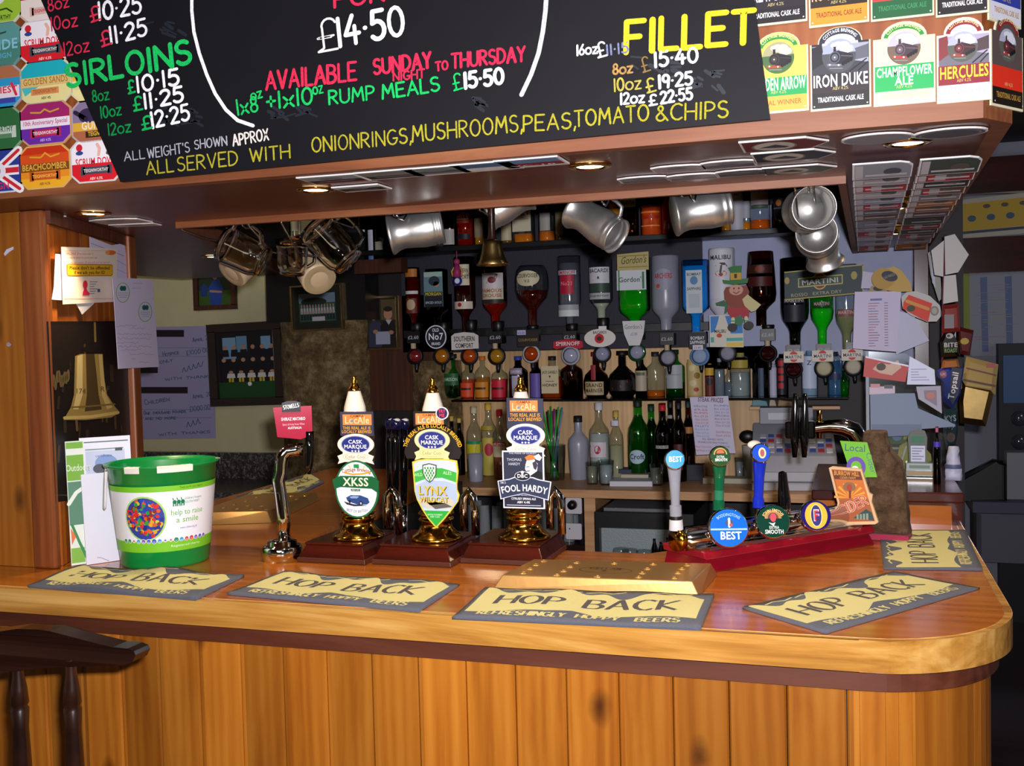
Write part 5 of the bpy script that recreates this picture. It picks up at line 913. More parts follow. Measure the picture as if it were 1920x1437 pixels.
# tall black taps standing behind the middle pump
r = thing('tap_cluster', 'pair of tall black and navy beer tap handles behind the leftmost and middle pumps', 'beer tap', PZ(742, 1010, ZT - .0) + Vector((0, .30, -.02))); L0 = r.location.copy(); YQ = L0.y; L0.z = r.location.z = .98
for x, yb in ((732, 940), (757, 945), (741, 935)):
    b = MB(); dy = {732: 0, 757: .03, 741: -.03}[x]; b.tube([rel(x, yb, dy), rel(x, 880, dy), rel(x, 830, dy), rel(x, 800, dy)], [.008, .013, .014, .010], 'gblack', 12); h = b.build('tap_handle', r)
    b = MB(); a = rel(x, 796, dy); b.ball(a, .019, 'g#14143c', 14, 10, (.9, .7, 1.1)); b.build('handle_head', h)
    b = MB(); b.ball(rel(x + 1, 788, dy - .002), .012, 'ceramic', 10, 6, (1.2, .7, .5)); b.build('cap_knob', h)
b = MB(); b.tube([rel(733, 945), rel(733, 1040)], .012, 'chrome', 12); b.tube([rel(757, 948, .03), rel(757, 1040, .03)], .012, 'chrome', 12); b.build('column', r)
# ================================================================= hanging tankards and mugs
def mug(A, B, Y, dY, prof, mat, label, hk, name='tankard', cat='tankard', grp='mugs hanging along the canopy edge', hang=90, th=.0022, hs=1.0, wall=None, extra=None):
    """A = foot centre, B = rim centre (picture points); prof = (share of length, radius in picture units)"""
    a, e = PY(A[0], A[1], Y), PY(B[0], B[1], Y + dY); ax = e - a; L = ax.length; s = mpp(a); zq = ax.normalized()
    up = Vector((0, 0, 1)) - zq * zq.z
    if up.length < .2: up = Vector((1, 0, 0)) - zq * zq.x
    up.normalize(); up = Matrix.Rotation(math.radians(hang - 90), 3, zq) @ up; yq = zq.cross(up)
    M = Matrix(((up.x, yq.x, zq.x, a.x), (up.y, yq.y, zq.y, a.y), (up.z, yq.z, zq.z, a.z), (0, 0, 0, 1)))
    r = thing(name, label, cat, M, grp); R = [(q_ * s, t * L) for t, q_ in prof]
    b = MB(); b.lathe([(.0001, .0)] + R + [(q_ - th, z) for q_, z in R[::-1] if z > .004] + [(.0001, .006)], mat, 36); b.build('body', r)
    r0, r1 = R[len(R) // 3][0], R[-2][0]
    b = MB(); z0, z1 = L * .22, L * .84; o = max(r0, r1) + .026 * hs
    b.tube([(r0 * .94, 0, z0), (r0 + .006, 0, z0 - .004), (o * .93, 0, z0 + .006), (o, 0, z0 + .03), (o, 0, z1 - .02), (o * .94, 0, z1 - .002), (r1 + .004, 0, z1 + .004), (r1 * .94, 0, z1)], .0055 * hs, mat, 10, flatten=.8); b.build('handle', r)
    b = MB()
    if extra: extra(b, R, L); b.build('foot_disc', r)
    h = M @ Vector((o - .006 * hs, 0, (z0 + z1) / 2)); t = Vector((h.x, 2.301, ZS - .002)); b = MB(); b.tube([t, Vector((t.x, t.y, ZS - .019)), Vector((h.x, (h.y + t.y) / 2, min(h.z, ZS - .024) )), h + Vector((0, -.004, -.003)), h + Vector((0, .006, .004))], .0024, 'steel', 8)
    tag(b.build('cup_hook'), 'steel hook holding the ' + hk, 'hook', 'cup hooks')
    return r
pw = [(.0, 37), (.03, 38), (.06, 36), (.14, 32), (.24, 30), (.42, 32), (.62, 35), (.80, 35), (.86, 33), (.88, 35), (.90, 33), (.96, 34), (1, 35)]
def k_(p, f): return [(t, q_ * f) for t, q_ in p]
mug((731, 441), (829, 422), 2.40, .04, pw, 'pewter', 'pewter tankard hanging left of the little brass bell', 'pewter tankard left of the brass bell')
mug((990, 362), (914, 404), 2.44, -.03, k_(pw, .9), 'pewter', 'pewter tankard tipped up behind the brass bell, mostly hidden by the canopy', 'tipped-up pewter tankard behind the brass bell')
mug((1078, 394), (1157, 444), 2.40, -.035, k_(pw, .98), 'pewter', 'engraved pewter tankard with its mouth turned down to the right, middle of the row', 'engraved pewter tankard in the middle of the row')
mug((1263, 405), (1367, 385), 2.40, .04, k_(pw, 1.04), 'pewter', 'pewter tankard right of the glowing red bottle, lying sideways', 'sideways pewter tankard right of the red bottle')
mug((1508, 396), (1527, 389), 2.44, -.13, k_(pw, 1.12), 'pewter', 'pewter tankard facing out at the inner corner, top of the three', 'top tankard of three at the inner corner')
mug((1532, 446), (1531, 436), 2.56, -.12, k_(pw, 1.05), 'pewter', 'pewter tankard facing out, middle of the three at the inner corner', 'middle tankard of three at the inner corner')
mug((1548, 494), (1533, 432), 2.70, -.05, k_(pw, .95), 'pewter', 'pewter tankard hanging lowest of the three at the inner corner', 'lowest tankard of three at the inner corner', hang=150)
gm = [(0, 27), (.06, 28), (.12, 27), (.2, 31), (.35, 33), (.5, 33), (.7, 34), (.85, 35), (1, 36)]
mug((497, 492), (420, 455), 2.38, -.03, k_(gm, 1.05), 'mugglass', 'dimpled glass beer mug hanging at the far left of the row', 'dimpled glass mug at the far left', 'glass_mug', 'beer mug', th=.004, hs=1.3, hang=60)
mug((548, 514), (548, 452), 2.42, -.02, k_(gm, .85), 'mugglass', 'smaller brownish glass mug between the two big glass mugs', 'smaller glass mug between the two big ones', 'glass_mug', 'beer mug', th=.004, hang=20)
mug((657, 494), (590, 424), 2.38, -.02, k_(gm, 1.08), 'mugglass', 'tall straight glass mug, nearest the pewter tankards', 'tall glass mug nearest the pewter tankards', 'glass_mug', 'beer mug', th=.004, hs=1.3, hang=120)
ft = lambda b, R, L: (b.lathe([(R[0][0] * .55, -.0005), (R[0][0] * .75, -.0025), (R[0][0] * .95, -.0005)], 'stoneware', 30))
sm = [(0, 29), (.03, 31), (.1, 31), (.5, 31), (.9, 32), (1, 32)]
mug((434, 514), (480, 470), 2.52, .075, sm, 'creamware', 'cream stoneware mug showing its round base, left of the pair', 'cream stoneware mug, left of the pair', 'ceramic_mug', 'mug', th=.004, extra=ft)
mug((599, 525), (570, 478), 2.53, .075, k_(sm, 1.08), 'creamware', 'cream stoneware mug showing its round base, right of the pair', 'cream stoneware mug, right of the pair', 'ceramic_mug', 'mug', th=.004, extra=ft, hang=30)
# brass hand bell
p = PY(924, 498, 2.345); s = mpp(p); r = thing('brass_bell', 'small brass hand bell hanging by its dark handle from the canopy edge', 'bell', p)
b = MB(); b.lathe([(30 * s, 0), (31 * s, 2 * s), (25 * s, 10 * s), (21 * s, 24 * s), (18.5 * s, 38 * s), (17 * s, 44 * s), (14 * s, 47 * s), (.0001, 50 * s), (.0001, 46 * s), (14 * s, 42 * s), (26 * s, 4 * s), (29 * s, 0)], 'oldbrass', 30); b.build('bell_body', r)
b = MB(); b.lathe([(9 * s, 49 * s), (7 * s, 58 * s), (6 * s, 80 * s), (7 * s, 104 * s), (6 * s, 130 * s), (.0001, 131 * s)], 'darkwood', 14); b.build('handle', r)
b = MB(); b.tube([(0, 0, 40 * s), (0, 0, 6 * s)], .002, 'steel', 6); b.ball((0, 0, 5 * s), .006, 'steel', 10, 6); b.build('clapper', r)

# ================================================================= shelves of the back bar
YO = 4.235
def shelf(name, label, x0, x1, yy, Ya, Yb, th, m, xr=1100):
    z = PY(xr, yy, Ya + .05).z; a, e = PY(x0, yy, Ya), PY(x1, yy, Ya); b = MB(); b.box(a.x, e.x, Ya, Yb, z - th, z, m); tag(b.build(name, None, None, .002), label, 'shelf'); return z
ZH = shelf('top_shelf', 'dark wooden top shelf crowded with whisky bottles under the canopy', 640, 1486, 449, 4.16, YB - .02, .022, 'black')
ZG = shelf('glass_shelf', 'thin dark glass shelf of liqueur bottles under the optics', 846, 1592, 747, 4.14, YB - .02, .008, 'gblack')
ZB = PY(1100, 919, 3.85).z
r = thing('back_bar', 'wood-effect back bar counter with open shelves below it', 'counter', (0, 0, 0)); a, e = PY(722, 919, 3.85), PY(1640, 919, 3.85)
b = MB(); b.box(a.x, e.x, 3.85, YB - .02, ZB - .032, ZB, 'counteredge'); b.build('worktop', r, None, .002)
b = MB(); b.box(a.x, e.x, YB - .05, YB - .02, .0, ZB - .032, 'dark'); b.build('back_panel', r)
for px in (1106, 738, 1560):
    b = MB(); x = PY(px, 960, 3.87).x; b.box(x - .022, x + .022, 3.87, YB - .05, 0, ZB - .032, 'counteredge'); b.build('upright', r)
zu = PY(900, 1012, 3.95).z; b = MB(); b.box(PY(738, 960, 3.9).x, PY(1100, 960, 3.9).x, 3.9, YB - .05, zu - .02, zu, 'darkwood'); b.build('lower_shelf', r)

# ================================================================= bottles
PROF = {
 'spirit': [(.0001, 0), (.94, 0), (1, .012), (1, .60), (.96, .65), (.5, .735), (.37, .775), (.34, .94), (.34, .95)],
 'wine': [(.0001, 0), (.95, 0), (1, .01), (1, .57), (.92, .65), (.5, .75), (.4, .79), (.37, .97), (.4, .975), (.4, 1.0)],
 'squat': [(.0001, 0), (.72, 0), (.92, .08), (1, .2), (1, .36), (.86, .5), (.45, .62), (.28, .68), (.26, .95)],
 'square': [(.0001, 0), (.95, 0), (1, .012), (1, .6), (.9, .645), (.5, .70), (.36, .73), (.34, .95)],
 'tall': [(.0001, 0), (.95, 0), (1, .01), (1, .66), (.92, .71), (.5, .79), (.42, .83), (.40, .95)],
 'can': [(.0001, 0), (.93, 0), (1, .02), (1, .9), (.9, .97), (.86, 1), (.0001, .99)],
 'straight': [(.0001, 0), (.98, 0), (1, .01), (1, .84), (.8, .9), (.5, .93), (.45, .97)],
 'taper': [(.0001, 0), (.8, 0), (.84, .012), (1, .55), (.92, .64), (.5, .72), (.34, .76), (.34, .95)],
}
def bottle(px, ytop, ybot, w, Y, label, kind='spirit', glass='glass', liq=None, fill=.6, cap='#181818', labels=(), z=None, inv=False, n=2.0, grp=None, cat='bottle', capf=.9, name='bottle', twist=0.0):
    p = PY(px, (ytop + ybot) / 2, Y); s = mpp(p); pt, pe = PY(px, ytop, Y), PY(px, ybot, Y); zb = z if z is not None else pe.z; H = pt.z - zb; R = w / 2 * s
    base = Vector((p.x, Y, zb)); r = thing(name, label, cat, base, grp); pf = PROF[kind]; fz = (lambda z_: H - z_) if inv else (lambda z_: z_)
    def lz(prof, m, k=1.0, seg=24):
        pr = [(q_ * R * k, fz(z_ * H)) for q_, z_ in prof]
        if inv: pr = pr[::-1]
        b = MB(); b.lathe(pr, m, seg, RZ(twist) if n > 2 else None, n); return b
    lz(pf, glass).build('glass_body', r)
    if liq:
        lo = [(q_, z_) for q_, z_ in pf if z_ <= .97]
        def at(z_):
            for (q0, z0), (q1, z1) in zip(lo[:-1], lo[1:]):
                if z0 <= z_ <= z1 and z1 > z0: return q0 + (q1 - q0) * (z_ - z0) / (z1 - z0)
            return lo[-1][0]
        if inv: pr = [(.0001, 1 - fill), (at(1 - fill), 1 - fill)] + [q_ for q_ in lo if q_[1] > 1 - fill]
        else: pr = [(q_, z_ + .004) for q_, z_ in lo if z_ < fill] + [(at(fill), fill), (.0001, fill)]
        lz(pr, liq, .93, 18).build('liquid', r)
    if cap and not inv:
        b = MB(); rc_ = .36 if kind != 'can' else .3; b.lathe([(R * (rc_ + .03), H * capf), (R * (rc_ + .05), H * (capf + .01)), (R * (rc_ + .04), H), (.0001, H * 1.002)], cap, 16); b.build('cap', r)
    for i, lb in enumerate(labels):
        y0, y1, wf, c = lb[:4]; b = MB(s); b.ox, b.oy = px, ybot if z is None else (ytop + H / ((pt.z - pe.z) / (ybot - ytop))); b.sz = H / (b.oy - ytop); b.sx = s
        if n > 2: b.map = lambda x, y, l, b=b: ((x - b.ox) * b.sx, -R - l * EPS - .0006, (b.oy - y) * b.sz)
        else: b.R = R * 1.004; b.map = b.cyl; b.nx = 10
        hw = w / 2 * min(wf, 1.35)
        if len(lb) > 5 and lb[5] == 'o': b.ell(px, (y0 + y1) / 2, hw, (y1 - y0) / 2, c, 1)
        else: b.rect(px - hw, y0, px + hw, y1, c, 1)
        if len(lb) > 4:
            for e in lb[4]:
                if e[0] == 't': b.nx = 1; b.text(e[1], px + (e[5] if len(e) > 5 else 0), e[2], e[3], e[4], 4, 'c', (min(w * .9, hw * 1.75)) if len(e[1]) > 3 else None, 0, .02)
                elif e[0] == 'e': b.ell(px + e[1], e[2], e[3], e[4], e[5], 2)
                elif e[0] == 'r': b.rect(px + e[1], e[2], px + e[3], e[4], e[5], 2)
                elif e[0] == 'p': b.nx = 1; b.poly([(px + u, v) for u, v in e[1]], e[2], 3)
        b.build('label', r)
    return r
GO = 'upside-down spirit bottles on the optic rail'
TT = lambda t, y, h, c, dx=0: ('t', t, y, h, c, dx)
OPT = [
 (775, 502, 628, 28, 'spirit', 'brownglass', 'l#9a4a14', .85, 'slim amber optic bottle with a thin white band, first from the left', [(505, 520, 1, '#b87428'), (546, 552, 1.1, '#d8d4d0'), (560, 588, .9, '#6a2a1c', [('e', 0, 572, 9, 10, '#c0a880')])]),
 (820, 505, 628, 36, 'square', 'darkglass', 'l#2a1206', .6, 'dark square optic bottle with a blue-grey picture card on it', [(511, 576, 1.05, '#6c8c94', [('r', -18, 511, 18, 520, '#a8c4b8'), ('e', 2, 528, 11, 9, '#2c3a48'), ('e', 6, 534, 6, 5, '#d08868'), ('r', -18, 548, 18, 576, '#1e2430'), TT('MORGAN', 555, 6, '#d8c848'), TT('SPICED GOLD', 570, 4, '#b8c8d0')])]),
 (872, 482, 628, 40, 'spirit', 'brownglass', 'l#5c1a10', .75, 'dark red optic bottle with a cream hexagonal label', [(497, 536, .8, '#d8ccb0', [TT('SOUTHERN', 512, 7, '#5a3428'), TT('COMFORT', 524, 7, '#5a3428')]), (566, 580, 1.1, '#d8ccb8', [('e', -4, 572, 4, 4, '#b02030')])]),
 (928, 484, 625, 47, 'spirit', 'brownglass', 'l#f46a1c', .42, 'amber optic bottle with a red bird on its label, under the brass bell', [(513, 541, 1.05, '#d8d0d0', [('e', 2, 526, 8, 6, '#7a2c2c'), ('p', [(4, 526), (10, 514), (14, 516), (8, 530)], '#7a2c2c'), ('p', [(-6, 528), (-18, 536), (-8, 532)], '#7a2c2c'), ('r', -25, 536, 25, 541, '#a86850')]), (541, 562, 1.05, '#d4ccb4', [TT('FAMOUS', 549, 6, '#a86048'), TT('GROUSE', 558, 6, '#a86048')]), (562, 570, 1.08, '#2c2a24')]),
 (998, 498, 622, 64, 'squat', 'glass', 'l#4a0c08', .62, 'round squat brandy optic bottle with an oval cream label', [(509, 538, .74, '#d4cca8', [TT('COURVOISIER', 522, 7, '#4a3c2c'), TT('V.S', 531, 5, '#4a3c2c')], 'o')]),
 (1068, 480, 622, 43, 'spirit', 'glass', 'l#6c6e7a', .9, 'clear vodka optic bottle with a red shield label', [(517, 552, .62, '#b81838', [TT('No21', 536, 7, '#e88098')]), (508, 516, .9, '#c8c8d0', [TT('SMIRNOFF', 515, 6, '#b81838')]), (572, 582, 1.1, '#a8a8b0'), (582, 594, 1.1, '#d4dcd8')]),
 (1127, 478, 612, 44, 'spirit', 'glass', 'l#c8ccb0', .32, 'clear white-rum optic bottle with a white label', [(502, 532, 1.0, '#d4d4da', [TT('BACARDI', 512, 7, '#28303c'), ('p', [(-12, 527), (0, 519), (12, 527), (0, 524)], '#402c28')]), (532, 549, 1.0, '#34483c'), (550, 562, 1.05, '#b0b4b4', [TT('Superior', 557, 4, '#505860')])]),
 (1190, 480, 645, 54, 'square', 'greenglass', 'l#1cc834', .62, 'green gin optic bottle with a big white label', [(508, 545, 1.02, '#d4d8e0', [TT('Gordon\'s', 530, 9, '#4a6a50'), ('r', -25, 508, -22, 545, '#5a9a58'), ('r', 20, 512, 24, 543, '#3c7a48')])]),
 (1248, 480, 626, 52, 'tall', 'frost', None, .5, 'frosted grey optic bottle with red lettering', [(505, 545, .74, '#9c9cac', [TT('ARCHERS', 523, 9, '#b02838'), ('e', -10, 537, 4, 4, '#c85830')], 'o')]),
 (1305, 488, 632, 48, 'square', 'blueglass', 'l#2cb0f4', .92, 'bright blue square gin optic bottle with a tall pale label', [(508, 588, .62, '#c8d0d4', [TT('BOMBAY', 518, 5, '#48505c'), ('e', 0, 527, 7, 8, '#5888b8'), TT('SAPPHIRE', 545, 5, '#48505c'), ('r', -10, 552, 10, 578, '#b4c0c8')])]),
 (1354, 466, 625, 48, 'tall', '#d4d4de', None, .5, 'opaque white coconut-rum optic bottle behind the leprechaun figure', [(470, 560, .98, '#dcdce4', [TT('MALIBU', 488, 8, '#2c2c34'), ('p', [(-2, 513), (0, 500), (-10, 500), (0, 494), (8, 494), (14, 502), (4, 498), (2, 513)], '#4a4444'), ('e', 1, 514, 11, 6, '#d88830'), ('r', -12, 514, 14, 521, '#dcdce4'), ('e', 1, 516, 4, 3, '#a03020')])]),
 (1427, 472, 618, 56, 'taper', 'brownglass', 'l#2a0e08', .9, 'big dark brown optic bottle right of the leprechaun figure', [(498, 514, .9, '#3a1810', [('e', 0, 506, 9, 6, '#7a3418')]), (520, 538, .9, '#4a1414')]),
 (1490, 484, 660, 52, 'wine', 'darkglass', 'l#1c0c10', .95, 'dark vermouth optic bottle with a red neck under the large mirror sign', [(560, 569, .8, '#282a38', [TT('MARTINI', 567, 6, '#c0b8b8')]), (572, 604, .8, '#20222e')]),
 (1541, 500, 652, 42, 'wine', 'greenglass', 'l#48f848', .48, 'bright green vermouth optic bottle, middle of the last three', [(566, 576, .8, '#1c4828', [TT('MARTINI', 573, 6, '#d0a8a0')])]),
 (1587, 496, 664, 40, 'wine', 'glass', 'l#9a9a6c', .45, 'pale straw vermouth optic bottle, last on the right', [(580, 594, .9, '#8a5a58', [TT('MARTINI', 589, 6, '#d8b8b0')])]),
]
for o in OPT: bottle(o[0], o[1], o[2], o[3], YO, o[8 + 0] if False else o[8], o[4], o[5], o[6], o[7], None, o[9], None, True, 6.0 if o[4] == 'square' else 2.0, GO)
b = MB(); a, e = PY(757, 612, YB - .04), PY(1330, 640, YB - .04); zr = PY(1100, 618, YB - .04).z; b.box(a.x, e.x, YB - .045, YB - .021, zr - .018, zr + .018, 'black'); tag(b.build('optic_rail', None, None, .002), 'long black rail carrying the optics along the back wall', 'rail')
GP = 'optic measures under the upside-down bottles'
def rr_(x0, y0, x1, y1, c=3): return octo(x0, y0, x1, y1, c)
OP = [
 (778, 668, 13, '#7a2024', 'first optic from the left, dark red ball and a small cork above', None, '#141214', 1),
 (828, 668, 14, '#b06a18', 'amber optic with a round black and white badge sign', ('OLD', 822, 632, 20), '#1c1a20', 0),
 (880, 668, 14, '#b04a14', 'orange optic with a cream two-line sign', ('SC', 875, 641, 27), '#1c1c2c', 0),
 (931, 668, 14, '#a87a20', 'golden optic with no sign, third ball from the cream sign', None, '#141214', 1),
 (996, 664, 14, '#a83c10', 'orange-red optic with a dark gold-lettered sign and price tag', ('CV', 994, 636, 21), '#b4b4b4', 0),
 (1070, 667, 15, '#a4a8c0', 'clear optic with a curved red sign', ('SM', 1067, 645, 29), '#a8a8b0', 0),
 (1129, 664, 14, '#9498b0', 'clear optic with a white oval sign and red medallion', ('BA', 1128, 634, 29), '#1a1a20', 0),
 (1194, 661, 14, '#9a9eb4', 'clear optic in a green ring below a tapering white sign', ('GO', 1191, 624, 22), 'g#0c4a20', 0),
 (1252, 671, 14, '#9a9cac', 'clear optic under the frosted grey bottle', None, '#141418', 1),
 (1312, 668, 15, '#9ab0d0', 'pale blue optic with a black sign and white price tag', ('BO', 1310, 640, 17), '#5c8cc0', 0),
 (1364, 663, 14, '#9a9aac', 'clear optic below the blue and white palm card', ('MA', 1364, 621, 31), '#1c1c22', 0),
 (1440, 663, 14, '#30080c', 'dark red optic under the big brown bottle', None, '#141014', 1),
 (1488, 693, 14, '#340a12', 'dark red vermouth optic, first of the last three', ('MT', 1489, 669, 18), '#101014', 0),
 (1545, 691, 15, '#c8c0a0', 'cream coloured vermouth optic, middle of the last three', ('MT', 1543, 667, 19), '#101418', 0),
 (1600, 688, 15, '#ccc4b0', 'cream coloured vermouth optic, last on the right', ('MT', 1598, 665, 19), '#101418', 0),
]
for bx, by, br, bc, lab, sg, rim, cork in OP:
    Yq = YO - .035; p = PY(bx, by, Yq); s = mpp(p); r = thing('optic_measure', lab, 'optic', p, GP)
    b = MB(s); b.box(-13 * s, 13 * s, -.012, .05, 24 * s, 46 * s, 'black'); b.M = T(0, -.0125, 0); b.ox, b.oy = 0, 0; b.text('£2.60', 0, -32, 6, '#a8acb8', 2, 'c', 22, 0, .02); b.build('collar', r)
    sl = {778: 60, 828: 62, 880: 66, 931: 64, 996: 52, 1070: 58, 1129: 66, 1440: 52, 1488: 40, 1545: 34}.get(bx)
    if sl: b = MB(); b.lathe([(9 * s, 44 * s), (11 * s, 46 * s), (12 * s, sl * s), (10.5 * s, (sl + 2) * s)], 'black', 18, T(0, .035, 0)); b.build('neck_sleeve', r)
    b = MB(); b.lathe([(.0001, -.014), (br * s * .7, -.010), (br * s, .0), (br * s * .7, .010), (.0001, .014)], 'g' + bc, 26, RX(-90)); b.build('globe', r)
    b = MB(); b.lathe([(br * s * .98, -.004), (br * s * 1.2, -.003), (br * s * 1.22, .008), (br * s * .98, .01)], rim, 26, RX(-90)); b.build('globe_ring', r)
    b = MB(); b.tube([(0, .018, 24 * s), (0, .018, 0), (2 * s, .012, -14 * s), (3 * s, .0, -24 * s), (3 * s, -.001, -31 * s)], [6 * s, 6 * s, 5 * s, 4 * s, 2.5 * s], 'black', 10); b.build('spout', r)
    if cork: b = MB(); b.lathe([(5 * s, 14 * s), (5 * s, 24 * s)], '#b8a888', 12, T(0, -.014, 0)); b.build('cork_collar', r)
    if sg:
        k, sx, sy, hw = sg; b = MB(s); b.ox, b.oy = bx, by; b.M = T(0, -.026, 0)
        if k == 'OLD':
            b.plate([(sx + 21 * math.cos(a * PI / 16), sy + 22 * math.sin(a * PI / 16)) for a in range(32)], .003, '#e4e4ea'); b.ell(sx, sy, 19, 20, '#1c2234', 1); b.text('OLD', sx, sy - 10, 6, '#f0f0f4', 3, 'c', 14, 0, .02); b.text('No7', sx, sy + 5, 12, '#f0f0f4', 3, 'c', 30, 0, .02); b.text('BRAND', sx, sy + 15, 5, '#f0f0f4', 3, 'c', 18, 0, .02)
        elif k == 'SC':
            b.plate([(849, 656), (849, 630), (856, 625), (875, 623), (894, 625), (903, 630), (903, 654)], .003, '#d4d0c8'); b.text('SOUTHERN', 875, 640, 9, '#2c2830', 3, 'c', 42, 0, .02); b.text('COMFORT', 875, 652, 8, '#2c2830', 3, 'c', 36, 0, .02)
        elif k == 'CV':
            b.plate(rr_(973, 621, 1015, 650, 1), .003, '#241c1a'); b.text('COURVOISIER', 994, 640, 5, '#a88848', 3, 'c', 38); b.rect(973, 619, 990, 628, '#b8b4e0', 3); b.text('£3.00', 981, 626, 4, '#3c3c70', 5, 'c', 13)
        elif k == 'SM':
            b.plate([(1039, 652), (1040, 641), (1050, 638), (1068, 636), (1086, 638), (1096, 641), (1097, 652), (1090, 655), (1068, 649), (1046, 655)], .003, '#b41830'); b.text('SMIRNOFF', 1068, 648, 7, '#f0dce0', 3, 'c', 46, 0, .02)
        elif k == 'BA':
            b.plate([(1128 + 30 * math.cos(a * PI / 16), 634 + 17 * math.sin(a * PI / 16)) for a in range(32)], .003, '#dcd8d0'); b.ell(1127, 635, 9, 9, '#c41c24', 1); b.ell(1127, 635, 5, 4, '#2c2024', 2); b.text('BACARDI', 1128, 626, 5, '#30303c', 3, 'c', 26, 0, .02); b.rect(1126, 612, 1141, 618, '#e0e0e4', 2)
        elif k == 'GO':
            b.plate([(1170, 602), (1213, 602), (1210, 626), (1202, 648), (1182, 648), (1173, 626)], .003, '#d4d4d4'); b.text("Gordon's", 1191, 617, 8, '#707078', 3, 'c', 34); b.text('£2.85', 1192, 629, 5, '#5868c0', 3, 'c', 13)
        elif k == 'BO':
            b.plate(rr_(1294, 624, 1327, 654, 2), .003, '#14161e'); b.text('BOMBAY', 1310, 637, 6, '#d8dce4', 3, 'c', 26, 0, .02); b.text('SAPPHIRE', 1310, 645, 6, '#d8dce4', 3, 'c', 28, 0, .02); b.rect(1301, 647, 1320, 656, '#d4d0dc', 3); b.text('£2.85', 1310, 654, 4, '#404050', 5, 'c', 14)
        elif k == 'MA':
            b.plate([(1333, 591), (1395, 591), (1395, 652), (1333, 650)], .003, '#d8d4c4'); b.poly([(1335, 593), (1351, 593), (1348, 606), (1342, 622), (1335, 624)], '#2c80d0', 1); b.poly([(1362, 593), (1394, 593), (1394, 626), (1372, 626), (1366, 606)], '#2c80d0', 1); b.text('MALIBU', 1353, 624, 6, '#28242c', 3, 'c', 22, 0, .02); b.ell(1351, 629, 5, 4, '#c83c28', 3); b.rect(1364, 634, 1394, 640, '#48b0b0', 2); b.rect(1364, 643, 1394, 650, '#e8c848', 2); b.rect(1335, 632, 1341, 642, '#48a898', 2)
        else:
            b.plate(rr_(sx - hw, sy - 10, sx + hw, sy + 11, 1), .003, '#d8d0bc'); b.ell(sx, sy, 8, 10, '#c82c2c', 1); b.rect(sx - hw + 1, sy - 4, sx + hw - 1, sy + 5, '#e4dcd0', 2); b.text('MARTINI', sx, sy + 3.5, 6, '#2c3038', 4, 'c', hw * 1.7, 0, .02)
        b.build('sign', r)
# leprechaun ornament
p = PY(1385, 560, YO - .10); s = mpp(p); r = thing('leprechaun_ornament', 'flat wooden red-bearded leprechaun ornament hanging in front of the white bottle', 'ornament', p)
def orn(name, fn, dy):
    b = MB(s); b.ox, b.oy = 1385, 560; b.M = T(0, -dy, 0); fn(b); b.build(name, r)
orn('body', lambda b: (b.plate([(1362, 580), (1371, 568), (1401, 570), (1404, 582), (1403, 596), (1390, 596), (1387, 590), (1383, 597), (1371, 597)], .006, '#b01c2c'), b.stroke([(1374, 598), (1373, 610)], 7, '#d8d8b0', 2), b.stroke([(1398, 597), (1400, 608)], 7, '#d8d8b0', 2), b.stroke([(1371, 602), (1376, 602)], 2, '#3c8c58', 3), b.stroke([(1396, 602), (1402, 602)], 2, '#3c8c58', 3), b.ell(1385, 602, 8, 9, '#2c7a4c', 2)), 0)
orn('beard', lambda b: b.plate([(1358, 546), (1362, 538), (1400, 536), (1405, 548), (1402, 566), (1392, 576), (1380, 578), (1366, 572), (1359, 560)], .006, '#8c3a1c'), .004)
orn('face', lambda b: (b.plate([(1381 + 13 * math.cos(a * PI / 10), 544 + 10 * math.sin(a * PI / 10)) for a in range(20)], .006, '#d8a088'), b.ell(1377, 541, 1.5, 2, '#28201c', 2, 8), b.ell(1386, 541, 1.5, 2, '#28201c', 2, 8), b.stroke([(1376, 548), (1381, 551), (1387, 547)], 1.8, '#8c2028', 2)), .008)
orn('hat', lambda b: (b.plate([(1356, 524), (1370, 526), (1371, 510), (1367, 502), (1376, 499), (1392, 499), (1391, 510), (1391, 524), (1404, 523), (1402, 532), (1380, 534), (1358, 531)], .007, '#2c7a34'), b.rect(1371, 512, 1391, 525, '#d8a828', 1), b.rect(1378, 514, 1383, 522, '#28201c', 2)), .011)
orn('beer_jug', lambda b: b.plate([(1392, 562), (1402, 553), (1412, 562), (1426, 573), (1416, 584), (1408, 586), (1396, 574)], .007, '#d8cc90'), .011)
for nm, x, y in (('shoe', 1373, 614), ('shoe', 1403, 611)): orn(nm, lambda b, x=x, y=y: b.plate([(x + 9 * math.cos(a * PI / 8), y + 8 * math.sin(a * PI / 8)) for a in range(16)], .007, '#241c14'), .008)
orn('sleeve', lambda b: b.plate([(1342, 567), (1358, 562), (1366, 572), (1362, 586), (1358, 588), (1360, 574), (1344, 572)], .006, '#2c6a3c'), .003)
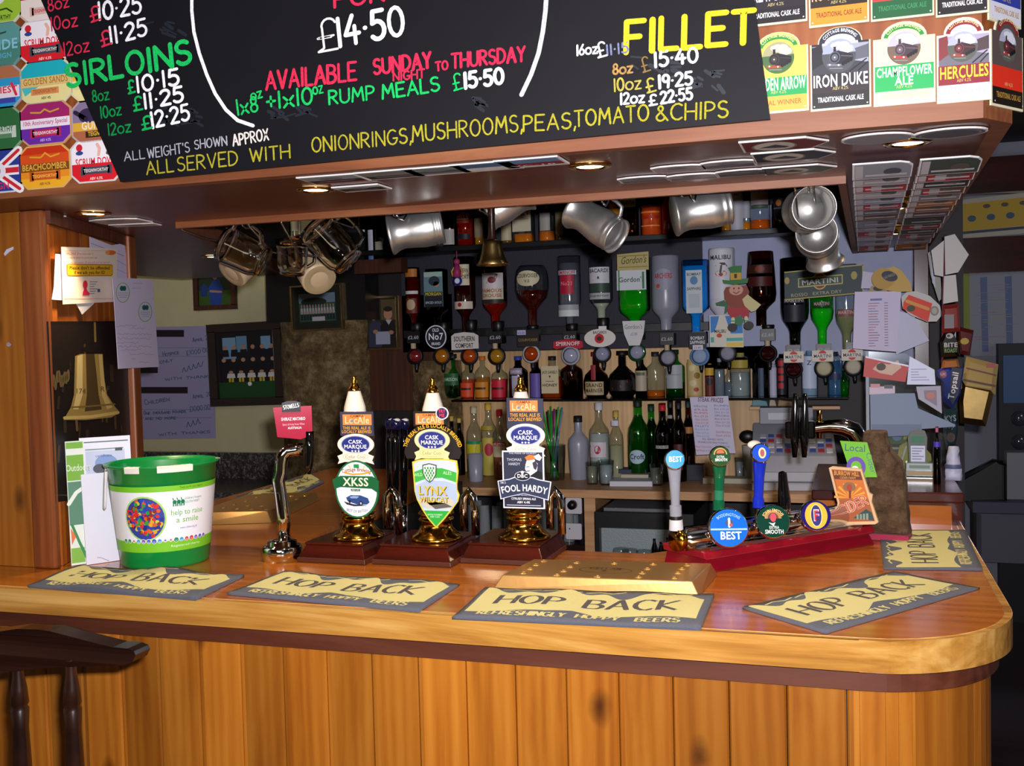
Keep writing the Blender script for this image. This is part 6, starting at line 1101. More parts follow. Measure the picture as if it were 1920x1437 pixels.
# hung doll key ring
p = PY(857, 505, YO - .09); s = mpp(p); r = thing('doll_trinket', 'small pink beaded doll trinket with a blue eye bead hanging by the dark red bottle', 'trinket', p)
b = MB(s); b.ball((0, 0, 14 * s), 6 * s, '#a83c68', 12, 8); b.lathe([(.0001, -16 * s), (9 * s, -14 * s), (7 * s, -2 * s), (4 * s, 10 * s), (.0001, 11 * s)], '#a02c60', 14); b.build('doll', r)
b = MB(s); b.tube([(-6 * s, 0, 4 * s), (-11 * s, 0, -4 * s), (-9 * s, 0, -14 * s)], 1.6 * s, '#c8a858', 6); b.tube([(6 * s, 0, 4 * s), (10 * s, 0, -4 * s), (8 * s, 0, -14 * s)], 1.6 * s, '#c8a858', 6); b.tube([(0, 0, 19 * s), (0, 0, 34 * s)], 1 * s, '#a83c68', 6); b.build('cord', r)
b = MB(s); b.lathe([(.0001, -.004), (9 * s, -.002), (9 * s, .003), (.0001, .004)], 'g#283484', 18, T(1 * s, -.004, -22 * s) @ RX(-90)); b.ox = b.oy = 0; b.M = T(1 * s, -.0085, -22 * s); b.ell(0, 0, 5, 5, '#d8e4f4', 1); b.build('eye_bead', r)
# loose signs hung in front of the optics
def hang(name, label, cat, cx, cy, Y, quad, th, base, art=None, grp=None):
    b = MB(); p = b.at(cx, cy, Y); b.plate(quad, th, base); art and art(b); return tag(b.build(name, None, p), label, cat, grp)
hang('gin_sign', 'cream card sign with script lettering above the green gin bottle', 'sign', 1187, 491, YO - .07, [(1157, 476), (1216, 473), (1216, 507), (1157, 506)], .003, '#c0b070', lambda b: (b.rect(1159, 479, 1214, 480.5, '#8a7a40', 1), b.rect(1159, 500, 1214, 501.5, '#8a7a40', 1), b.text("Gordon's", 1187, 494, 13, '#403820', 3, 'c', 48, .03, 0, .25)))
hang('vermouth_sign', 'wide dark green mirrored sign with gold edges hung across the last bottles', 'sign', 1543, 530, YO - .10, [(1470, 508), (1618, 500), (1618, 552), (1470, 560)], .006, '#22383a', lambda b: (b.stroke([(1470, 508), (1618, 500)], 2, '#b8a850', 1, False), b.stroke([(1470, 560), (1618, 552)], 2, '#b8a850', 1, False), b.stroke([(1617, 500), (1617, 552)], 2, '#b8a850', 1, False), b.ell(1537, 527, 13, 15, '#8c2c38', 1), b.ring(1537, 527, 14, 16, 2, '#c8b860', 2), b.poly([(1496, 520), (1580, 516), (1580, 534), (1496, 538)], '#c8b860', 3), b.poly([(1498, 522), (1578, 518), (1578, 532), (1498, 536)], '#2c4440', 4), b.text('MARTINI', 1538, 532, 9, '#c8c8b8', 6, 'c', 70, .05, .02), b.text('ROSSO   EXTRA DRY', 1530, 553, 6, '#b8b080', 3, 'c', 96, .05), b.ell(1475, 524, 5, 7, '#b09848', 2, 8), b.ell(1601, 519, 6, 8, '#b0a048', 2, 8)))
# ================================================================= top shelf bottles
GT = 'whisky bottles along the top shelf'; YT = 4.24
TOP = [
 (536, 380, 444, 18, 'wine', 'greenglass', 'l#0c3a14', .7, [(415, 440, 1, '#c8ccc8')], 'green bottle with a pale label between the glass mugs, far left of the top shelf'),
 (556, 380, 446, 18, 'wine', 'glass', 'l#b86018', .4, [(414, 434, 1, '#d8d4c0')], 'amber bottle with a cream label seen between the glass mugs on the top shelf'),
 (682, 380, 462, 20, 'wine', 'darkglass', 'l#101014', .8, [(432, 456, .6, '#c0c4cc')], 'black bottle with a narrow grey label beside the tall glass mug'),
 (698, 372, 490, 20, 'wine', 'darkglass', 'l#101014', .8, [(432, 473, .5, '#c4c8d4'), (474, 488, .5, '#5878b0')], 'black bottle with a white and blue label beside the tall glass mug'),
 (713, 378, 478, 22, 'wine', 'darkglass', 'l#101410', .8, [(454, 473, .75, '#c8c4a8')], 'black bottle with a cream label left of the first pewter tankard'),
 (843, 372, 461, 26, 'spirit', 'darkglass', 'l#181210', .8, [(431, 460, 1, '#b8b4ac')], 'bottle with a wide grey label just right of the first pewter tankard'),
 (872, 372, 456, 34, 'spirit', 'brownglass', 'l#f8601c', .8, [(400, 420, .8, '#8c3018', [('t', 'BELLS', 413, 7, '#d8a8a0', 0)]), (440, 450, .9, '#201c24')], 'glowing orange bottle with a dark band left of the brass bell'),
 (898, 376, 455, 18, 'spirit', 'glass', 'l#f0a020', .5, [(410, 446, 1, '#a89878')], 'small amber bottle just behind the brass bell'),
 (950, 376, 453, 22, 'spirit', 'glass', 'l#8c5c20', .2, [(416, 452, 1.1, '#c8bc98')], 'bottle with a tall cream label just right of the brass bell'),
 (983, 372, 453, 36, 'square', 'glass', 'l#ff8820', .2, [(394, 436, 1, '#d0c8ac', [('t', 'MALT', 406, 8, '#5a5870', 0), ('r', -14, 412, 14, 414, '#a09878')])], 'square bottle with a big cream label over bright amber whisky'),
 (1025, 376, 453, 32, 'spirit', 'glass', 'l#ff8020', .25, [(400, 434, .65, '#a8a49c')], 'bottle with a gold stopper and a silver-grey label'),
 (1049, 378, 448, 16, 'spirit', 'glass', 'l#5c3010', .4, [(398, 440, 1, '#b8ac84')], 'slim bottle with a buff label behind the engraved tankard'),
 (1152, 350, 445, 24, 'spirit', 'glass', 'l#ffa020', .9, [], 'bottle of bright orange spirit above the engraved tankard'),
 (1180, 356, 442, 32, 'square', 'brownglass', 'l#28100c', .5, [(374, 391, .95, '#b4a878', [('t', 'EDRADOUR', 386, 7, '#3c3424', 0)])], 'dark bottle with a small buff label left of the glowing red bottle'),
 (1221, 350, 440, 40, 'spirit', 'glass', 'l#ff5a20', .62, [(388, 391, 1, '#a82408'), (398, 401, 1, '#ff8a3c'), (406, 412, .9, '#b82c0c'), (424, 426, 1, '#ffa050')], 'glowing red decanter-like bottle between two tankards'),
 (1250, 352, 438, 20, 'spirit', 'glass', 'l#e82814', .8, [], 'deep red bottle tight against the glowing red one'),
 (1360, 350, 434, 18, 'spirit', 'glass', 'l#ffa028', .3, [], 'small bottle with amber dregs behind the sideways tankard mouth'),
 (1382, 356, 433, 26, 'straight', '#bcbac4', None, .5, [(360, 428, 1.0, '#c4c2cc', [('t', 'No1', 368, 4, '#3a3a44', 0), ('r', -12, 417, 12, 418, '#808090')])], 'plain pale boxed bottle on the top shelf right of the sideways tankard'),
 (1399, 366, 432, 16, 'spirit', 'glass', 'l#ff9820', .25, [(378, 410, 1, '#b0b4c0')], 'narrow bottle with a small white label next to the pale box'),
 (1425, 346, 432, 38, 'spirit', 'glass', 'l#ff6c1c', .22, [(355, 376, .95, '#b8b090', [('t', 'TORMORE', 362, 6, '#505038', 0)]), (377, 386, .95, '#a8989c'), (387, 392, .95, '#486048')], 'broad bottle with a green, pink and buff label near the inner corner'),
 (1463, 356, 431, 32, 'spirit', 'darkglass', 'l#301408', .3, [(370, 410, .8, '#181820', [('e', -2, 382, 5, 6, '#b86820'), ('r', -12, 391, 12, 393, '#707078')])], 'dark bottle with an orange emblem, last on the top shelf'),
]
for px, yt, yb, w, kd, gl, lq, fl, lbs, lab in TOP:
    lo = yb > 458; bottle(px, yt, yb, w, YT if not lo else 4.22, lab, kd, gl, lq, fl, '#201a18', lbs, None if lo else ZH, False, 6.0 if kd == 'square' else 2.0, GT)
# ================================================================= glass shelf bottles
GG = 'liqueur bottles along the glass shelf'; YG = 4.275
GLS = [
 (850, 664, 36, 'squat', 'greenglass', 'l#0a1c10', .5, [(700, 722, .9, '#1c5a30', [('t', 'JAMESON', 714, 6, '#b0c8b0', 0)])], '#202024', 'dark green squat bottle, first on the glass shelf'),
 (877, 676, 28, 'taper', 'glass', 'l#d84818', .5, [(718, 744, 1, '#d84c28', [('r', -10, 727, 10, 731, '#38181c')])], '#b8b8c0', 'orange-red labelled liqueur bottle, first of three alike'),
 (905, 668, 30, 'taper', 'glass', 'l#c87818', .5, [(716, 745, 1, '#d08420', [('r', -13, 726, 10, 730, '#3c2410')])], '#d07820', 'orange labelled liqueur bottle with a copper cap, second of three alike'),
 (937, 676, 32, 'taper', 'glass', 'l#a81830', .5, [(712, 745, 1, '#c81c34', [('r', -12, 726, 12, 730, '#401018'), ('p', [(-14, 716), (12, 706), (12, 710), (-14, 720)], '#c8a030')])], '#606068', 'crimson labelled liqueur bottle, third of three alike'),
 (972, 668, 36, 'spirit', 'darkglass', 'l#141018', .8, [(690, 702, .7, '#8c7c94', [('t', 'DISARONNO', 699, 5, '#d8d0e0', 0)]), (704, 742, .45, '#b0b0c4')], '#2848a8', 'dark bottle with a blue cap and pale label, left of the ceramic pump top'),
 (1006, 672, 26, 'spirit', 'darkglass', 'l#181014', .8, [(700, 745, .8, '#6858a8')], '#a82c34', 'dark bottle with a purple strip label behind the right pump top'),
 (1036, 668, 37, 'square', 'glass', 'l#a83c0c', .5, [(686, 737, .9, '#ccc09c', [('t', "JACK DANIEL'S", 700, 5, '#302c24', 0), ('p', [(-2, 704), (2, 704), (0, 709)], '#302c24'), ('r', -8, 714, 8, 715, '#504838'), ('t', 'HONEY', 724, 5, '#302c24', 0)])], '#202020', 'square bottle with a tall cream label on the glass shelf'),
 (1072, 664, 42, 'spirit', 'brownglass', 'l#200806', .62, [], '#b82838', 'plain dark red-brown bottle with a red cap on the glass shelf'),
 (1118, 660, 48, 'squat', 'brownglass', 'l#1c0808', .55, [(715, 740, .8, '#b8a880', [('t', 'GRAND', 725, 7, '#48201c', 0), ('t', 'MARNIER', 735, 7, '#48201c', 0)]), (684, 712, .18, '#8c1824')], '#8c1824', 'squat dark bottle with a red ribbon and buff label'),
 (1167, 658, 54, 'squat', 'gblack', None, .5, [(712, 732, .8, '#140c10', [('p', [(-16, 726), (0, 722), (14, 713), (16, 716), (2, 726), (-14, 730)], '#7a1828')])], '#101010', 'big round black liqueur bottle with a red flourish'),
 (1203, 664, 24, 'spirit', 'darkglass', 'l#302818', .6, [(695, 733, 1, '#b4a890', [('r', -9, 698, 8, 704, '#5c6c50')])], '#b89860', 'slim bottle with a buff and lilac label right of the big black bottle'),
 (1229, 660, 36, 'spirit', 'glass', 'l#d86414', .14, [], '#28282c', 'clear bottle with a little amber left in the bottom'),
 (1266, 656, 36, 'spirit', 'greenglass', 'l#0c3818', .3, [(684, 728, .95, '#a8acb4', [('r', -14, 702, 12, 703, '#707878')])], '#103018', 'green bottle with a large white label'),
 (1303, 668, 30, 'straight', '#c4a860', None, .5, [(674, 740, 1, '#c8b078', [('e', -4, 690, 6, 6, '#e0d0a0'), ('e', 6, 704, 6, 6, '#8c6c28'), ('e', -2, 718, 7, 6, '#d8c898'), ('e', 4, 730, 5, 4, '#a83838')])], '#d8d4c8', 'cream and gold flowery bottle under the pale blue optic'),
 (1331, 682, 18, 'straight', 'darkglass', None, .5, [(690, 704, 1, '#c8a030'), (706, 742, 1, '#6a2c24', [('e', 0, 716, 6, 7, '#202430')])], '#b89840', 'small red and gold bottle beside the flowery one'),
 (1349, 672, 20, 'tall', 'glass', 'l#8890a0', .7, [], '#9098a8', 'tall slim clear bottle right of the small red and gold one'),
 (1367, 690, 18, 'tall', 'glass', 'l#788090', .5, [], '#c8a050', 'small clear tapering bottle under the palm card optic'),
 (1388, 662, 38, 'straight', 'glass', 'l#a8b0b0', .55, [(675, 690, .9, '#a89838')], '#b0a858', 'ribbed clear jar with a yellow band'),
 (1428, 662, 34, 'straight', 'darkglass', 'l#101828', .8, [(690, 742, .3, '#28405c')], '#202838', 'dark blue-black bottle with a bright highlight right of the ribbed jar'),  # narrow blue strip is a highlight painted on as a label
 (1450, 682, 18, 'straight', '#b0b0c8', None, .5, [(690, 742, .95, '#b4b4cc')], '#a0a0b0', 'narrow bottle wrapped in a plain white label'),
 (1466, 664, 24, 'straight', 'darkglass', None, .5, [(672, 740, .8, '#18141c', [('r', -6, 676, 4, 686, '#b01c24'), ('r', -6, 690, 4, 700, '#b01c24'), ('r', -6, 704, 4, 714, '#b01c24'), ('r', -6, 718, 4, 728, '#b01c24')])], '#141418', 'black bottle with red upright lettering'),
 (1518, 658, 30, 'straight', 'glass', 'l#a0b8d8', .7, [(668, 728, .95, '#c4d0e8', [('t', 'Z', 684, 8, '#3c4468', 0)])], '#80a0c0', 'icy pale blue bottle between two vermouth optics'),
 (1566, 660, 28, 'straight', 'glass', 'l#3c6c98', .8, [(700, 712, .8, '#303858')], '#202838', 'blue bottle with a bright highlight left of the last optic'),
 (1582, 690, 22, 'taper', 'greenglass', 'l#0c6a18', .5, [], '#104018', 'small bright green bottle behind the last optic'),
]
for px, yt, w, kd, gl, lq, fl, lbs, cp, lab in GLS: bottle(px, yt, 745, w, YG, lab, kd, gl, lq, fl, cp, lbs, ZG, False, 6.0 if kd == 'square' else 2.0, GG)
# ================================================================= back bar bottles and clutter
GB = 'bottles standing on the back bar'; YK = 4.14
BK = [
 (848, 778, 20, 'wine', 'darkglass', 'l#1c1010', .7, [], '#c8a850', 'small dark bottle with a gold cap behind the middle pump, left of two'),
 (862, 782, 20, 'wine', 'darkglass', 'l#1c1010', .7, [], '#d0b058', 'small dark bottle with a gold cap behind the middle pump, right of two'),
 (890, 762, 32, 'wine', 'glass', 'l#c8c070', .5, [(826, 832, 1, '#1c8a58'), (832, 860, 1, '#c8c028', [('p', [(-8, 840), (8, 836), (6, 852), (-6, 854)], '#486828')])], '#c8c098', 'clear bottle with a green and yellow label on the back bar'),
 (917, 756, 32, 'wine', 'glass', 'l#b8a848', .5, [(798, 806, .8, '#a89828'), (820, 890, 1, '#c4b44c', [('e', 4, 842, 8, 12, '#b02840')])], '#d8b048', 'clear bottle with a gold cap and yellow label on the back bar'),
 (938, 768, 30, 'wine', 'glass', 'l#a85838', .5, [(828, 836, 1, '#b03040', [('t', 'APPLETON', 835, 5, '#e8d0c8', 0)]), (836, 856, 1, '#d0c0a0')], '#c01c2c', 'bottle with a red cap and red banded label on the back bar'),
 (1085, 780, 42, 'taper', 'frost', 'l#a8a8c4', .6, [], '#141418', 'faceted silvery bottle with a black cap beside the straws'),
 (1124, 755, 40, 'spirit', 'glass', 'l#c8ccc8', .6, [(828, 856, .9, '#d0c8d0', [('p', [(-16, 828), (16, 854), (16, 850), (-12, 828)], '#c02038'), ('p', [(16, 828), (-16, 854), (-16, 850), (12, 828)], '#c02038'), ('r', -16, 834, -6, 838, '#283878'), ('e', 0, 842, 6, 8, '#b02030')])], '#c8c8cc', 'clear gin bottle with a union flag label'),
 (1156, 770, 28, 'wine', 'glass', 'l#c0b890', .5, [(788, 798, .5, '#c8c8d8')], '#c8a850', 'clear bottle with a gold neck next to the union flag bottle'),
 (1197, 748, 42, 'wine', 'greenglass', 'l#0c4a14', .8, [(842, 868, .8, '#a8c0d0', [('t', 'Croft', 859, 9, '#28303c', 0)], 'o')], '#182018', 'green sherry bottle with a pale blue oval label'),
 (1222, 758, 32, 'wine', 'greenglass', 'l#081c0c', .8, [], '#1c3c28', 'dark green wine bottle right of the sherry bottle'),
 (1243, 756, 34, 'wine', 'darkglass', 'l#100c10', .8, [(834, 840, .8, '#b8b4b4', [('t', 'COCKBURN', 839, 5, '#202020', 0)])], '#b81c2c', 'dark port bottle with a red foil cap'),
 (1258, 750, 28, 'wine', 'darkglass', 'l#0c0a10', .8, [(778, 784, .4, '#8c8c94')], '#18161c', 'black wine bottle right of the red-capped port'),
 (1273, 752, 30, 'wine', 'darkglass', 'l#0c0a10', .8, [(832, 880, .6, '#4c1c1c')], '#201c24', 'black wine bottle with a dark red label left of the price sheet'),
 (1291, 750, 26, 'wine', 'brownglass', 'l#1c0c08', .8, [(800, 812, .8, '#a86c28')], '#1c3c38', 'wine bottle half hidden behind the hanging price sheet'),
]
for _i, (px, yt, w, kd, gl, lq, fl, lbs, cp, lab) in enumerate(BK): bottle(px, yt, 893, w * .94, YK + (.075 if _i in (1, 3, 9, 11, 13) else 0), lab, kd, gl, lq, fl, cp, lbs, ZB, False, 2.0, GB)
def onB(px, py): return PZ(px, py, ZB)
def tumbler(px, py, w, h, label, mat='glass', name='tumbler', cat='glass', grp=None, z=None, M=None, fill=None):
    p = PZ(px, py, z or ZB); s = mpp(p); r = thing(name, label, cat, p, grp); R = w / 2 * s; H = h * s
    b = MB(); b.lathe([(.0001, .001), (R * .82, 0), (R * .86, .004), (R, H), (R - .0012, H), (R * .82, .006), (.0001, .006)], mat, 22); b.build('bowl', r)
    if fill: b = MB(); b.lathe([(.0001, .007), (R * .78, .007), (R * .88, H * .8), (.0001, H * .82)], fill, 16); b.build('contents', r)
    return r
tumbler(893, 903, 30, 52, 'stack of clear plastic cups on the back bar behind the middle pump', 'frost', 'plastic_cup', 'cup')
p_ = onB(1040, 898); tumbler(1040, 900, 44, 66, 'tall glass holding coloured drinking straws', 'glass', 'straw_glass', 'glass')
s = mpp(p_)
for i, (dx, tx_, c, nm) in enumerate([(-10, -26, '#1c9c34', 'green'), (-6, -20, '#24ac3c', 'green'), (-2, -10, '#1c9030', 'green'), (2, -6, '#20a038', 'green'), (6, 4, '#7a2c78', 'purple'), (-4, 0, '#7a2c78', 'purple'), (8, 10, '#28b048', 'green'), (4, 14, '#28a848', 'green'), (10, 20, '#9088a8', 'lilac'), (0, 18, '#488a98', 'teal'), (-8, 6, '#30242c', 'black'), (6, -14, '#30242c', 'black')]):
    b = MB(); b.tube([(-dx * s * .8, (i % 3 - 1) * .009, .008), (tx_ * s, (i % 4 - 1.5) * .008, (126 + (i * 7) % 11) * s)], .0034, 'g' + c, 8)
    tag(b.build('drinking_straw', None, p_), '%s drinking straw standing in the tall glass on the back bar' % nm, 'straw', 'drinking straws in the glass')
tumbler(1111, 908, 24, 42, 'small glass of toothpicks, left of two by the union flag bottle', 'glass', fill='#b8a890'); tumbler(1137, 909, 30, 46, 'small glass of white sticks, right of two by the union flag bottle', 'glass', fill='#d0d0d4'); tumbler(1232, 910, 26, 40, 'small glass of cocktail sticks left of the blue beer badge', 'glass', fill='#c8c4b8')
def slabB(name, label, cat, px, py, w, d, h, m, z=0.0, rot=0, edge=None, grp=None):
    p = onB(px, py); s = mpp(p); b = MB(); b.box(-w / 2 * s, w / 2 * s, 0, d, 0.0005, h * s, m)
    if edge: b.box(-w / 2 * s - .001, w / 2 * s + .001, -.001, d + .001, h * s, h * s + .003, edge)
    return tag(b.build(name, None, T(p.x, p.y, ZB + z) @ RZ(rot), .001), label, cat, grp)
slabB('notebook', 'thick white paper pad lying on the back bar', 'notebook', 1183, 913, 80, .12, 10, '#c8c8d0', 0, 6); slabB('paper_pad', 'small cream pad lying on the white pad', 'notebook', 1190, 906, 52, .09, 8, '#b0a490', .0165, 4); slabB('calculator', 'dark blue calculator on top of the paper pads', 'calculator', 1186, 903, 52, .08, 8, '#1c2448', .031, 5)
slabB('card_box', 'dark blue box on the back bar behind the blue beer badge', 'box', 1300, 902, 38, .06, 30, '#1c1e2c'); slabB('straw_mat', 'pale green folded mat under the white shaker on the back bar', 'mat', 1385, 908, 62, .08, 10, '#a8a890'); slabB('menu_pad', 'pale folded pad next to the cash till', 'notebook', 1330, 908, 24, .06, 11, '#b8b49c')
tumbler(1387, 898, 18, 40, 'white-topped salt shaker on the back bar', 'glass', 'salt_shaker', 'salt shaker', fill='#d8d4dc'); None
p = onB(1405, 895); s = mpp(p); r = thing('brush_pot', 'black bristle brush standing in a pale sleeve beside the cash till', 'brush', p); b = MB(); b.lathe([(.0001, 0), (10 * s, 0), (13 * s, 60 * s), (.0001, 60 * s)], '#a8a49c', 14); b.build('sleeve', r); b = MB(); b.ball((-2 * s, 0, 76 * s), 16 * s, 'black', 14, 8, (1, .6, .8)); b.build('bristles', r)
# cash till
p = onB(1490, 922); s = mpp(p); r = thing('cash_till', 'grey plastic cash till behind the black beer tap handles', 'cash till', T(p) @ RZ(4)); w = 78 * s
b = MB(); b.box(-w, w, 0, .30, 0.0005, 36 * s, '#acaeb8'); b.build('drawer', r, None, .004); b = MB(); b.box(-w - .001, w + .001, -.004, 0, 16 * s, 19 * s, '#5c5e6a'); b.box(60 * s, 66 * s, -.006, 0, 22 * s, 28 * s, 'steel'); b.build('drawer_trim', r)
b = MB(); b.hexa([(-w, .01, 36 * s), (w, .01, 36 * s), (w, .30, 36 * s), (-w, .30, 36 * s)], [(-w, .05, 64 * s), (w, .05, 64 * s), (w * .98, .30, 118 * s), (-w * .98, .30, 118 * s)], '#9c9eaa'); b.build('body', r, None, .004)
b = MB(); zf = lambda y: 64 * s + (y - .05) / .25 * 54 * s + .0005
for i in range(9):
    for j in range(4):
        x, y = -w * .8 + i * .030, .07 + j * .035; b.hexa([(x, y, zf(y)), (x + .022, y, zf(y)), (x + .022, y + .024, zf(y + .024)), (x, y + .024, zf(y + .024))], [(x, y, zf(y) + .004), (x + .022, y, zf(y) + .004), (x + .022, y + .024, zf(y + .024) + .004), (x, y + .024, zf(y + .024) + .004)], ['#c8c8d0', '#a04048', '#4858a0', '#b0b0bc'][(i * 3 + j) % 4])
b.build('keypad', r); b = MB(); b.box(-w * .8, w * .5, .22, .30, 118 * s, 150 * s, '#8c8e9a'); b.box(-w * .6, w * .2, .218, .22, 126 * s, 140 * s, '#b8bcc4'); b.build('display', r, None, .003)
# little shelf with papers above the till
p = PY(1468, 762, 4.24); r = thing('till_shelf', 'narrow wooden shelf with loose papers just above the cash till', 'shelf', p); a = PY(1406, 762, 4.24).x - p.x; e = PY(1575, 762, 4.24).x - p.x
b = MB(); b.box(a, e, -.02, .09, -.012, 0, 'counteredge'); b.build('board', r)
for x0, x1, h, c, nm in ((1410, 1440, 14, '#5c8a94', 'teal folded cloth on the little shelf above the till'), (1442, 1456, 16, '#a89c88', 'buff envelope on the little shelf above the till'), (1458, 1490, 12, '#8c7048', 'brown packet on the little shelf above the till')):
    q0, q1 = PY(x0, 762, 4.24), PY(x1, 762, 4.24); b = MB(); b.hexa([(0, 0, .0005), (q1.x - q0.x, 0, .0005), (q1.x - q0.x, .06, .0005), (0, .06, .0005)], [(.004, .004, h * .0021), (q1.x - q0.x - .006, .004, h * .0014), (q1.x - q0.x - .002, .05, h * .0017), (.002, .05, h * .0021)], c); tag(b.build('paper_packet', None, q0, .002), nm, 'packet')
# steak price sheet hung in front of the back bar
def a_price(b):
    b.text('STEAK PRICES', 1333, 754, 8, '#6a3c60', 3, 'c', 48, -.05, .02)
    rows = [('ROPE & STONE', 'RUMPS', '#705868', '#6868b8'), ('£9.25', '8oz £10.25', '#705868', '#6868b8'), ('RUMPS', '10oz £11.25', '#b84050', '#6868b8'), ('8oz £9.25', 'SIRLOINS', '#b84050', '#705868'), ('10oz £10.25', '8oz £10.15', '#b84050', '#705868'), ('12oz £11.25', '10oz £11.25', '#b84050', '#705868'), ('FILLETS', '12oz £12.25', '#5878c0', '#705868'), ('8oz £15.40', '', '#5890d0', '#705868'), ('10oz £19.25', 'GAMMON', '#5890d0', '#b05868'), ('12oz £22.55', 'Steak £9.25', '#5890d0', '#b05868')]
    for i, (l_, r_, c1, c2) in enumerate(rows): b.text(l_, 1314 + i * .3, 764 + i * 6.2, 3.6, c1, 3, 'c', 26, -.04); b.text(r_, 1353 + i * .3, 763 + i * 6.2, 3.6, c2, 3, 'c', 28, -.04) if r_ else None
    b.text('ALL SERVED WITH', 1336, 826, 3.4, '#504858', 3, 'c', 40, -.04); b.text('MUSHROOMS PEAS TOMATO', 1336, 832, 3.4, '#504858', 3, 'c', 56, -.04); b.text('Mixed Grill £14.50', 1318, 840, 3.4, '#b05868', 3, 'c', 32, -.04); b.text('Surf £12.50', 1354, 839, 3.4, '#705868', 3, 'c', 26, -.04); b.text('Half Rack £7.50', 1318, 847, 3.4, '#b04050', 3, 'c', 30, -.04)
hang('price_sheet', 'white printed sheet of steak prices hanging from the glass shelf', 'price list', 1335, 798, 4.12, [(1294, 745), (1366, 743), (1378, 850), (1304, 854)], .001, '#c8c4dc', a_price)
# ================================================================= under the back bar
ords2 = ords + ['fifteenth']
GH = 'glasses on the shelf under the back bar'
for i in range(15):
    px = 752 + i * 22.5
    for row, Yq in ((0, 3.98), (1, 4.08)):
        if row and i % 2: continue
        q_ = PY(px + row * 9, 990, Yq); s = mpp(q_); b = MB(); R = 10.5 * s; H = 62 * s; b.lathe([(R, 0), (R, .002), (R * .84, H * .97), (R * .8, H), (.0001, H)], 'pintglass', 18)
        tag(b.build('pint_glass', None, T(q_.x, Yq, zu + .001)), 'upturned pint glass low behind the hand pumps, %s row, %s from the left' % (('back', ords2[i // 2]) if row else ('front', ords2[i])), 'glass', GH)
def sock(y0, lab):
    q0 = PY(1075, y0 + 14, 3.865); s = mpp(q0); r = thing('power_socket', lab, 'socket', q0); b = MB(s); b.ox, b.oy = 1075, y0 + 14; b.plate(octo(1060, y0, 1091, y0 + 30, 2), .008, '#c4c0c4'); b.ell(1068, y0 + 10, 1.6, 1.6, '#403840', 1, 8); b.build('face_plate', r); return r, s
r, s = sock(934, 'upper white wall socket with a black plug, beside the dark fridge'); b = MB(); b.lathe([(.0001, 0), (9 * s, 0), (8 * s, .022), (.0001, .024)], 'black', 14, T(0, -.009, 2 * s) @ RX(90)); b.build('plug', r)
sock(982, 'lower white wall socket, beside the dark fridge')
pf0, pf1 = PY(1112, 1000, 3.82), PY(1300, 1000, 3.82); zt = PY(1200, 962, 3.84).z; zd = PY(1200, 992, 3.84).z
r = thing('bottle_fridge', 'dark undercounter fridge with a grey glass front behind the drip tray', 'fridge', ((pf0.x + pf1.x) / 2, 3.84, 0)); w = (pf1.x - pf0.x) / 2
b = MB(); b.box(-w, w, 0, .42, 0, zt, 'black'); b.build('cabinet', r, None, .004); b = MB(); b.box(-w + .03, w - .02, -.006, 0, .1, zd, 'fridgegrey'); b.build('door_glass', r); b = MB(); b.box(-w + .022, -w + .03, -.012, 0, .1, zd, 'steel'); b.build('door_edge', r)
b = MB(); b.box(-w * .82, w * .55, .02, .26, zt, zt + .012, '#6c6c70'); tag(b.build('newspaper', None, T(r.location.x, 3.84, .0005) @ RZ(0)), 'folded newspaper lying on the dark fridge', 'newspaper')
for i, (px, py) in enumerate(((1182, 1048), (1208, 1050), (1165, 1046))):
    q_ = PY(px, py + 4, 3.76); s = mpp(q_); tz = q_.z; b = MB(); b.lathe([(14 * s, 0), (15 * s, 20 * s), (14 * s, 22 * s), (.0001, 24 * s)], 'glass', 18); tag(b.build('upturned_glass', None, T(q_.x, 3.76, tz)), 'upturned glass in front of the dark fridge, %s of three' % ('middle', 'right', 'left')[i], 'glass', 'upturned glasses by the fridge')
q_ = PY(1190, 1056, 3.76); b = MB(); b.box(-.09, .16, -.07, .06, -.02, -.0005, 'darkwood'); b.box(-.08, .15, -.05, .05, -q_.z, -.02, 'black'); tag(b.build('glass_stand', None, q_), 'low dark stand in front of the fridge holding upturned glasses', 'stand')
for i, (px, top) in enumerate(((1228, 1010), (1240, 1016), (1252, 1008), (1262, 1018))):
    q_ = PY(px, 1056, 3.72); s = mpp(q_); b = MB(); b.lathe([(.0001, 0), (6 * s, 0), (6 * s, (1056 - top) * s * .6), (2.6 * s, (1056 - top) * s * .85), (2.6 * s, (1056 - top) * s), (.0001, (1056 - top) * s)], 'gblack', 12); tag(b.build('mixer_bottle', None, q_), 'small black mixer bottle by the fridge, %s of four from the left' % ('first', 'second', 'third', 'fourth')[i], 'bottle', 'mixer bottles by the fridge')
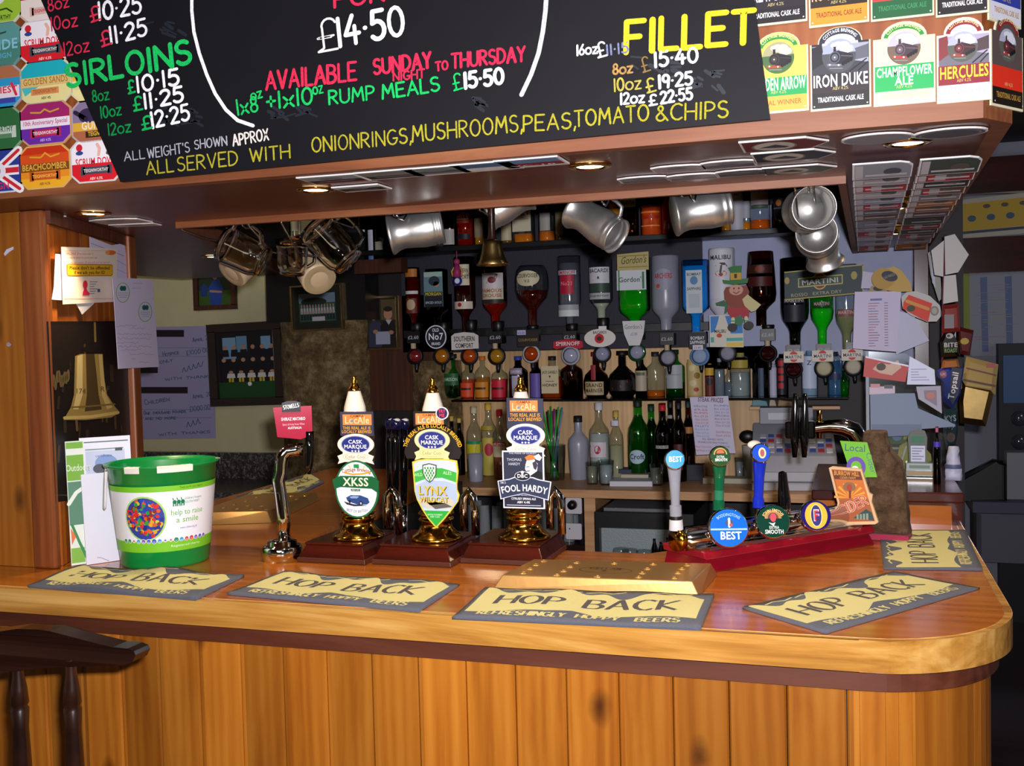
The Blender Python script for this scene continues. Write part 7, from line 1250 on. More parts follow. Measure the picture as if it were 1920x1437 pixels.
# ================================================================= pictures and notices
def pinned(name, label, cat, M, off, anchor, quad, th, base, art=None, grp=None):
    """sheet lying on the plane of M, lifted by off; outline given as seen"""
    M1 = M @ T(0, -off, 0); p = hit(anchor[0], anchor[1], M1); b = MB(); b.map = lambda x, y, l: tuple(hit(x, y, M1) - p + Vector((0, -l * EPS, 0)))
    b.plate(quad, th, base)
    if art: art(b)
    return tag(b.build(name, None, M1 @ T(p)), label, cat, grp)
WL, WP = T(0, 4.62, 0), T(0, 4.18, 0)
def frame(label, M, x0, y0, x1, y1, fw, fm, mat, art, th=.02, tilt=0.0):
    p = hit((x0 + x1) / 2, (y0 + y1) / 2, M); b = MB(); R = on(b, (x0 + x1) / 2, (y0 + y1) / 2, M @ T(0, -.002, 0)) @ RYm(tilt); r = thing('picture_frame', label, 'picture', R)
    cx, cy = b.ox, b.oy; f = MB(); f.ox, f.oy, f.sx, f.sz = cx, cy, b.sx, b.sz
    for a0, b0, a1, b1 in ((x0, y0, x1, y0 + fw), (x0, y1 - fw, x1, y1), (x0, y0 + fw, x0 + fw, y1 - fw), (x1 - fw, y0 + fw, x1, y1 - fw)): f.M = T(0, -th, 0); f.plate([(a0, b0), (a0, b1), (a1, b1), (a1, b0)], th - .0005, fm)
    f.build('frame', r, None, .002)
    b.M = T(0, -.006, 0); b.plate([(x0 + 1, y0 + 1), (x0 + 1, y1 - 1), (x1 - 1, y1 - 1), (x1 - 1, y0 + 1)], .005, mat); art(b); b.build('print', r); return r
def crowd(b, x0, x1, y, n, body, head, leg=None, h=16):
    for i in range(n):
        x = x0 + (x1 - x0) * (i + .5) / n; w = (x1 - x0) / n * .42; b.poly([(x - w, y), (x - w * .8, y - h * .6), (x + w * .8, y - h * .6), (x + w, y)], body, 3 + .1 * (i % 3)); b.ell(x, y - h * .78, w * .55, h * .2, head, 3.5, 8)
        if leg: b.rect(x - w * .6, y, x - w * .1, y + h * .55, leg, 3); b.rect(x + w * .1, y, x + w * .6, y + h * .55, leg, 3)
def ph_player(b):
    b.rect(374, 509, 436, 574, '#2a3a24', 1); b.rect(374, 545, 436, 574, '#3c5c20', 1.5); b.poly([(396, 574), (392, 540), (402, 524), (412, 524), (420, 542), (414, 574)], '#28489a', 2); b.ell(405, 519, 5, 6, '#9c7058', 3, 10); b.poly([(376, 540), (384, 530), (392, 540), (388, 556), (378, 556)], '#28407c', 2); b.stroke([(396, 546), (416, 548)], 4, '#b08870', 3)
frame('wooden framed photo of a player in blue, high on the cream wall', WL, 366, 502, 444, 581, 8, 'panelwood', '#241810', ph_player)
def ph_team(b):
    b.rect(410, 618, 522, 746, '#18161c', 1); b.rect(420, 632, 445, 672, '#7aa0c0', 1.5); b.rect(446, 630, 466, 660, '#6890b0', 1.5); b.rect(492, 632, 510, 656, '#7aa0c0', 1.5); b.rect(410, 716, 522, 746, '#1c4a24', 1.5)
    crowd(b, 416, 520, 668, 6, '#141420', '#b08468', None, 22); crowd(b, 412, 522, 690, 6, '#15151f', '#b88c70', None, 20); crowd(b, 424, 520, 708, 5, '#d4d0d0', '#b88c70', '#c8b030', 14); b.ell(468, 720, 4, 4, '#e8e4e0', 4, 10)
frame('dark framed team photo on the cream wall beside the rough stone pillar', WL, 395, 606, 532, 760, 14, 'darkwood', '#120c0c', ph_team, .025, -1.2)
def ph_sq(b):
    b.rect(562, 550, 630, 603, '#28503c', 1); b.rect(562, 550, 630, 568, '#6a8090', 1.4); b.ell(590, 566, 24, 8, '#1c2c24', 1.8); crowd(b, 564, 629, 588, 12, '#a8a4a8', '#a88070', None, 18); crowd(b, 564, 629, 600, 12, '#20242c', '#a08070', None, 18); b.rect(586, 594, 610, 602, '#b0b0b0', 5)
frame('black and gold framed group photo hanging below the beer mugs', WP, 548, 534, 645, 620, 3, 'oldbrass', '#1c2018', ph_sq, .018, -1)
def ph_two(b):
    b.rect(690, 562, 743, 651, '#2c2a1c', 1); b.rect(716, 562, 743, 600, '#5a4a30', 1.3); b.poly([(692, 651), (693, 608), (702, 600), (716, 606), (720, 651)], '#34384c', 2); b.ell(702, 591, 7, 10, '#a87860', 3, 12); b.ell(702, 583, 8, 6, '#3a241c', 3.4, 12); b.poly([(716, 651), (714, 612), (724, 600), (738, 602), (743, 612), (743, 651)], '#1e1418', 2.4); b.ell(729, 589, 8, 11, '#b88468', 3, 12); b.ell(729, 580, 8.5, 5, '#241814', 3.6, 12); b.poly([(724, 600), (730, 610), (736, 600)], '#b0b0b8', 3); b.rect(705, 622, 732, 646, '#98a0b4', 4); b.ell(705, 622, 5, 4, '#a87860', 4.5, 8); b.ell(734, 624, 5, 4, '#a87860', 4.5, 8)
frame('narrow gold framed photo of two smiling people holding a white paper', T(0, YB - .022, 0), 685, 556, 748, 656, 3, 'oldbrass', '#241810', ph_two, .016)
def a_cheque(b):
    for (x0, y0, x1, y1) in ((262, 619, 345, 632), (262, 689, 296, 700), (262, 726, 352, 738)): b.rect(x0, y0, x1, y1, '#1c1420', 1)
    for y in (652, 668, 768, 783): b.rect(266, y, 396, y + 1, '#7878a0', 1)
    def hw(t, x0, y0, x1, y1, h): b.hand(t, x0, y0, x1, y1, h, '#385878', 1.3, 2, .05)
    hw('April 2011', 362, 642, 398, 636, 8); hw('Hospice', 306, 668, 336, 664, 8); hw('£1000.00', 350, 666, 392, 660, 8); hw('only', 300, 682, 324, 678, 8); b.stroke([(342 + k * 3, 697 - k + (-7 if k % 3 == 1 else 2)) for k in range(14)], 1.2, '#385878', 2, False); hw('with thanks', 310, 714, 400, 708, 8); hw('Children', 272, 760, 318, 752, 10); hw('April 2011', 362, 748, 400, 742, 8)
    hw('One thousand pounds', 270, 778, 348, 774, 7); hw('£1000.00', 356, 772, 394, 768, 9); hw('and no more', 272, 788, 330, 786, 7); b.stroke([(350 + k * 3, 800 - k + (-8 if k % 3 == 1 else 2)) for k in range(10)], 1.2, '#385878', 2, False); hw('with thanks', 298, 818, 394, 812, 8)
pinned('cheque_poster', 'large lilac charity cheque poster pinned on the cream wall', 'poster', WL, .004, (330, 716), [(262, 614), (400, 611), (404, 822), (266, 824)], .002, '#9c96bc', a_cheque)
# on the boarded column
def a_bell(b):
    b.poly([(92, 610), (246, 604), (245, 700), (98, 700)], '#1c120e', 1)
    for k in range(26):
        x, y = random.uniform(100, 238), random.uniform(640, 860); b.stroke([(x, y), (x + random.uniform(-2, 2), y + random.uniform(10, 34))], random.uniform(2, 6), random.choice(['#3c2c18', '#4c3820', '#2c2014', '#6a5434', '#35261a']), 2)
    for k in range(9): b.ell(100 + k * 3.4, 714 + random.uniform(-10, 10), 3, 12, '#6a5838', 2.4, 10)
    b.stroke([(177, 606), (178, 640)], 4, '#8c7440', 3); b.ell(170, 655, 16, 6, '#18120c', 4)
    L_side = [(140, 668), (150, 664), (192, 664), (193, 700), (200, 740), (214, 762), (224, 774), (208, 783), (160, 788), (118, 788), (132, 764), (138, 740)]
    b.poly(L_side, '#a08648', 3); b.poly([(160, 664), (176, 664), (180, 700), (184, 740), (190, 768), (158, 772), (162, 740)], '#4c3a1c', 3.5); b.poly([(144, 668), (154, 665), (154, 740), (146, 768), (136, 768), (142, 740)], '#d8c080', 3.6); b.poly([(184, 665), (191, 665), (197, 738), (210, 764), (200, 768), (190, 742)], '#cdb06c', 3.6)
    b.stroke([(134, 764), (170, 762), (214, 758)], 3, '#7c6630', 4); b.stroke([(120, 784), (170, 782), (220, 774)], 6, '#d0b468', 4); b.text('1743', 153, 738, 9, '#5c4820', 5); b.text('R F', 196, 734, 9, '#5c4820', 5)
    b.text('the morning after', 120, 930, 3, '#8c8070', 3)
pinned('bell_poster', 'dark poster of a big golden bell, on the side of the boarded column', 'poster', SM, .003, (170, 770), [(88, 603), (249, 602), (247, 925), (105, 942)], .001, '#140e0c', a_bell)
pinned('paper_sheet', 'white lined sheet sticking out right behind the cream age notice', 'paper', SM, .010, (205, 500), [(168, 444), (210, 460), (233, 456), (246, 545), (205, 545), (170, 500)], .0006, '#d8d0ec', lambda b: (b.stroke([(170, 456), (232, 480)], 1, '#8080a8', 1), b.stroke([(200, 478), (240, 500)], 1, '#a0a0c0', 1), b.stroke([(205, 500), (242, 515)], .8, '#a0a0c0', 1)))
pinned('paper_sheet', 'crumpled white sheet sticking out left behind the cream age notice', 'paper', SM, .010, (108, 520), [(104, 476), (122, 478), (124, 564), (97, 562), (101, 540)], .0006, '#d4ccdc')
pinned('paper_sheet', 'corner of a pale sheet poking out below the cream age notice', 'paper', SM, .010, (158, 575), [(140, 562), (178, 560), (176, 570), (154, 590), (144, 572)], .0006, '#e0dae0')
def a_id(b):
    b.text('CHALLENGE 21', 134, 478, 5, '#d86850', 2, 'c', 26); b.text('If you look under 21', 160, 478, 4, '#d86850', 2, 'c', 30); b.text('you may be asked to prove your age', 152, 485, 4, '#d86850', 2, 'c', 60); b.text('If you are under 18 you will not be served', 166, 494, 3.6, '#d87060', 2, 'c', 78); b.ell(207, 474, 10, 4.5, '#e07030', 2); b.ell(201, 474, 4, 4, '#f0a060', 3)
    b.poly([(124, 497), (127, 495), (209, 496), (211, 499), (211, 515), (208, 518), (128, 518), (125, 515)], '#a86820', 2); b.poly([(126, 498), (128, 496.5), (208, 497.5), (210, 500), (210, 514), (207, 516.5), (129, 516.5), (126, 514)], '#e8b020', 3); b.text("Please don't be offended", 167, 505.5, 6, '#4c3818', 4, 'c', 76, 0, .02); b.text('if we ask you for ID', 167, 514, 6, '#4c3818', 4, 'c', 58, 0, .02)
    b.ell(159, 534, 4.4, 8, '#d82848', 3); b.poly([(154, 554), (155, 547), (158, 540), (161, 540), (164, 547), (167, 549), (167, 554)], '#d82848', 3)
    for k in range(6): b.rect(167, 528 + k * 4.4, 182 - (k % 3) * 3, 529.4 + k * 4.4, '#8c8494', 3)
    b.rect(182, 542, 187, 548, '#50508c', 3); b.rect(120, 560, 212, 560.8, '#d88070', 2); b.rect(120, 470, 200, 470.6, '#e0a090', 2)
pinned('age_notice', 'cream notice with a yellow banner about being asked for ID, on the boarded column', 'notice', SM, .013, (165, 516), [(115, 463), (220, 466), (218, 566), (118, 571)], .0008, '#ecdccc', a_id)
def a_letter(b):
    for cx, cy in ((230, 549), (272, 585)): b.ring(cx, cy, 13, 19, 1.4, '#8cb858', 1, 24); b.ell(cx - 2, cy - 8, 4, 5, '#1c6a58', 2, 10); b.ell(cx + 3, cy - 8, 3.4, 5, '#1c6a58', 2, 10); b.rect(cx - 9, cy, cx + 9, cy + 1, '#8cae9c', 2); b.rect(cx - 9, cy + 4, cx + 9, cy + 5, '#8cae9c', 2); b.rect(cx - 7, cy + 8, cx + 7, cy + 9, '#8cae9c', 2)
    for i, (x0, x1, y) in enumerate(((216, 258, 611), (244, 276, 616), (220, 288, 627), (220, 284, 635), (218, 262, 643), (222, 288, 650), (226, 266, 656), (242, 292, 664), (246, 258, 673), (260, 282, 679))): b.stroke([(x0 + k * 2.2, y + random.uniform(-1.8, 1.8)) for k in range(int((x1 - x0) / 2.2)) ], .5, '#8878a8', 1, False)
    b.rect(248, 531, 266, 532, '#b8b0cc', 1); b.rect(248, 540, 264, 541, '#b8b0cc', 1)
pinned('thank_you_letter', 'long white handwritten letter with two green oval stamps, hanging off the column edge', 'letter', SM, .034, (250, 605), [(211, 522), (246, 522), (286, 525), (298, 688), (222, 692)], .0008, '#dcd4f0', a_letter)
r = T(0, 1.944, 0)
pinned('putty_blob', 'smear of white putty high on the front boards of the column', 'putty', r, .002, (16, 469), [(7, 476), (12, 468), (24, 463), (24, 468), (15, 474), (9, 480)], .002, '#c8c8dc'); pinned('putty_blob', 'small blob of white putty lower on the front boards of the column', 'putty', r, .002, (16, 646), [(12, 644), (16, 642), (21, 646), (18, 650), (13, 650)], .002, '#a090a0')
# ================================================================= right end clutter
WQ = T(0, 4.16, 0)
def rows(b, x0, y0, x1, n, dy, cols, w=(.3, .9)):
    for i in range(n): b.rect(x0, y0 + i * dy, x0 + (x1 - x0) * random.uniform(*w), y0 + i * dy + dy * .28, random.choice(cols), 1)
def a_list(b):
    b.rect(1632, 560, 1654, 564, '#7080b8', 2)
    for i in range(17): b.rect(1628, 568 + i * 5, 1638 + random.uniform(0, 12), 569.6 + i * 5, random.choice(['#b88098', '#8088b8', '#a87888']), 2); b.rect(1658, 568 + i * 5, 1665, 569.6 + i * 5, '#a08098', 2)
hang('price_list', 'lilac-white printed drinks price list hung left of the slim wooden post', 'price list', 1644, 600, 4.05, [(1603, 546), (1690, 548), (1681, 661), (1598, 653)], .001, '#dcd2f0', a_list)
hang('paper_sheet', 'white folded paper behind the price list, below the red clip', 'paper', 1710, 615, 4.09, [(1676, 580), (1712, 590), (1742, 640), (1680, 664), (1676, 640)], .001, '#d2d2ea'); hang('paper_sheet', 'white scrap of paper between the mirrored sign and the yellow oval clip', 'paper', 1640, 520, 4.13, [(1618, 508), (1650, 514), (1646, 542), (1614, 540)], .001, '#cdc8de')
def a_ov(b): b.poly([(1650 + 22 * math.cos(k * PI / 12) * 1.0 + 6, 522 + 20 * math.sin(k * PI / 12)) for k in range(24)], '#c09838', 1); b.poly([(1668 + 15 * math.cos(k * PI / 12 - .3), 518 + 10 * math.sin(k * PI / 12)) for k in range(24)], '#22243a', 3); b.text('CASK MARQUE', 1668, 520, 5, '#a8a488', 4, 'c', 24, .35)
hang('oval_clip', 'yellow clip with a dark blue oval, pinned left of the slim post', 'pump clip', 1672, 525, 4.04, [(1648, 520), (1656, 504), (1676, 500), (1690, 508), (1706, 530), (1710, 548), (1684, 548), (1660, 544)], .003, '#d0aa50', a_ov)
hang('oval_clip', 'pale round clip half tucked behind the price list', 'pump clip', 1645, 540, 4.07, [(1628, 546), (1634, 536), (1650, 532), (1662, 540), (1664, 556), (1632, 556)], .003, '#a89c70', lambda b: b.ell(1647, 541, 10, 5, '#20222c', 1))
def a_rc(b): b.poly([(1694, 566), (1704, 552), (1748, 570), (1740, 604), (1730, 600), (1692, 578)], '#e83c24', 1); b.stroke([(1700, 564), (1740, 580)], 6, '#e8a040', 3); b.ell(1708, 578, 8, 6, '#2c4a1c', 3); b.ell(1752, 584, 8, 9, '#8c8880', 3); b.ell(1752, 584, 5, 6, '#b8b4ac', 4)
hang('oval_clip', 'red and white oval clip with a leaf, pinned across the slim post', 'pump clip', 1725, 578, 4.0, [(1690, 556), (1700, 547), (1718, 546), (1744, 556), (1762, 574), (1766, 592), (1756, 604), (1738, 604), (1706, 590), (1692, 576)], .003, '#d4d0cc', a_rc)
hang('bottle_opener', 'long grey bottle opener hanging on the slim post', 'bottle opener', 1752, 520, 4.0, [(1740, 474), (1748, 470), (1758, 476), (1762, 500), (1766, 560), (1760, 566), (1752, 540), (1745, 515)], .006, '#a0a098', lambda b: b.poly([(1745, 480), (1750, 479), (1754, 540), (1748, 530)], '#c0c8dc', 1))
# clear screen with photos taped on it, over the right wing
YS = 3.30
r = thing('serving_screen', 'clear plastic screen standing on the far end of the right bar wing', 'screen', PY(1700, 850, YS)); o = r.location; 
def sc_(name, quad, th, m, dy=0.0, art=None):
    b = MB(); b.at(1700, 850, YS); b.M = T(0, -dy, 0); b.plate(quad, th, m)
    if art: art(b)
    return b.build(name, r)
sc_('clear_pane', [(1624, 658), (1700, 664), (1760, 700), (1790, 735), (1790, 905), (1622, 905)], .003, 'glass'); sc_('grey_panel', [(1632, 738), (1716, 738), (1722, 766), (1790, 796), (1790, 800), (1632, 812)], .003, '#76869e', .0035); sc_('edge_strip', [(1624, 658), (1630, 658), (1630, 905), (1624, 905)], .006, '#9098a4', .004); sc_('bottom_rail', [(1634, 796), (1728, 796), (1728, 816), (1634, 820)], .012, 'g#78849c', .006)
hang('dog_photo', 'photo of a pale puppy on red cloth taped to the clear screen', 'photo', 1660, 690, YS - .006, [(1622, 668), (1704, 686), (1697, 717), (1618, 706)], .001, '#b8403a', lambda b: (b.poly([(1636, 692), (1648, 680), (1668, 684), (1684, 676), (1690, 690), (1672, 704), (1650, 700)], '#c8a890', 1), b.ell(1652, 688, 9, 7, '#3c2c28', 2), b.stroke([(1624, 669), (1702, 687)], 3, '#e0e4f4', 3)))  # pale stroke along the top edge paints a sheen
hang('paper_sheet', 'white handwritten sheet taped on the clear screen right of the puppy photo', 'paper', 1728, 695, YS - .006, [(1706, 668), (1752, 694), (1754, 722), (1700, 721)], .001, '#d8dcf4', lambda b: rows(b, 1708, 692, 1748, 5, 5, ['#8890b0']))
hang('framed_card', 'small white card with a pink square, taped low on the clear screen', 'card', 1748, 750, YS - .006, [(1718, 725), (1764, 724), (1766, 776), (1722, 748)], .001, '#a8a4b4', lambda b: (b.poly([(1732, 732), (1756, 732), (1757, 762), (1734, 748)], '#8c7888', 1), b.ell(1745, 742, 8, 6, '#b8786c', 2)))
hang('price_tag', 'small pink and white label stuck on the grey panel of the clear screen', 'label', 1654, 730, YS - .008, [(1630, 726), (1678, 724), (1678, 738), (1630, 740)], .001, '#c8b4c4', lambda b: (b.rect(1632, 720, 1650, 727, '#c88890', 1), b.rect(1658, 722, 1674, 729, '#50545c', 1)))
# things standing on the flap
ZF = ZT + .085
p = PZ(1722, 893, ZF); s = mpp(p); r = thing('menu_stand', 'clear upright menu holder with a white list on the raised flap', 'menu stand', faceM(p)); b = MB(); b.box(-22 * s, 28 * s, -.02, .03, 0.0005, 26 * s, 'g#7c8c88'); b.build('base_block', r, None, .002); b = MB(s); b.ox, b.oy = 1722, 893; b.M = T(0, -.021, 0); b.rect(1702, 868, 1748, 880, '#a8b0b4', 1); b.rect(1706, 871, 1742, 877, '#6a8478', 2); b.rect(1702, 882, 1748, 890, '#a08c64', 1); b.build('base_label', r)
b = MB(s); b.ox, b.oy = 1722, 893; b.plate([(1706, 867), (1704, 820), (1710, 808), (1722, 804), (1734, 808), (1738, 820), (1736, 867)], .004, '#58605c'); b.rect(1709, 836, 1734, 866, '#c4c8e0', 1); b.rect(1710, 818, 1733, 830, '#2c6a50', 1)
for k in range(5): b.rect(1711, 840 + k * 5, 1732 - k % 3 * 4, 842 + k * 5, '#7c80a0', 2)
b.build('menu_card', r)
def standing(name, label, cat, px, py, quad, m, art=None, dy=0.0, th=.002):
    p = PZ(px, py, ZF) ; M = faceM(p + Vector((0, dy, .0006)), 0, -6); b = MB(); s = mpp(p); b.ox, b.oy, b.sx, b.sz = px, py, s, s; b.plate(quad, th, m)
    if art: art(b)
    return tag(b.build(name, None, M), label, cat)
standing('beer_mat_card', 'yellow round-topped card behind the clear menu holder', 'card', 1716, 886, [(1682, 886), (1690, 840), (1704, 832), (1730, 836), (1746, 856), (1750, 886)], '#b8a03c', lambda b: (b.stroke([(1690, 884), (1702, 842)], 3, '#c8ccd0', 1), b.poly([(1730, 870), (1748, 868), (1749, 884), (1732, 884)], '#403020', 1)), .05)
standing('leaflet', 'green and yellow leaflets standing at the back of the raised flap', 'leaflet', 1690, 880, [(1666, 880), (1666, 806), (1706, 804), (1706, 880)], '#5c6c3c', lambda b: (b.ell(1684, 820, 9, 10, '#8090b8', 1), b.poly([(1694, 812), (1704, 808), (1704, 826), (1696, 828)], '#b8a838', 1), b.rect(1668, 836, 1704, 878, '#1c241c', 1), b.rect(1672, 842, 1688, 846, '#a8a490', 2), b.rect(1672, 856, 1690, 860, '#a8a490', 2)), .04)
p = PZ(1788, 900, ZF); s = mpp(p); r = thing('tissue_bundle', 'crumpled white tissue bundle at the right end of the raised flap', 'tissue', p); b = MB(); rnd = random.Random(3); vs = []
for j in range(8):
    for i in range(12): a = 2 * PI * i / 12; q_ = (16 - j * 1.2 + rnd.uniform(-3, 3)) * s; vs.append((q_ * math.cos(a), q_ * .8 * math.sin(a), j * 9 * s))
b.add(vs, [(j * 12 + i, j * 12 + (i + 1) % 12, (j + 1) * 12 + (i + 1) % 12, (j + 1) * 12 + i) for j in range(7) for i in range(12)] + [tuple(range(84, 96)), tuple(range(12))[::-1]], '#b4b4cc', True); b.build('paper', r); b = MB(); b.lathe([(15 * s, 22 * s), (15.6 * s, 26 * s), (15 * s, 30 * s)], '#505878', 14, None); b.build('band', r)
bottle(1757, 800, 893, 14, 3.02, 'small dark bottle with a violet collar beside the hanging snack packets', 'wine', 'darkglass', 'l#181020', .7, '#a05878', [(828, 838, 1, '#4430a0')], ZF, False)
# snack packets hung in a column on the outside of the post
YC2 = 3.75
b = MB(); p = PY(1768, 560, YC2); b.tube([PY(1772, 440, YC2) - p, Vector(), PY(1766, 770, YC2) - p], .004, '#6a3048', 6); tag(b.build('hanging_strip', None, p), 'thin maroon strip carrying the hanging snack packets', 'strip')
def packet(label, quad, m, art=None, Y=YC2 - .012, puff=.012, name='snack_packet', cat='snack packet', grp='snack packets on the hanging strip'):
    cx = sum(q_[0] for q_ in quad) / len(quad); cy = sum(q_[1] for q_ in quad) / len(quad); b = MB(); p = b.at(cx, cy, Y); n = len(quad)
    vs = [b.map(x, y, 0) for x, y in quad]; mid = [tuple(Vector(b.map(cx + (x - cx) * .7, cy + (y - cy) * .7, 0)) + Vector((0, -puff, 0))) for x, y in quad]; bk = [(v[0], v[1] + 2 * puff, v[2]) for v in mid]
    b.add(vs + mid + bk, [(i, (i + 1) % n, (i + 1) % n + n, i + n) for i in range(n)] + [tuple(range(n, 2 * n))] + [((i + 1) % n, i, i + 2 * n, (i + 1) % n + 2 * n) for i in range(n)] + [tuple(range(2 * n, 3 * n))[::-1]], m, False)
    if art: b.M = T(0, -puff - .0005, 0); art(b)
    return tag(b.build(name, None, p), label, cat, grp)
packet('red and grey snack packet, top of the hanging strip', [(1767, 572), (1798, 570), (1800, 622), (1766, 624)], 'g#8c2c24', lambda b: (b.rect(1770, 590, 1788, 616, '#80787c', 1)))
packet('black snack packet with green letters on the hanging strip', [(1762, 640), (1770, 624), (1792, 622), (1800, 640), (1800, 668), (1764, 670)], 'g#14120f', lambda b: (b.ell(1780, 630, 7, 5, '#a8a4a0', 1), b.ell(1778, 630, 3, 2.4, '#14120f', 2), b.text('BITE', 1782, 651, 8, '#b8b4ac', 2, 'c', 26, 0, .02), b.text('ROAST', 1782, 661, 7, '#5c8c28', 2, 'c', 24, 0, .02)))
packet('small orange snack packet between the black one and the blue one', [(1768, 676), (1796, 674), (1800, 690), (1764, 692)], 'g#9c6028')
packet('long blue snack packet with upright white lettering', [(1756, 694), (1780, 684), (1808, 690), (1800, 740), (1786, 768), (1766, 752), (1766, 716), (1756, 706)], 'g#1c2c84', lambda b: (b.poly([(1784, 688), (1804, 692), (1796, 740), (1784, 760), (1780, 740)], '#10122c', 1), b.text('Topsail', 1792, 724, 11, '#c8c8d8', 3, 'c', 52, 1.38, .02), b.ell(1768, 702, 7, 7, '#7c3c50', 1), b.text('UK', 1768, 704, 5, '#a8b0d8', 2)))
packet('dark teal snack packet, lowest on the hanging strip', [(1770, 768), (1796, 766), (1796, 810), (1790, 842), (1774, 844), (1768, 806)], 'g#183440', lambda b: (b.text('KYS', 1782, 790, 11, '#90a4b0', 2, 'c', 22, .1, .02), b.text('13p', 1780, 803, 9, '#90a4b0', 2, 'c', 18, .1, .02), b.ell(1782, 820, 8, 9, '#5c3c40', 1)))
packet('tan snack packet printed in brown, hanging tilted to the right of the strip', [(1812, 668), (1872, 684), (1866, 740), (1800, 730)], 'g#a8905a', lambda b: (b.stroke([(1812, 690), (1866, 704)], 3, '#5c3020', 1), b.stroke([(1806, 712), (1864, 724)], 4, '#4c2c1c', 1), b.rect(1848, 682, 1866, 690, '#a04848', 1)), YC2 + .006)
packet('shiny gold snack packet hanging below the tan one', [(1804, 712), (1866, 726), (1848, 800), (1800, 794), (1798, 750)], 'oldbrass', None, YC2 + .006)
packet('dark red and yellow snack packet behind the strip', [(1796, 612), (1826, 620), (1818, 668), (1800, 664)], 'g#5c1c18', lambda b: b.ell(1808, 640, 8, 6, '#a88c28', 1), YC2 + .004)
for q_, lab in (([(1746, 470), (1770, 452), (1768, 520), (1752, 516)], 'curled white paper between the slim post and the hanging strip'), ([(1771, 444), (1790, 440), (1816, 480), (1796, 512), (1772, 516)], 'white pointed paper taped under the canopy edge at the right'), ([(1770, 518), (1792, 516), (1796, 566), (1768, 570)], 'pale grey paper hanging below the white pointed one')): hang('paper_sheet', lab, 'paper', q_[0][0], q_[0][1], YC2 - .02, q_, .001, '#c8c4c0')
# ================================================================= room beyond, far right
YR = 6.28
hang('wall_banner', 'yellow sporting banner with a white border high on the far right wall', 'banner', 1860, 404, YR, [(1792, 372), (2010, 360), (2010, 438), (1786, 446)], .01, '#b8b09c', lambda b: (b.poly([(1800, 380), (2010, 369), (2010, 422), (1794, 432)], '#c09c24', 1), b.poly([(1796, 432), (2010, 424), (2010, 429), (1796, 437)], '#38384c', 2), [b.ell(1822 + i * 36, 408 - i, 8, 6, '#3c5468', 3) for i in range(5)], [b.ell(1850 + i * 34, 386 - i, 7, 4, '#5c4830', 3) for i in range(4)]))
b = MB(); a, e = PY(1700, 470, YR - .01), PY(2100, 500, YR - .01); z0, z1 = PY(1850, 512, YR).z, PY(1850, 446, YR).z; b.box(a.x, e.x, YR - .05, YR + .01, z0, z1, 'redwood'); struct('beam_right', b); b = MB(); b.box(a.x, e.x, YR - .1, YR + .01, PY(1850, 366, YR).z, PY(1850, 300, YR).z, 'redwood'); struct('beam_right_upper', b)
def a_plan(b):
    b.poly([(1806, 512), (1818, 511), (1818, 640), (1806, 620)], '#8c9420', 1)
    for x in (1838, 1884): b.poly([(x, 520), (x + 13, 519), (x + 15, 660), (x + 3, 660)], '#5c6c94', 1)
    for k in range(26): b.rect(1822 + random.uniform(0, 80), 530 + k * 4.6, 1830 + random.uniform(0, 90), 531 + k * 4.6, random.choice(['#8c8c98', '#a86868', '#9c9c6c']), 2)
hang('wall_planner', 'white year planner with blue columns on the far right wall', 'wall planner', 1860, 580, YR, [(1806, 511), (2000, 504), (2000, 666), (1822, 668), (1806, 640)], .004, '#9696a2', a_plan)
p = PY(1905, 720, 6.0); s = mpp(p); r = thing('display_cabinet', 'dark upright cabinet with a blue poster at the far right edge of the picture', 'cabinet', (p.x, 6.17, 0)); b = MB(); zc = lambda y: PY(1905, y, 6.0).z
b.box(-22 * s, 120 * s, 0, .1, .0, zc(645), '#17151c'); b.build('body', r); b = MB(); b.box(-14 * s, 110 * s, -.004, 0, zc(760), zc(668), '#41628c'); b.build('blue_poster', r)
for cy in (790, 835): b = MB(s); b.lathe([(.0001, -.012), (14 * s, -.01), (15 * s, 0)], 'g#3c3c44', 20, T(14 * s, 0, zc(cy)) @ RX(-90)); b.build('round_badge', r)
p = PY(1905, 935, 5.9); s = mpp(p); r = thing('grey_desk', 'grey desk in the room beyond the right end of the bar', 'desk', (p.x, 5.85, 0)); zd = p.z; b = MB(); b.box(-80 * s, 150 * s, -.1, .3, zd - 20 * s, zd, '#4c4c60'); b.build('top', r); b = MB(); b.box(-72 * s, -64 * s, -.05, .25, 0, zd - 20 * s, '#3c3c48'); b.box(140 * s, 148 * s, -.05, .25, 0, zd - 20 * s, '#3c3c48'); b.build('leg', r); b = MB(); b.box(-60 * s, 138 * s, .2, .22, .35, zd - 20 * s, '#6a6a78'); b.build('modesty_panel', r)
b = MB(); q_ = PY(1908, 934, 5.85); q_.z = zd; b.box(-18 * s, 60 * s, 0, .12, 0.001, 88 * s, '#8a8a90'); tag(b.build('cereal_box', None, q_, .002), 'white box standing on the grey desk at the picture edge', 'box')
b = MB(); q_ = PY(1845, 934, 5.86); q_.z = zd; vs = [(-50 * s, 0, 0.001), (34 * s, 0, 0.001), (34 * s, 0, 66 * s), (20 * s, 0, 68 * s), (-46 * s, 0, 34 * s)]; b.prism([(v[0], v[2]) for v in vs], -.04, .1, 'black', lambda x, y, d: (x, d, y)); tag(b.build('dark_bag', None, q_, .01), 'slumped black bag lying on the grey desk', 'bag')
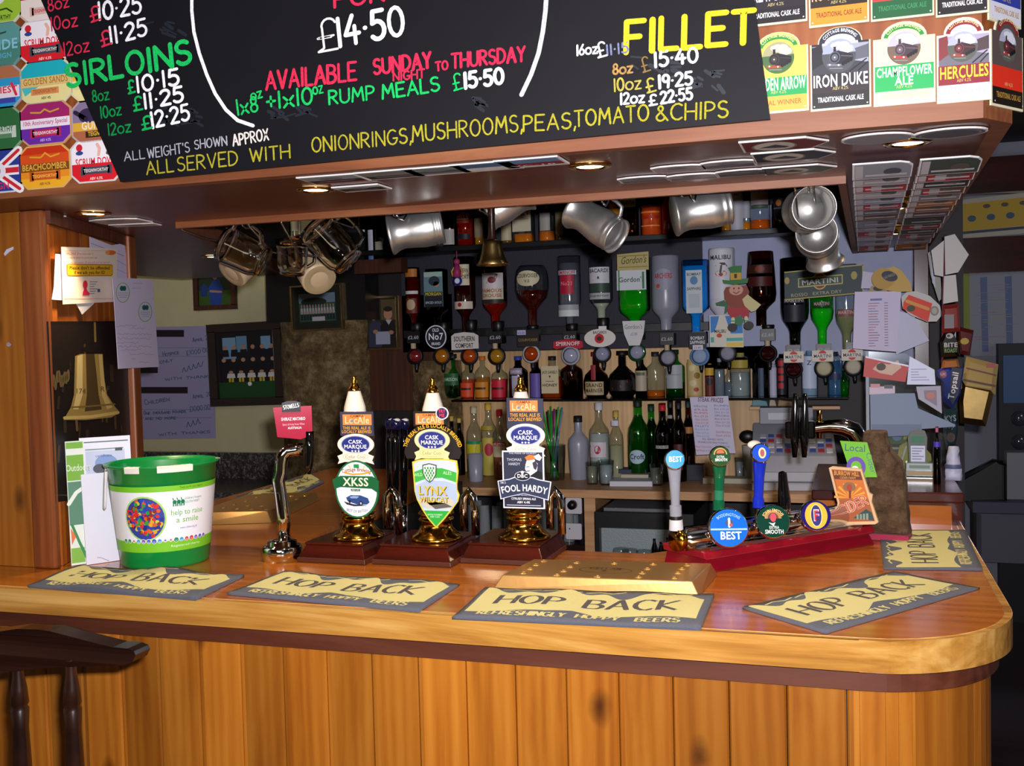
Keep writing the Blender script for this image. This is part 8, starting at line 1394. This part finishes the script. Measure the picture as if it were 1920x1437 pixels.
# ================================================================= bar stool in the left foreground
YQ2 = 1.40
def st_(x, y, dy=0.0): return PY(x, y, YQ2 + dy)
p0 = st_(-75, 1240); r = thing('bar_stool', 'dark wooden spindle-backed bar stool cut off at the lower left corner', 'bar stool', (p0.x, YQ2 + .15, 0)); o = r.location.copy()
top = [(257, 1228), (254, 1220), (243, 1215), (218, 1211), (193, 1203), (165, 1194), (138, 1185), (112, 1177), (91, 1174), (55, 1172), (0, 1179), (-75, 1186)]; bot = [(-75, 1270), (0, 1261), (44, 1250), (90, 1246), (133, 1244), (190, 1245), (238, 1246), (252, 1240)]
pts = [(st_(x, y).x - p0.x, st_(x, y).z) for x, y in top + bot]; mir = [(-x, z) for x, z in pts]
nT = len(top); outline = pts[:nT] + mir[:nT][::-1][1:] + mir[nT:][::-1] + pts[nT + 1:]
outline = pts[:nT - 1] + [(-x, z) for x, z in pts[:nT - 1]][::-1] + [(-x, z) for x, z in pts[nT:]][::-1] + pts[nT:]
cl = []
for q_ in outline:
    if not cl or (abs(q_[0] - cl[-1][0]) + abs(q_[1] - cl[-1][1])) > 1e-4: cl.append(q_)
b = MB(); b.prism(cl, -.018, .018, 'darkwood', lambda x, z, d: (x, YQ2 - o.y + d + .22 * (x * x - .068), z)); b.build('crest_rail', r, None, .007)
zs = .74
for x in (135, 43, -48, -140, -190 - 95):
    t_ = st_(x, 1247).x - p0.x; z1 = st_(x, 1247).z + .01; L_ = z1 - zs; b = MB(); y0 = YQ2 - o.y + .22 * (t_ * t_ - .068)
    b.lathe([(.008, L_), (.009, L_ * .93), (.013, L_ * .86), (.015, L_ * .79), (.012, L_ * .775), (.015, L_ * .76), (.013, L_ * .66), (.015, L_ * .5), (.016, L_ * .40), (.011, L_ * .385), (.015, L_ * .37), (.011, L_ * .34), (.014, L_ * .2), (.010, 0)], 'darkwood', 14, T(t_, y0, zs)); b.build('spindle', r)
b = MB(); b.lathe([(.0001, 0), (.15, 0), (.168, .012), (.168, .03), (.15, .04), (.0001, .032)], 'darkwood', 32, T(0, .02, zs - .035)); b.build('seat', r)
for sx in (-1, 1):
    for sy in (-1, 1): b = MB(); b.tube([(sx * .19, .02 + sy * .15, 0), (sx * .16, .02 + sy * .13, .35), (sx * .12, .02 + sy * .11, zs - .03)], [.014, .02, .016], 'darkwood', 12); b.build('leg', r)
b = MB(); b.tube([(.175 * math.cos(a * PI / 10), .02 + .145 * math.sin(a * PI / 10), .25) for a in range(21)], .009, 'darkwood', 8, False); b.build('foot_ring', r)
bpy.data.objects.remove(_fo); bpy.data.curves.remove(_fc)
